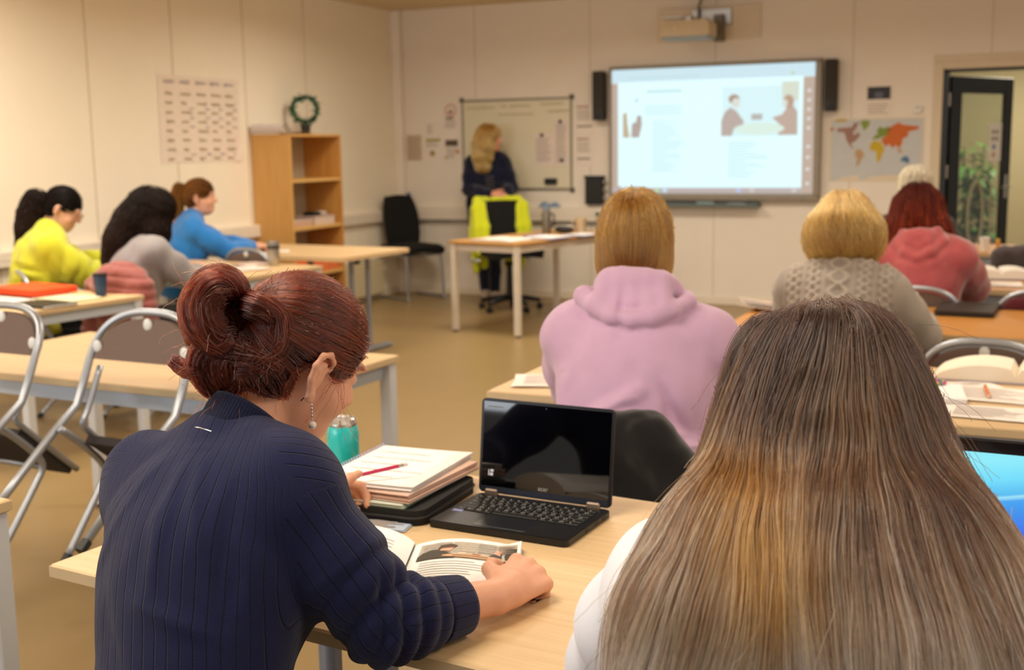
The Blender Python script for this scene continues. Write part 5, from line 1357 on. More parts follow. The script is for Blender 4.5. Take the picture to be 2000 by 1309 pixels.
def skull_hair(s, G, g=.012, front=.055, low=-.06):
    """Hair cap following the skull, cut open over the face and below the ears."""
    M, HL = G['HM'], G['HL']
    s.ell(HL(0, -.012, .038), V3(.076, .094, .084)+g, M, .02); s.ell(HL(0, -.05, -.02), V3(.062, .052, .065)+g, M, .03)
    return s
def face_cut(s, G, y=.085, z=-.02, r=(.075, .07, .085), k=.02):
    s.cut(G['HL'](0, y+.035, z), V3(*r), G['HM'], k); return s
# ================================================================ 1  WOMAN IN THE NAVY RIBBED SWEATER
def rib_shader(name, c, groove, per):
    m = mat(name, c, rough=.92, var=.10, scale=30, bump=.45, bscale=900, sheen=.15, spec=.12)
    N = m.node_tree.nodes; L = m.node_tree.links; b = N['Principled BSDF']
    at = N.new('ShaderNodeAttribute'); at.attribute_name = 'rib'
    q = N.new('ShaderNodeMath'); q.operation = 'PINGPONG'; q.inputs[1].default_value = per/2; L.new(at.outputs['Fac'], q.inputs[0])
    mr = N.new('ShaderNodeMapRange'); mr.inputs['From Min'].default_value = 0; mr.inputs['From Max'].default_value = groove; mr.interpolation_type = 'SMOOTHSTEP'; L.new(q.outputs[0], mr.inputs['Value'])
    old = b.inputs['Base Color'].links[0].from_socket
    mx = N.new('ShaderNodeMix'); mx.data_type = 'RGBA'; mx.inputs['A'].default_value = (*[x*.35 for x in lin(c)], 1); L.new(mr.outputs[0], mx.inputs['Factor']); L.new(old, mx.inputs['B']); L.new(mx.outputs['Result'], b.inputs['Base Color'])
    b2 = N.new('ShaderNodeBump'); b2.inputs['Strength'].default_value = .55; b2.inputs['Distance'].default_value = .002; L.new(mr.outputs[0], b2.inputs['Height'])
    b2_in = b.inputs['Normal'].links[0].from_socket; L.new(b2_in, b2.inputs['Normal']); L.new(b2.outputs[0], b.inputs['Normal'])
    return m
M_navy = rib_shader('navy_rib_knit', '#191d40', .0016, .0185); M_navyc = rib_shader('navy_fine_rib', '#141a3a', .0012, .0052)
def ribs(V, N, G, ar):
    rel = V-G['P']; x = rel@G['rt']; z = rel@G['u']; hw = np.interp(z, [-.1, .05, .2, .36, .44, .5, .56], [.19, .185, .16, .18, .20, .16, .10])
    rib = hw*np.arcsin(np.clip(x/hw, -1, 1))*1.0
    da = ar.at(V); dt = G['torso'].at(V)
    for sd, (sh, el, wr) in G['arms'].items():
        sh, el, wr = V3(*sh), V3(*el), V3(*wr)
        q = 1 if sd == 'R' else -1; side = ((V-G['S'])@G['rt'])*q > .02
        ax1 = unit(el-sh); ax2 = unit(wr-el)
        t2 = (V-el)@ax2; lower = t2 > .0
        def ang(ax, c):
            r0 = unit(G['f']-ax*(G['f']@ax)); r1 = np.cross(ax, r0); d = V-c; return np.arctan2(np.abs(d@r1), d@r0)*.056
        val = np.where(lower, ang(ax2, el), ang(ax1, sh)); m = side & (da < dt-.004); rib = np.where(m, val, rib)
    return {'rib': rib}, V
Wr = dict(
 label='woman in a navy ribbed sweater, auburn hair in a messy bun, writing at the table', P=(5.075, -9.54, .56), S=(4.99, -9.31, .970), Hc=(5.046, -9.163, 1.138), hyaw=24, hpitch=30, hroll=4, yaw=8.4)
aR = ((5.150, -9.325, .952), (5.262, -9.295, .79), (5.352, -9.085, .772)); aL = ((4.835, -9.275, .966), (4.745, -9.06, .80), (4.815, -8.835, .785))
el = V3(*aR[1]); sh = V3(*aR[0]); wr = V3(*aR[2])
sd_ = unit(np.cross(wr-el, V3(0, 0, 1)))
fl_ = [('r', el-(wr-el)*.25, el+(wr-el)*.46, .013, 5.0, sd_, 7.), ('r', sh+(el-sh)*.42, el+(el-sh)*.12, .010, 2.8, sd_, 10.)]
nbk = V3(4.99, -9.33, .99)
for k, (dx, dz) in enumerate(((-.14, -.10), (-.09, -.16), (.06, -.17), (.12, -.12))): fl_.append((nbk+V3(dx*.3, 0, .03), nbk+V3(dx, -.06, dz), .005, .012))
fl_ += [((5.10, -9.39, 1.0), (5.15, -9.40, .80), -.006, .010), ((4.90, -9.45, .90), (5.02, -9.52, .72), -.004, .02), ((5.0, -9.5, .86), (5.14, -9.45, .80), .005, .016), ((4.90, -9.5, .74), (5.12, -9.5, .68), .005, .018)]
GW = person(**Wr, arms={'R': aR, 'L': aL}, hands={'R': {'a': ((.10, 1, .06), (.40, -.1, .9)), 'k': {'curl': ((48, 80, 50), (52, 84, 50), (56, 86, 50), (62, 88, 50)), 'size': 1.10, 'spread': .06, 'thumb': (.25, .8, -.3)}},
   'L': {'a': ((.18, .85, .12), (-.62, .1, .78)), 'k': {'curl': ((42, 55, 30), (55, 65, 35), (62, 70, 40), (66, 72, 40)), 'spread': .06, 'thumb': (.35, .9, .1)}}},
   vox=.0036, top=(M_navy, ribs), top_vox=.0042, sleeve={'R': .50, 'L': .9}, folds=fl_, wrinkle=.003, bottom='#14161f', skin='#d8a083', grow=.013, bulk=1.04, neck_r=.049)
# collar, necklace, sleeve cuff
def ring_tube(c, ax, fwd, rx, ry, h, flare, n=72, m=10, th=.004, dip=0.):
    ax = unit(V3(*ax)); fwd = unit(V3(*fwd)-ax*(V3(*fwd)@ax)); rr = np.cross(fwd, ax); V = []; Q = []; rib = []
    for j in range(2*m):
        q = j if j < m else 2*m-1-j; t = q/(m-1); off = 0 if j < m else -th
        for i in range(n):
            a = 2*PI*i/n; sc = 1+flare*(t-.5)+.02*math.sin(PI*t); x = (rx+off)*sc*math.sin(a); y = (ry+off)*sc*math.cos(a)
            V.append(V3(*c)+rr*x+fwd*y+ax*(h*t+dip*math.cos(a)*(1-t*.2))); rib.append(a*(rx+ry)/2 if a < PI else (2*PI-a)*(rx+ry)/2)
    for j in range(2*m):
        j2 = (j+1) % (2*m)
        for i in range(n): Q.append((j*n+i, j*n+(i+1) % n, j2*n+(i+1) % n, j2*n+i))
    return np.array(V), np.array(Q), np.array(rib)
cax = unit(GW['Hc']+GW['HM']@V3(0, -.03, -.08)-GW['S']); cc = GW['S']+cax*.050+GW['f']*-.004
V, F, rb = ring_tube(cc, cax, GW['f'], .066, .066, .064, .02, dip=-.012); np_mesh('collar', V, F, M_navyc, GW['o'], {'rib': rb}, GW['base'])
cp = [tuple(V3(*p)-GW['base']) for p in [cc+cax*(-.004-.012*math.cos(a))+np.cross(GW['f'], cax)*.0725*math.sin(a)+unit(GW['f']-cax*(GW['f']@cax))*.0725*math.cos(a) for a in [2*PI*k/60 for k in range(60)]]]
MB().tube(cp, .0011, 6, closed=True).build('necklace', mat('silver', '#dfe0e4', rough=.2, metal=1), GW['o'], True, False)
w2 = el+(wr-el)*.40; V, F, rb = ring_tube(w2, unit(wr-el), (0, 0, 1), .0475, .0475, .052, -.10, th=.005); np_mesh('cuff', V, F, M_navy, GW['o'], {'rib': rb}, GW['base'])
# earring: bar stud, drop chain and pearl
HL = GW['HL']; e0 = HL(.083, -.004, -.048); b0 = GW['base']
MB().tube([tuple(e0-b0+V3(-.002, -.014, .004)), tuple(e0-b0+V3(-.010, -.012, -.002))], .0012, 6).build('bar_earring', MATS['silver'], GW['o'], True)
q = MB().tube([tuple(e0-b0), tuple(e0-b0+V3(0, 0, -.034))], .0009, 6)
for k in range(6): q.ball(tuple(e0-b0+V3(0, 0, -.004-.0055*k)), .0019, 5)
dr = q.build('drop_earring', MATS['silver'], GW['o'], True); MB().ball(tuple(e0-b0+V3(0, 0, -.041)), .0062, 12).build('pearl', mat('pearl', '#e8e2dc', rough=.15, coat=.5), dr, True, False)
# hair: swept back to a knot at the crown, loose coils below
tie = V3(5.00, -9.235, 1.243)
s = skull_hair(Sdf(), GW, .010); s.cut(HL(0, .112, -.022), V3(.085, .062, .088), GW['HM'], .012)
for q in (-1, 1): s.cut(HL(q*.078, .0, -.045), V3(.035, .048, .050), GW['HM'], .012)
s.cut(HL(0, -.02, -.125), V3(.10, .12, .06), GW['HM'], .02)
W_auburn = grad_col([(0, '#1d0805'), (.25, '#4a170b'), (.6, '#5c1e0e'), (1, '#380f08')], .5)
base_flow = to_point(tie-GW['HM']@V3(0, .02, .01))
hair_obj(s, .0045, GW['o'], GW['base'], '#2a0f0b', base_flow, lambda V: np.linalg.norm(V-tie, axis=1) > .035, 7500, 26, .0068, W_auburn, .00052, .001, 2, .12, 'auburn_strand', offr=.004)
RA, RB, RC = V3(.912, .411, 0), V3(0, 0, 1), V3(.408, -.9, .156)
def bp_(a, b, c): return tuple(tie+RA*a+RB*(b-.010)+RC*c)
rb_ = np.random.RandomState(3); coils = []
for k in range(7): # loop thrown over the top, hanging on the left
    g = .50+.058*k; c = rb_.uniform(.0, .03)+.012*(k % 3)
    coils.append(([bp_(-.004, .0, .0), bp_(-.02*g, .036*g, c*.6), bp_(-.050*g, .036*g+.004*rb_.randn(), c), bp_(-.078*g, .0, c+.006), bp_(-.074*g, -.045*g, c+.01), bp_(-.048*g, -.078*g+.01*rb_.randn(), c+.008), bp_(-.012, -.088*g, c)], .0135+.003*rb_.rand()))
for k in range(5): # roll on the right of the tie
    g = .66+.08*k; c = .012+.008*k
    coils.append(([bp_(.0, -.004, .004), bp_(.026*g, -.004+.012*g-.012, c), bp_(.058*g, -.026*g, c*.7), bp_(.062*g, -.066*g, c*.8), bp_(.036*g, -.090*g, c), bp_(.0, -.095, c)], .0125+.003*rb_.rand()))
for k in range(7): # tucked lengths above the nape
    a = -.06+.018*k
    coils.append(([bp_(a*.4-.01, -.05, .026), bp_(a*1.05, -.085, .036+.004*rb_.randn()), bp_(a*1.0+.006, -.125, .022), bp_(a*.7+.022, -.152, .0)], .0155+.003*rb_.rand()))
for k in range(4): coils.append(([bp_(-.03-.012*k, -.05, .03), bp_(-.02+.02*k, -.062-.008*k, .044), bp_(.025+.01*k, -.066-.01*k, .034)], .012))
for k in range(3): coils.append(([bp_(.012-.02*k, .006, .004), bp_(-.004-.008*k, -.022, .018+.006*k), bp_(.012-.016*k, -.05, .026), bp_(.03-.02*k, -.07, .022)], .016))
coils.append(([bp_(-.05, -.088, .024), bp_(-.068, -.096, .026), bp_(-.085, -.097, .022), bp_(-.108, -.084, .014)], .0105))
rng = np.random.RandomState(8); bun = Sdf()
for pts, r in coils: pts = crom(pts, 4); bun.chain(pts, [(r*(.7+.4*math.sin(PI*i/(len(pts)-1))) if len(pts) != 13 else r*(1-.88*i/(len(pts)-1)))*.93 for i in range(len(pts))], .006)
V, F = bun.mesh(.004); bo = np_mesh('bun', V, F, mat('hair_mass2a0f0b', '#2a0f0b'), GW['o'], None, GW['base'], 2)
PS = []
for pts, r in coils:
    C = np.array(crom(pts, 5)); k = len(C); n = 620; Tn = np.gradient(C, axis=0); Tn /= np.linalg.norm(Tn, axis=1, keepdims=True)
    up_ = np.array([0.3, -1, .4]); A = np.cross(Tn, up_); A /= np.linalg.norm(A, axis=1, keepdims=True); B2 = np.cross(Tn, A)
    ph = rng.rand(n, 1)*6.28+np.linspace(0, 1, k)[None]*rng.uniform(-.7, 1.6, (n, 1)); prof = (.7+.4*np.sin(np.pi*np.linspace(0, 1, k))) if k != 16 else (1-.7*np.linspace(0, 1, k))
    rr = r*(1.0+.10*rng.rand(n, 1)+.22*(rng.rand(n, 1) > .96)*np.linspace(0, 1, k)[None])*prof[None]
    PS.append(np.array([np.stack([np.interp(np.linspace(0, k-1, 24), np.arange(k), c_) for c_ in (C[None]+A[None]*(np.cos(ph[i])*rr[i])[None, :, None]+B2[None]*(np.sin(ph[i])*rr[i])[None, :, None])[0].T], 1) for i in range(n)]))
Pb = np.concatenate(PS); q_ = Pb.reshape(-1, 3); dv = bun.at(q_); kp = (dv.reshape(Pb.shape[:2]) < -.0045).mean(1) < .38; Pb = Pb[kp]; q_ = Pb.reshape(-1, 3); dv = bun.at(q_); q_ = q_+bun.grad(q_)*np.clip(.0012+.0025*rng.rand(len(q_))+.006*np.repeat(rng.rand(len(Pb))**6, Pb.shape[1])-dv, -.002, .02)[:, None]; Pb = q_.reshape(Pb.shape)
strands('bun_strands', Pb, (.35+1.5*vnoise(Pb[:, 8], 170)**1.4)[:, None, None]*grad_col([(0, '#230a07'), (.3, '#43140b'), (.7, '#541b0d'), (1, '#250a08')], .6)(Pb, rng.rand(len(Pb)), rng), np.full(Pb.shape[:2], .00055), bo, GW['base'], hair_material('auburn_strand'))
MB().tube([tuple(tie-b0+V3(.016*math.cos(a)+.004, -.012+.008*math.sin(a)*.5, .014*math.sin(a))) for a in [2*PI*k/20 for k in range(20)]], .0035, 7, closed=True).build('hair_tie', mat('beige_hair_tie', '#d9a58c', rough=.8), GW['o'], True, False)
FB = []
for k in range(110):
    i = rng.randint(len(V)); n_ = unit(V[i]-(tie+V3(0, .03, -.05))); d = unit(n_*.7+rng.normal(0, .6, 3)); q_ = [V[i]]
    for j in range(12): d = unit(d+rng.normal(0, .18, 3)+V3(0, 0, -.05)); q_.append(q_[-1]+d*.0042)
    FB.append(q_)
FB = np.array(FB); strands('bun_flyaways', FB, grad_col([(0, '#3a120a'), (1, '#6a2814')], .4)(FB, rng.rand(len(FB)), rng), np.full(FB.shape[:2], .00026), bo, GW['base'], hair_material('auburn_strand'))
# loose wisps at the nape and in front of the ear
PW_ = []
for k in range(150):
    nape = k < 138; p = HL(rng.uniform(-.06, .03), -.085+rng.uniform(-.01, .02), rng.uniform(-.08, -.04)) if nape else HL(.078+rng.normal(0, .004), .03+rng.normal(0, .006), rng.uniform(-.0, .02))
    d = V3(rng.normal(-.05, .25), rng.normal(-.2, .2), -1) if nape else V3(rng.normal(.02, .1)-.25, -.35, -.75); q = [p]; d = unit(d)
    for j in range(14): d = unit(d+rng.normal(0, .16, 3)+V3(0, 0, -.04)); q.append(q[-1]+d*(.0055 if nape else .008))
    PW_.append(q)
PW_ = np.array(PW_); strands('loose_wisps', PW_, grad_col([(0, '#2a0d08'), (1, '#5a2010')], .4)(PW_, rng.rand(len(PW_)), rng), np.full(PW_.shape[:2], .00028), bo, GW['base'], hair_material('auburn_strand'))

# ================================================================ 2  GIRL WITH LONG OMBRE HAIR
M_tee = fabric('white_cotton', '#e9e9f2', bump=.15, bscale=700)
GG = person('girl with very long brown-to-blond ombre hair and a white top, back turned to the viewer', (5.92, -9.62, .55), (5.88, -9.42, .945), (5.865, -9.225, 1.124), -6, 12, 0, yaw=-7,
   arms={'L': ((5.715, -9.40, .955), (5.60, -9.26, .775), (5.74, -9.02, .775)), 'R': ((6.03, -9.40, .925), (6.18, -9.27, .79), (6.02, -9.03, .785))},
   hands={'L': {'a': ((.3, 1, 0), (-.2, 0, 1)), 'k': {'curl': (25, 30, 20)}}, 'R': {'a': ((-.3, 1, 0), (.2, 0, 1)), 'k': {'curl': (25, 30, 20)}}},
   vox=.006, top=M_tee, topname='t_shirt', top_vox=.005, bulk=1.08, grow=.02, wrinkle=.004, bottom='#2b3346', skin='#dcab8f',
   folds=[('r', (5.715, -9.40, .955), (5.60, -9.26, .775), .004, 1.6, (1, 0, 0), 5.)])
rows = [((5.788, -9.258, 1.251), (5.91, -9.203, 1.249)), ((5.783, -9.285, 1.236), (5.928, -9.22, 1.234)), ((5.78, -9.324, 1.211), (5.952, -9.246, 1.209)), ((5.776, -9.368, 1.159), (5.985, -9.274, 1.155)), ((5.771, -9.413, 1.109), (6.009, -9.305, 1.105)), ((5.765, -9.456, 1.062), (6.034, -9.335, 1.057)), ((5.753, -9.493, 1.043), (6.052, -9.358, 1.038)), ((5.737, -9.532, 1.024), (6.076, -9.378, 1.019)), ((5.727, -9.587, .987), (6.115, -9.412, .981)), ((5.732, -9.625, .944), (6.15, -9.437, .937)), ((5.744, -9.653, .883), (6.171, -9.46, .876)), ((5.76, -9.67, .80), (6.17, -9.50, .79))]
s = skull_hair(Sdf(), GG, .012); face_cut(s, GG)
for i, (a, b) in enumerate(rows):
    if i < 2: continue
    a, b = V3(*a), V3(*b); r = (.03, .03, .040, .046, .048, .05, .05, .05, .048, .046, .044, .04)[i]; t = unit(b-a); n_ = np.cross(t, V3(0, 0, 1)); n_ = n_ if n_[1] > 0 else -n_
    m_ = (a+b)/2-n_*.012; s.cap(a+t*r+n_*.012, m_, r, r*1.05, .045).cap(m_, b-t*r+n_*.012, r*1.05, r, .045)
apex = V3(5.85, -9.20, 1.40)
_g0 = down_flow(apex, .0); _lat = V3(.93, .36, 0)
def gflow(P, t): d = _g0(P, t)+_lat*((vnoise(P*V3(1, 1, .45), 16)-.5)*.55+(vnoise(P*V3(1, 1, .5)+5, 45)-.5)*.30)[:, None]; return d/np.linalg.norm(d, axis=1, keepdims=True)
def ombre(P, r, rng):
    n, k, _ = P.shape; z = P[:, :, 2]; c = P.mean(1); rr_ = P[:, min(4, k-1)]
    lat = (P[:, :, 0]-5.90)+(P[:, :, 1]+9.4)*.35
    t = np.clip((1.27-z)/.385, 0, 1); cl = vnoise(np.stack([rr_[:, 0]*1., rr_[:, 1]*.6, rr_[:, 2]*.15], 1), 70); cl2 = vnoise(np.stack([rr_[:, 0], rr_[:, 1]*.6, rr_[:, 2]*.12+9], 1), 190)
    t = np.clip(t+(cl[:, None]-.5)*.72+(cl2[:, None]-.5)*.40-.05, 0, 1)
    st = [(0, '#1a0e07'), (.30, '#28170c'), (.48, '#3a2212'), (.58, '#755f4c'), (.74, '#b39c86'), (1, '#d6c6b6')]
    out = np.stack([np.interp(t, [a for a, _ in st], [lin(h)[i] for _, h in st]) for i in range(3)], 2)
    warm = np.exp(-((lat+.10)/.048)**2)*np.exp(-((z-1.045)/.065)**2); wc = np.array(lin('#95601f')); out = out*(1-.75*warm[:, :, None])+wc*.75*warm[:, :, None]
    warm = np.exp(-((lat-.02)/.06)**2)*np.exp(-((z-1.17)/.07)**2); wc = np.array(lin('#4a2f16')); out = out*(1-.55*warm[:, :, None])+wc*.55*warm[:, :, None]
    return np.clip(out*(.55+.95*rng.rand(n)**1.5)[:, None, None]*(.86+.28*cl2)[:, None, None], .004, 1)
hg = hair_obj(s, .006, GG['o'], GG['base'], '#2c2018', gflow, lambda V: (V[:, 2] > 1.05) & (V[:, 1] < -9.17), 15000, 46, .0125, ombre, .00042, .002, 4, .10, 'ombre_strand', offr=.011, lift=.012)
# second generation starting lower so the long lengths stay dense
V, F = s.mesh(.008); N = vnormals(V, F); rng = np.random.RandomState(14); ok = np.where((V[:, 2] > .86) & (V[:, 2] < 1.13) & (V[:, 1] < -9.2))[0]; idx = rng.choice(ok, 9000); of = rng.rand(9000)*.012
P2 = march(s, V[idx]+N[idx]*of[:, None], gflow, 30, (.011*(.6+.5*rng.rand(9000)))[:, None], of, rng, .10, .02*rng.rand(9000)**4)
strands('hair_strands', P2, ombre(P2, None, rng), .00042*(.55+.6*rng.rand(9000, 1))*(1-.8*np.clip((np.linspace(0, 1, 31)-.7)/.3, 0, 1))[None], hg, GG['base'], hair_material('ombre_strand'))
# thin locks falling forward over the left shoulder, and flyaways
LK = []
for k in range(900):
    a = rng.rand(); p = V3(5.765+.03*a, -9.43-.03*a, 1.085-.05*rng.rand())+rng.normal(0, .006, 3); d = unit(V3(-.35-.25*(1-a)+rng.normal(0, .05), -.32, -1)); q = [p]
    for j in range(24): d = unit(d+V3(.012, .0, -.02)+rng.normal(0, .012, 3)); q.append(q[-1]+d*.0115)
    LK.append(q)
LK = np.array(LK); dd = np.maximum(0, .004-s.at(LK.reshape(-1, 3))).reshape(LK.shape[:2]); LK[:, :, 1] -= dd*.6; LK[:, :, 0] -= dd*.4
ts = GG['top_sdf']; d2 = np.clip(.006-ts.at(LK.reshape(-1, 3)), 0, .05)[:, None]; LK = (LK.reshape(-1, 3)+ts.grad(LK.reshape(-1, 3))*d2).reshape(LK.shape)
strands('shoulder_locks', LK, np.clip(grad_col([(0, '#5a3c1e'), (.5, '#8a5c28'), (1, '#947450')], .4)(LK, rng.rand(len(LK)), rng), 0, 1), np.full(LK.shape[:2], .00036), hg, GG['base'], hair_material('ombre_strand'))
FA = []
for k in range(260):
    i = rng.choice(np.where(V[:, 2] > .95)[0]); p = V[i]; n_ = N[i]; d = unit((p-apex)/np.linalg.norm(p-apex)+n_*rng.uniform(.1, .6)+rng.normal(0, .25, 3)); q = [p]
    for j in range(16): d = unit(d+rng.normal(0, .08, 3)+V3(0, 0, -.05)); q.append(q[-1]+d*.006)
    FA.append(q)
FA = np.array(FA); strands('flyaway_strands', FA, ombre(FA, None, rng)*.9, np.full(FA.shape[:2], .00022), hg, GG['base'], hair_material('ombre_strand'))
# ================================================================ 3  LILAC HOODIE
M_lil = fabric('lilac_sweatshirt', '#c8a3c0', bump=.25, bscale=420, sheen=.4)
def lil_extra(s, G):
    # thick hood lying behind the neck: standing ring, slumped panel and a rolled lower edge, kept crisp
    S, rt, f, u = G['S'], G['rt'], G['f'], G['u']; Q = lambda x, y, z: S+rt*x+f*y+V3(0, 0, 1)*z
    ring = [Q(.088*math.sin(a), .082*math.cos(a)+.01, .105-.030*math.cos(a)) for a in [2*PI*k/18 for k in range(19)]]
    s.chain(ring, [.030]*19, .012)
    for x in (-.085, -.045, 0, .045, .085): s.cap(Q(x*.8, -.065, .125), Q(x, -.105+.25*x*x, .062), .026, .024, .02)
    edge = [Q(-.125, .01, .10), Q(-.135, -.04, .085), Q(-.10, -.098, .055), Q(-.05, -.128, .030), Q(0, -.138, .018), Q(.05, -.128, .030), Q(.10, -.098, .055), Q(.135, -.04, .085), Q(.125, .01, .10)]
    s.chain(edge, [.020, .023, .024, .024, .023, .024, .024, .023, .020], .008)
sh_ = V3(5.135, -7.75, .98)
HP = dict(P=(5.14, -7.86, .55), S=(5.135, -7.75, .975), Hc=(5.075, -7.60, 1.205))
fld = []
for (a, b, amp, w_) in (((-.19, -.13, -.30), (.06, -.17, -.12), .03, .017), ((-.12, -.15, -.22), (.14, -.13, -.30), .03, .017), ((-.02, -.16, -.18), (.17, -.09, -.26), .032, .013), ((.04, -.16, -.30), (.19, -.08, -.28), .036, .013),
                        ((.02, -.17, -.36), (.19, -.09, -.33), .036, .013), ((-.15, -.15, -.38), (.08, -.17, -.40), .03, .017), ((.10, -.13, -.10), (.17, -.10, -.28), -.018, .014), ((-.16, -.10, -.10), (-.14, -.13, -.33), .018, .018), ((.08, -.15, -.42), (.19, -.06, -.38), .034, .013)):
    fld.append((sh_+V3(*a), sh_+V3(*b), amp, w_))
fld.append((sh_+V3(0, -.16, .14), sh_+V3(0, -.165, .03), -.006, .005)); fld.append(('r', (5.31, -7.715, .955), (5.385, -7.56, .785), .016, 3.2, (0, 0, 1), 9.)); fld.append(('r', (4.955, -7.775, .955), (4.885, -7.56, .775), .014, 3.0, (0, 0, 1), 9.))
GH = person('person in a lilac hoodie with a blond bob, seen from behind at the middle table', **HP, hyaw=-14, hpitch=10, yaw=-9, bulk=1.24, grow=.026, sw=.19,
   arms={'L': ((4.955, -7.775, .955), (4.885, -7.56, .775), (5.02, -7.33, .79)), 'R': ((5.31, -7.715, .955), (5.385, -7.56, .785), (5.22, -7.34, .79))},
   hands={'L': {'a': ((.3, 1, 0), (0, 0, 1)), 'k': {'curl': (25, 30, 20)}}, 'R': {'a': ((-.3, 1, 0), (0, 0, 1)), 'k': {'curl': (40, 50, 30)}}},
   top=M_lil, topname='hoodie', top_extra=lil_extra, folds=fld, wrinkle=.006, bottom='#1a1a20', vox=.007, top_vox=.0055)
def lum(P, f): return np.clip(P*f, .002, 1)
s = skull_hair(Sdf(), GH, .016); HL = GH['HL']
s.ell(HL(0, -.035, -.02), V3(.092, .078, .10), GH['HM'], .04).ell(HL(.045, -.03, -.075), V3(.050, .055, .055), GH['HM'], .03).ell(HL(-.045, -.03, -.075), V3(.050, .055, .055), GH['HM'], .03); face_cut(s, GH)
Hcr = HL(0, -.05, .14); Hga = HL(0, -.115, -.115)
def bobflow(P, t):
    d = P-Hcr; d /= np.linalg.norm(d, axis=1, keepdims=True); e = Hga-P; L_ = np.linalg.norm(e, axis=1, keepdims=True); w = np.clip(1-L_/.16, 0, 1)*.9
    d = d*(1-w)+e/(L_+1e-6)*w; d[:, 2] -= .5*(1-w[:, 0]); return d/(np.linalg.norm(d, axis=1, keepdims=True)+1e-9)
hair_obj(s, .006, GH['o'], GH['base'], '#6d451f', bobflow, lambda V: V[:, 2] > HL(0, 0, .0)[2], 6500, 24, .010, grad_col([(0, '#6e4316'), (.4, '#94601f'), (.75, '#7d4d1c'), (1, '#4a2c14')], .5), .0006, .002, 5, .15, 'blond_strand', offr=.006)
# black jacket over the back of her chair
def drape(name, label, mname, col, prims, parent_chair=None, cat='jacket', puff=None, vox=.008, folds=(), rough=.85, wr=.006, col2=None):
    s = Sdf()
    for q in prims: (s.cap if q[0] == 'c' else s.ell)(*q[1:])
    V, F = s.mesh(vox); N = vnormals(V, F); V = V+N*((vnoise(V, 12)-.5)*2*wr+(vnoise(V, 35)-.5)*wr)[:, None]
    if puff: V = puff(V, N)
    if folds: V = add_folds(V, N, folds)
    c0 = V.mean(0); c0[2] = V[:, 2].min()
    o = np_mesh(name, V, F, fabric(mname, col, rough=rough), None, None, c0, 1); o.location = c0
    tag(o, label, cat); return o
def cl(x, y, z, rz): # chair-local to world
    a = R(rz); return lambda p: (x+p[0]*math.cos(a)-p[1]*math.sin(a), y+p[0]*math.sin(a)+p[1]*math.cos(a), z+p[2])
q = cl(5.20, -8.06, 0, -6)
drape('black_jacket', 'black jacket hung over the chair of the person in the lilac hoodie', 'black_jacket_cloth', '#161416',
  [('e', q((-.02, -.02, .56)), (.235, .055, .26), None, .05), ('c', q((-.20, -.01, .765)), q((.06, -.01, .785)), .04, .045, .06), ('c', q((.06, -.01, .785)), q((.215, -.01, .66)), .045, .045, .06), ('c', q((.20, -.02, .64)), q((.24, -.04, .36)), .05, .055, .07), ('c', q((-.19, -.02, .74)), q((-.21, -.03, .40)), .045, .05, .06), ('e', q((.0, -.06, .45)), (.2, .05, .16), None, .06)], wr=.009)
# ================================================================ 4  GREY CABLE SWEATER
def cable(V, N, G, ar):
    rel = V-G['P']; x = rel@G['rt']; z = rel@G['u']; da = ar.at(V); dt = G['torso'].at(V); arm = da < dt-.004; x = np.where(arm, x*1.0+.02, x)
    d = np.zeros(len(V))
    for c in (-.155, -.085, 0, .085, .155):
        w = .030 if c == 0 else .016; p = .115 if c == 0 else .062
        for sg in (1, -1):
            xo = c+sg*w*np.sin(2*PI*z/p+ (0 if sg > 0 else 0)); d += .0065*np.exp(-((x-xo)/.0085)**2)
        for e in (-1, 1): d += .003*np.exp(-((x-c-e*(w+.016))/.004)**2)
    return {'cab': np.where(arm, .6, np.clip(d/.0065, 0, 1))}, V+N*d[:, None]*1.2
M_cab = fabric('grey_cable_knit', '#a39789', bump=.5, bscale=260)
_n = M_cab.node_tree; _a = _n.nodes.new('ShaderNodeAttribute'); _a.attribute_name = 'cab'; _m = _n.nodes.new('ShaderNodeMix'); _m.data_type = 'RGBA'; _b = _n.nodes['Principled BSDF']
_m.inputs['A'].default_value = (*lin('#8b8077'), 1); _n.links.new(_b.inputs['Base Color'].links[0].from_socket, _m.inputs['B']); _n.links.new(_a.outputs['Fac'], _m.inputs['Factor']); _n.links.new(_m.outputs['Result'], _b.inputs['Base Color'])  # grooves between the cables darkened in colour, as painted shade
GS = person('person with a fluffy blond bob in a grey cable-knit sweater, seen from behind', (5.44, -6.47, .55), (5.43, -6.34, .945), (5.42, -6.235, 1.142), -8, 18, 0, yaw=-4, bulk=1.08, grow=.02, sw=.18, topname='cable_sweater',
   arms={'L': ((5.26, -6.33, .925), (5.225, -6.12, .775), (5.33, -5.93, .785)), 'R': ((5.60, -6.335, .925), (5.70, -6.185, .765), (5.66, -5.93, .785))},
   hands={'L': {'a': ((.2, 1, 0), (0, 0, 1)), 'k': {'curl': (25, 30, 20)}}, 'R': {'a': ((-.3, 1, 0), (0, 0, 1)), 'k': {'curl': (40, 50, 30)}}}, top=(M_cab, cable), top_vox=.006, vox=.008, bottom='#22242c', wrinkle=.004)
s = skull_hair(Sdf(), GS, .020); HL = GS['HL']
for a in range(9):
    an_ = R(-120+30*a); s.ell(HL(.078*math.sin(an_), -.030-.055*math.cos(an_), -.035), V3(.046, .044, .066), None, .06)
face_cut(s, GS); Scr = HL(0, -.02, .15)
hair_obj(s, .007, GS['o'], GS['base'], '#7d5c28', down_flow(Scr, .35), lambda V: V[:, 2] > HL(0, 0, -.04)[2], 4500, 18, .011, grad_col([(0, '#7a5226'), (.5, '#a97c3a'), (1, '#946230')], .5), .0008, .003, 6, .3, 'blond_strand', curl=.003, curlf=70, offr=.010)
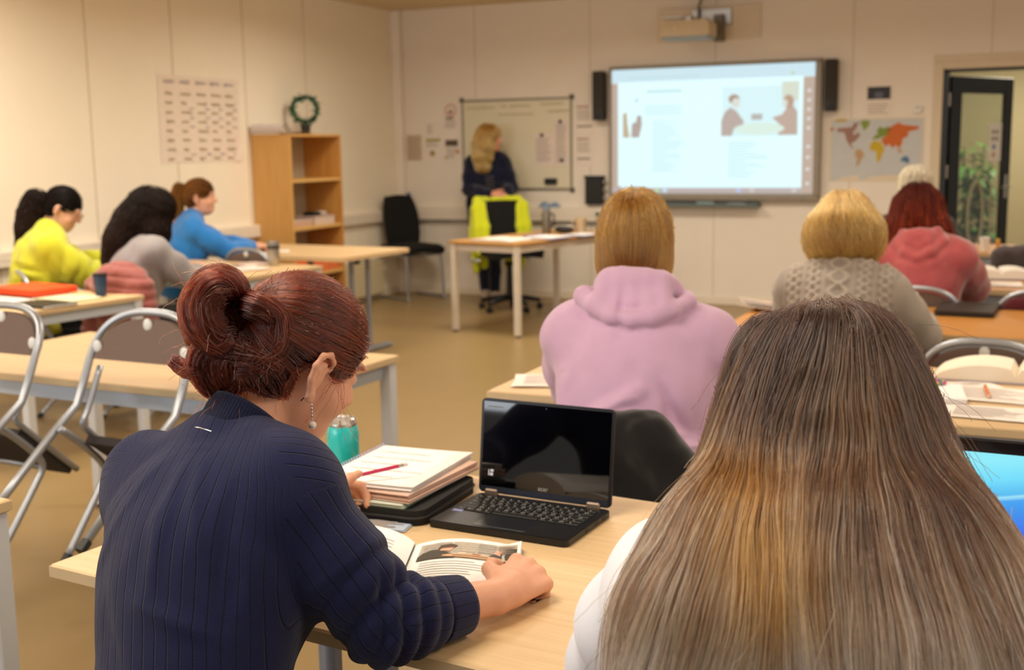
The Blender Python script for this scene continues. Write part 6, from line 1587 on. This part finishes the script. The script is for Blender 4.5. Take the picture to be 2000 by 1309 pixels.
# ================================================================ 5  RED HAIR, PINK HOODIE
M_rose = mat('rose_velour', '#8c2d30', rough=.7, var=.22, scale=9, bump=.3, bscale=200, sheen=.6, spec=.2, col2='#b2595a')
def rose_extra(s, G):
    S, rt, f = G['S'], G['rt'], G['f']; Q = lambda x, y, z: S+rt*x+f*y+V3(0, 0, 1)*z
    ring = [Q(.09*math.sin(a), .08*math.cos(a), .045-.02*math.cos(a)) for a in [2*PI*k/14 for k in range(15)]]; s.chain(ring, [.034]*15, .03)
    for k, (w, z, y) in enumerate(((.075, .06, -.10), (.10, .01, -.125), (.125, -.045, -.125))):
        s.chain([Q(-w, y+.05, z+.035), Q(-w*.55, y, z-.02), Q(0, y-.012, z-.045), Q(w*.55, y, z-.02), Q(w, y+.05, z+.035)], [.022]*5, .016)
GR = person('red-haired person in a rose pink velour hoodie, seen from behind', (5.575, -4.97, .55), (5.565, -4.89, .945), (5.535, -4.80, 1.13), -6, 12, 0, yaw=2, bulk=1.12, grow=.024, sw=.18, topname='hoodie',
   arms={'L': ((5.39, -4.90, .925), (5.34, -4.70, .775), (5.45, -4.40, .785)), 'R': ((5.74, -4.905, .925), (5.79, -4.72, .775), (5.68, -4.40, .785))},
   hands={'L': {'a': ((.2, 1, 0), (0, 0, 1)), 'k': {'curl': (25, 30, 20)}}, 'R': {'a': ((-.3, 1, 0), (0, 0, 1)), 'k': {'curl': (40, 50, 30)}}}, top=M_rose, top_extra=rose_extra, top_vox=.007, vox=.009, wrinkle=.007, bottom='#20222a')
s = skull_hair(Sdf(), GR, .016); HL = GR['HL']
for q in (-1, 1):
    s.chain([HL(q*.06, -.03, .02), HL(q*.085, -.05, -.08), HL(q*.13+(.03 if q > 0 else -.03), -.07, -.20), HL(q*.16+(.02 if q > 0 else -.05), -.06, -.27)], [.05, .048, .034, .016], .05)
s.ell(HL(0, -.05, -.05), V3(.09, .06, .085), GR['HM'], .04); face_cut(s, GR)
Rcr = HL(0, -.02, .2)
hair_obj(s, .008, GR['o'], GR['base'], '#3a0602', down_flow(Rcr, .2), lambda V: V[:, 2] > HL(0, 0, -.10)[2], 4500, 24, .014, grad_col([(0, '#3a0f07'), (.5, '#64200f'), (1, '#914018')], .45), .0009, .003, 7, .15, 'red_strand', offr=.008)
# ================================================================ 6  WHITE HAIR
M_dk = fabric('dark_cardigan', '#3a3436')
GO = person('white-haired person in a dark top at the frontmost table, mostly hidden by the red hair', (5.35, -2.95, .55), (5.335, -2.86, .955), (5.325, -2.78, 1.165), 0, 5, 0, yaw=0, topname='cardigan',
   arms={'L': ((5.16, -2.85, .935), (5.12, -2.64, .78), (5.24, -2.38, .785)), 'R': ((5.51, -2.85, .935), (5.55, -2.64, .78), (5.44, -2.38, .785))}, hands={'L': {'a': ((.2, 1, 0), (0, 0, 1)), 'k': {'curl': (25, 30, 20)}}, 'R': {'a': ((-.2, 1, 0), (0, 0, 1)), 'k': {'curl': (25, 30, 20)}}}, top=M_dk, vox=.011, skin='#dcae94')
s = skull_hair(Sdf(), GO, .022); HL = GO['HL']; s.ell(HL(0, -.05, -.03), V3(.085, .06, .075), GO['HM'], .03); face_cut(s, GO)
hair_obj(s, .008, GO['o'], GO['base'], '#b8a88c', down_flow(HL(0, 0, .16), .3), lambda V: V[:, 2] > HL(0, 0, -.02)[2], 2200, 12, .011, grad_col([(0, '#cfc4ae'), (1, '#d8cdb6')], .2), .0012, .003, 8, .3, 'white_strand', curl=.003, offr=.01)
# ================================================================ 7  LIME SWEATER
M_lime = fabric('lime_fleece', '#bcbc2e', bump=.2)
GY = person('person in lime yellow sweater and glasses with dark curly ponytail by the left wall', (.82, -5.68, .55), (.85, -5.57, .945), (.91, -5.485, 1.150), 58, 28, 0, yaw=38, bulk=1.22, grow=.032, sw=.18, topname='sweater',
   arms={'L': ((.715, -5.45, .925), (.78, -5.25, .79), (.985, -5.22, .84)), 'R': ((.985, -5.685, .925), (1.13, -5.55, .765), (1.085, -5.31, .785))},
   hands={'L': {'a': ((.6, .5, .5), (-.5, .3, .5)), 'k': {'curl': (50, 60, 40)}}, 'R': {'a': ((.1, 1, 0), (.2, 0, 1)), 'k': {'curl': (35, 45, 30)}}}, top=M_lime, wrinkle=.012, vox=.0085, top_vox=.0085, bottom='#16161a', skin='#e0aa90', neck_r=.055,
   folds=[('r', (.985, -5.685, .925), (1.13, -5.55, .765), .022, 2.8, (0, 0, 1), 6.), ((.74, -5.80, .72), (1.02, -5.80, .78), -.018, .02), ((.78, -5.80, .86), (.98, -5.80, .82), -.02, .016), ((.72, -5.82, .64), (1.02, -5.85, .66), -.016, .02)])
HL = GY['HL']; s = skull_hair(Sdf(), GY, .008); s.cut(HL(0, .105, -.045), V3(.085, .06, .085), GY['HM'], .012)
for q in (-1, 1): s.cut(HL(q*.078, .012, -.05), V3(.035, .055, .050), GY['HM'], .012)
s.cut(HL(0, -.02, -.125), V3(.10, .12, .06), GY['HM'], .02)
lf_ = V3(-.912, -.411, 0); b1 = GY['Hc']+lf_*.105+V3(0, 0, .035)
hair_obj(s, .007, GY['o'], GY['base'], '#120b08', to_point(b1), lambda V: V[:, 2] > -9, 1800, 16, .010, grad_col([(0, '#0d0705'), (1, '#140b07')], .4), .0007, .002, 9, .1, 'dark_strand')
s = Sdf().chain([b1, b1+lf_*.045+V3(0, 0, .012), b1+lf_*.07+V3(0, 0, -.06), b1+lf_*.085+V3(0, 0, -.15), b1+lf_*.105+V3(0, 0, -.27), b1+lf_*.115+V3(0, 0, -.38)], [.034, .052, .064, .068, .056, .018], .05)
o_ = hair_obj(s, .008, GY['o'], GY['base'], '#130c09', down_flow(b1-lf_*.12+V3(0, 0, .3), .3), lambda V: V[:, 2] > .95, 3600, 26, .013, grad_col([(0, '#140b08'), (1, '#2a1810')], .5), .0009, .004, 10, .3, 'dark_strand', curl=.007, curlf=75, offr=.012); o_.name = 'ponytail'
MB().tube([tuple(HL(x, y, z)-GY['base']) for x, y, z in ((-.078, .0, .012), (-.07, .07, .012), (-.05, .105, .010), (-.02, .113, .0), (0, .118, .006), (.02, .113, .0), (.05, .105, .010), (.07, .07, .012), (.078, .0, .012))], .0018, 6).tube([tuple(HL(.032+.022*math.cos(a), .108, -.004+.02*math.sin(a))-GY['base']) for a in [2*PI*k/16 for k in range(16)]], .0014, 5, closed=True).tube([tuple(HL(-.032+.022*math.cos(a), .108, -.004+.02*math.sin(a))-GY['base']) for a in [2*PI*k/16 for k in range(16)]], .0014, 5, closed=True).build('glasses', mat('gold_wire', '#a07c50', rough=.3, metal=.8), GY['o'], True, False)
ph = thing('phone', 'small dark phone held up by the person in the lime sweater', 'phone', (1.03, -5.185, .862), R(-30)); MB().box((-.035, -.004, 0), (.035, .004, .10), .003).build('case', M_black, ph); MB().box((-.032, -.0048, .004), (.032, -.004, .096)).build('screen', mat('phone_glass', '#15161a', rough=.1), ph)
# ================================================================ 8  GREY TOP, LONG DARK CURLS
M_gry = fabric('grey_sweatshirt', '#8e8788')
GG2 = person('person in plain grey sweater with very long dark curly hair, writing beside the pink jacket', (1.50, -5.66, .55), (1.53, -5.56, .945), (1.575, -5.485, 1.125), 28, 10, 0, yaw=18, bulk=1.12, grow=.022, sw=.175, topname='sweater',
   arms={'L': ((1.37, -5.49, .925), (1.30, -5.28, .78), (1.30, -5.0, .785)), 'R': ((1.69, -5.62, .925), (1.80, -5.47, .765), (1.66, -5.235, .79))},
   hands={'L': {'a': ((.2, 1, 0), (0, 0, 1)), 'k': {'curl': (25, 30, 20)}}, 'R': {'a': ((-.35, 1, .15), (.6, 0, .6)), 'k': {'curl': (45, 50, 30)}}}, top=M_gry, wrinkle=.007, vox=.0085, bottom='#0e0d0f', skin='#d8a086')
HL = GG2['HL']; s = skull_hair(Sdf(), GG2, .022)
s.chain([HL(0, -.05, .03), HL(-.03, -.085, -.06), HL(-.055, -.12, -.17), HL(-.08, -.13, -.28), HL(-.095, -.12, -.35)], [.085, .098, .095, .072, .03], .06)
s.chain([HL(.05, -.01, .0), HL(.075, -.01, -.10), HL(.07, -.03, -.19)], [.055, .055, .03], .05).chain([HL(-.05, .0, .0), HL(-.085, .0, -.10), HL(-.09, -.02, -.2)], [.055, .055, .03], .05); face_cut(s, GG2)
hair_obj(s, .008, GG2['o'], GG2['base'], '#0f0907', down_flow(HL(.02, 0, .35), .2), lambda V: V[:, 2] > .93, 6500, 28, .013, grad_col([(0, '#140b08'), (1, '#2a1810')], .5), .0009, .004, 11, .3, 'dark_strand', curl=.007, curlf=80, offr=.014)
# ================================================================ 9  BLUE SWEATER
M_blu = fabric('cornflower_sweater', '#2f7fd0')
GB = person('person in a bright blue sweater with a light brown ponytail at the rounded table', (.56, -4.07, .55), (.60, -4.00, .945), (.655, -3.945, 1.150), 62, 2, 0, yaw=45, bulk=1.12, grow=.022, sw=.17, topname='sweater',
   arms={'L': ((.485, -3.88, .925), (.58, -3.65, .80), (.76, -3.57, .79)), 'R': ((.715, -4.12, .925), (.885, -3.94, .775), (.89, -3.69, .785))},
   hands={'L': {'a': ((.8, .5, 0), (0, 0, 1)), 'k': {'curl': (25, 35, 20)}}, 'R': {'a': ((.2, 1, .1), (.3, 0, 1)), 'k': {'curl': (35, 45, 30)}}}, top=M_blu, wrinkle=.008, vox=.0085, bottom='#2a3040', skin='#dfa689')
HL = GB['HL']; s = skull_hair(Sdf(), GB, .010); s.cut(HL(0, .105, -.045), V3(.085, .06, .085), GB['HM'], .012)
for q in (-1, 1): s.cut(HL(q*.078, .012, -.05), V3(.035, .055, .050), GB['HM'], .012)
s.cut(HL(0, -.02, -.125), V3(.10, .12, .06), GB['HM'], .02); b1 = HL(0, -.105, .05)
hair_obj(s, .007, GB['o'], GB['base'], '#4a2c14', to_point(b1), lambda V: V[:, 2] > -9, 1800, 16, .010, grad_col([(0, '#5e3a18'), (1, '#7a4d22')], .4), .0008, .002, 12, .1, 'brown_strand')
s = Sdf().chain([b1, HL(0, -.14, .055), HL(0, -.165, -.02), b1+lf_*.085+V3(0, 0, -.16), b1+lf_*.12+V3(0, 0, -.30), b1+lf_*.14+V3(0, 0, -.38)], [.022, .032, .042, .046, .040, .015], .04)
o_ = hair_obj(s, .007, GB['o'], GB['base'], '#6a4520', down_flow(b1-lf_*.1+V3(0, 0, .3), .3), lambda V: V[:, 2] > .95, 2200, 22, .014, grad_col([(0, '#6a431a'), (1, '#94672e')], .4), .0009, .003, 13, .15, 'brown_strand', curl=.003, offr=.008); o_.name = 'ponytail'
# ================================================================ 10  TEACHER
M_tch = fabric('navy_cardigan', '#10132a'); tb_ = V3(1.2, -.34, 0)
GT = person('standing teacher with long blond hair, navy cardigan and folded hands before the whiteboard', (1.205, -.335, .90), (1.19, -.365, 1.345), (1.225, -.375, 1.545), 80, 2, 0, yaw=150, stand=True, hs=.98, bulk=1.02, grow=.014, sw=.165, topname='cardigan',
   feet=dict(knee=((1.27, -.40, .49), (1.10, -.33, .49)), ankle=((1.25, -.37, .085), (1.10, -.28, .085)), dir=(.5, -.86, 0)),
   arms={'L': ((1.335, -.29, 1.315), (1.44, -.36, 1.085), (1.42, -.52, 1.02)), 'R': ((1.045, -.435, 1.315), (1.06, -.52, 1.07), (1.33, -.585, 1.035))},
   hands={'L': {'a': ((-.3, -.6, -.6), (.7, -.6, .2)), 'k': {'curl': (25, 30, 20)}}, 'R': {'a': ((1, -.1, -.1), (-.1, -.8, .5)), 'k': {'curl': (25, 35, 20)}}}, top=M_tch, wrinkle=.006, vox=.0085, bottom='#1a2236', shoe='#d2c2b6', skin='#d8957c')
s = Sdf(); L = GT['L']
for z, w in ((.10, .150), (-.05, .172), (-.20, .182), (-.34, .178)): s.ell(L(0, 0, z), V3(w, w*.72, .12), GT['B'], .06)
V, F = s.mesh(.01); np_mesh('dress', V, F, fabric('black_dress', '#0b0a0c'), GT['o'], None, GT['base'], 1)
s = Sdf(); T_ = GT['L']
for q in (-1, 1): s.chain([T_(q*.10, -.07, .30), T_(q*.15, -.05, .05), T_(q*.185, -.02, -.12)], [.075, .075, .055], .05)
s.chain([T_(0, -.10, .3), T_(0, -.11, .05), T_(0, -.12, -.12)], [.07, .08, .06], .05); V, F = s.mesh(.01); np_mesh('cardigan_tail', V, F, M_tch, GT['o'], None, GT['base'], 1)
m = MB(); random.seed(3)
for r in range(6):
    for k in range(4):
        p = T_(-.035+.022*k+(.011 if r % 2 else 0), .131, .30-.028*r)-GT['base']; m.ball(tuple(p), .0055, 4)
m.build('dress_dots', mat('dress_dots', '#8d8678', rough=.7), GT['o'])
HL = GT['HL']; s = skull_hair(Sdf(), GT, .018)
s.chain([HL(0, -.04, .04), HL(.05, -.065, -.06), HL(.07, -.06, -.17), HL(.075, -.04, -.28), HL(.065, -.03, -.34)], [.08, .082, .075, .058, .022], .05)
s.chain([HL(.06, -.01, .03), HL(.085, .0, -.08), HL(.09, .02, -.18)], [.045, .045, .028], .04).chain([HL(-.06, .0, .03), HL(-.085, .01, -.08), HL(-.11, .03, -.19)], [.045, .042, .026], .04); face_cut(s, GT, r=(.06, .07, .10))
hair_obj(s, .008, GT['o'], GT['base'], '#9a6c2e', down_flow(HL(0, 0, .35), .2), lambda V: V[:, 2] > 1.42, 3600, 26, .013, grad_col([(0, '#6a4a20'), (.2, '#b07c34'), (.7, '#c4944a'), (1, '#cfa25c')], .5), .0010, .003, 14, .2, 'blond_strand', curl=.005, curlf=45, offr=.01)
# hi-vis jacket worn by the swivel chair
q = cl(1.66, -.93, 0, -135)
M_ = 'hivis_lime'
hv = Sdf()
for sg in (-1, 1):
    hv.chain([q((sg*.10, -.30, .99)), q((sg*.20, -.28, .985)), q((sg*.235, -.22, .93))], [.032, .036, .036], .03)
    hv.chain([q((sg*.235, -.22, .93)), q((sg*.235, -.17, .75)), q((sg*.24, -.16, .58)), q((sg*.235, -.14, .52))], [.04, .045, .05, .03], .03)
    hv.chain([q((sg*.175, -.205, .95)), q((sg*.165, -.16, .75)), q((sg*.175, -.13, .58))], [.03, .035, .04], .03)
    hv.chain([q((sg*.245, -.27, .90)), q((sg*.25, -.26, .60)), q((sg*.22, -.28, .35))], [.035, .045, .03], .04)
hv.chain([q((-.12, -.325, .98)), q((0, -.33, .99)), q((.12, -.325, .98))], [.025, .025, .025], .02).chain([q((0, -.335, .97)), q((0, -.34, .5))], [.03, .03], .03)
for x in (-.12, .12): hv.chain([q((x, -.335, .96)), q((x, -.345, .62)), q((x, -.35, .38))], [.035, .045, .035], .06)
V, F = hv.mesh(.008); N = vnormals(V, F); V = V+N*((vnoise(V, 14)-.5)*.012)[:, None]; c0 = V3(*q((0, -.25, .34)))
hj = np_mesh('hivis_jacket', V, F, fabric('hivis_lime', '#d4dc28'), None, None, c0, 1); hj.location = c0; tag(hj, 'lime yellow high-visibility jacket draped over the back of the swivel chair', 'jacket')
for sg in (-1, 1):
    o2 = MB().tube([tuple(V3(*q((sg*(.235+.05*math.sin(a)), -.22+.09*math.cos(a), .45)))-c0) for a in [PI*k/10 for k in range(11)]], .014, 8); o2.build('reflective_band', mat('reflective_grey', '#b9bcc0', rough=.3, metal=.4), hj, True)
# pink puffer jacket on the chair of the person in grey
q = cl(1.605, -5.625, 0, -12)
def puff(V, N): z = V[:, 2]+.10*V[:, 0]; return V+N*(.013*np.abs(np.sin(PI*z/.052))**.6-.005)[:, None]
drape('puffer_jacket', 'dusty pink quilted puffer jacket over the chair of the person in grey', 'puffer_pink', '#94524c',
  [('c', q((-.12, -.17, .76)), q((.10, -.17, .80)), .075, .08, .06), ('c', q((-.17, -.17, .72)), q((-.23, -.18, .30)), .075, .09, .08), ('c', q((.17, -.17, .74)), q((.24, -.17, .32)), .08, .085, .08), ('c', q((0, -.21, .76)), q((0, -.22, .25)), .07, .085, .1), ('c', q((.02, -.20, .78)), q((.10, -.21, .27)), .07, .08, .1)], puff=puff, vox=.007, rough=.55)
# dark knitted jacket and burgundy jacket on the right
q = cl(6.00, -3.25, 0, 0)
drape('knitted_jacket', 'dark brown-grey knitted jacket over a chair near the glass door', 'dark_knit', '#4a4040', [('c', q((-.12, 0, .80)), q((.16, 0, .80)), .055, .055, .05), ('c', q((-.15, 0, .78)), q((-.16, -.02, .45)), .05, .055, .05), ('c', q((0, -.01, .80)), q((0, -.03, .42)), .055, .06, .06), ('c', q((.16, 0, .78)), q((.18, -.02, .45)), .05, .055, .05)])
q = cl(6.12, -5.12, 0, 0)
drape('burgundy_jacket', 'dark burgundy jacket over a chair at the right picture edge', 'burgundy_cloth', '#4a0f16', [('c', q((-.12, 0, .745)), q((.14, 0, .77)), .05, .05, .05), ('c', q((-.16, 0, .72)), q((-.18, -.02, .45)), .045, .05, .05), ('c', q((0, -.01, .75)), q((0, -.03, .42)), .05, .055, .06), ('c', q((.16, 0, .74)), q((.18, -.02, .45)), .05, .055, .05)])
# ================================================================ LIGHT, CAMERA
def area(name, loc, size, power, col, rot=(0, 0, 0), shape='RECTANGLE', sy=None, spread=180):
    l = bpy.data.lights.new(name, 'AREA'); l.shape = shape; l.size = size; l.size_y = sy or size
    l.energy = power; l.color = col; l.spread = R(spread)
    o = bpy.data.objects.new(name, l); COL.objects.link(o); o.location = loc; o.rotation_euler = [R(a) for a in rot]
    return o
WARM = (1, .90, .74)
for x in (.95, 4.6, 7.2):
    for y, p in ((-2.6, 40), (-6.0, 50), (-9.4, 42)):
        area('ceiling_light', (x if x > 1 else (2.1 if y > -3 else 1.5), y, H-.03), 1.2, p*{.95: 1.3, 4.6: .93, 7.2: .55}[x], WARM, sy=.6, spread=165)
area('side_window', (8.8, -8.5, 1.6), 3.0, 25, (.86, .92, 1.0), (0, 90, 0), sy=1.5)
area('rear_window', (1.8, -13.3, 1.7), 3.4, 105, (.86, .92, 1.0), (90, 0, 0), sy=1.6)
area('corridor_light', (5.8, 1.7, 2.45), 1.0, 70, (1, .9, .72))
w = bpy.data.worlds.new('room_world'); scn.world = w; w.use_nodes = True
w.node_tree.nodes['Background'].inputs[0].default_value = (.9, .82, .72, 1); w.node_tree.nodes['Background'].inputs[1].default_value = .35

cd = bpy.data.cameras.new('camera'); cam = bpy.data.objects.new('camera', cd); COL.objects.link(cam); scn.camera = cam
cd.sensor_width = 36; cd.lens = 36*2314.82/2000; cd.clip_start = .05
pit, yaw, rol = R(8.9723), R(24.4007), R(-.8776)
fw = Vector((-math.sin(yaw)*math.cos(pit), math.cos(yaw)*math.cos(pit), -math.sin(pit)))
rt = Vector((math.cos(yaw), math.sin(yaw), 0)); up = rt.cross(fw)
r2 = rt*math.cos(rol)+up*math.sin(rol); u2 = up*math.cos(rol)-rt*math.sin(rol)
mw = Matrix((r2, u2, -fw)).transposed().to_4x4(); mw.translation = (6.0993, -10.6813, 1.4592)
cam.matrix_world = mw
cd.dof.use_dof = True; cd.dof.focus_distance = 1.64; cd.dof.aperture_fstop = 5.5
scn.view_settings.view_transform = 'Standard'; scn.view_settings.look = 'None'
scn.view_settings.exposure = 0.; scn.view_settings.gamma = 1.
try: scn.cycles.use_denoising = True
except Exception: pass
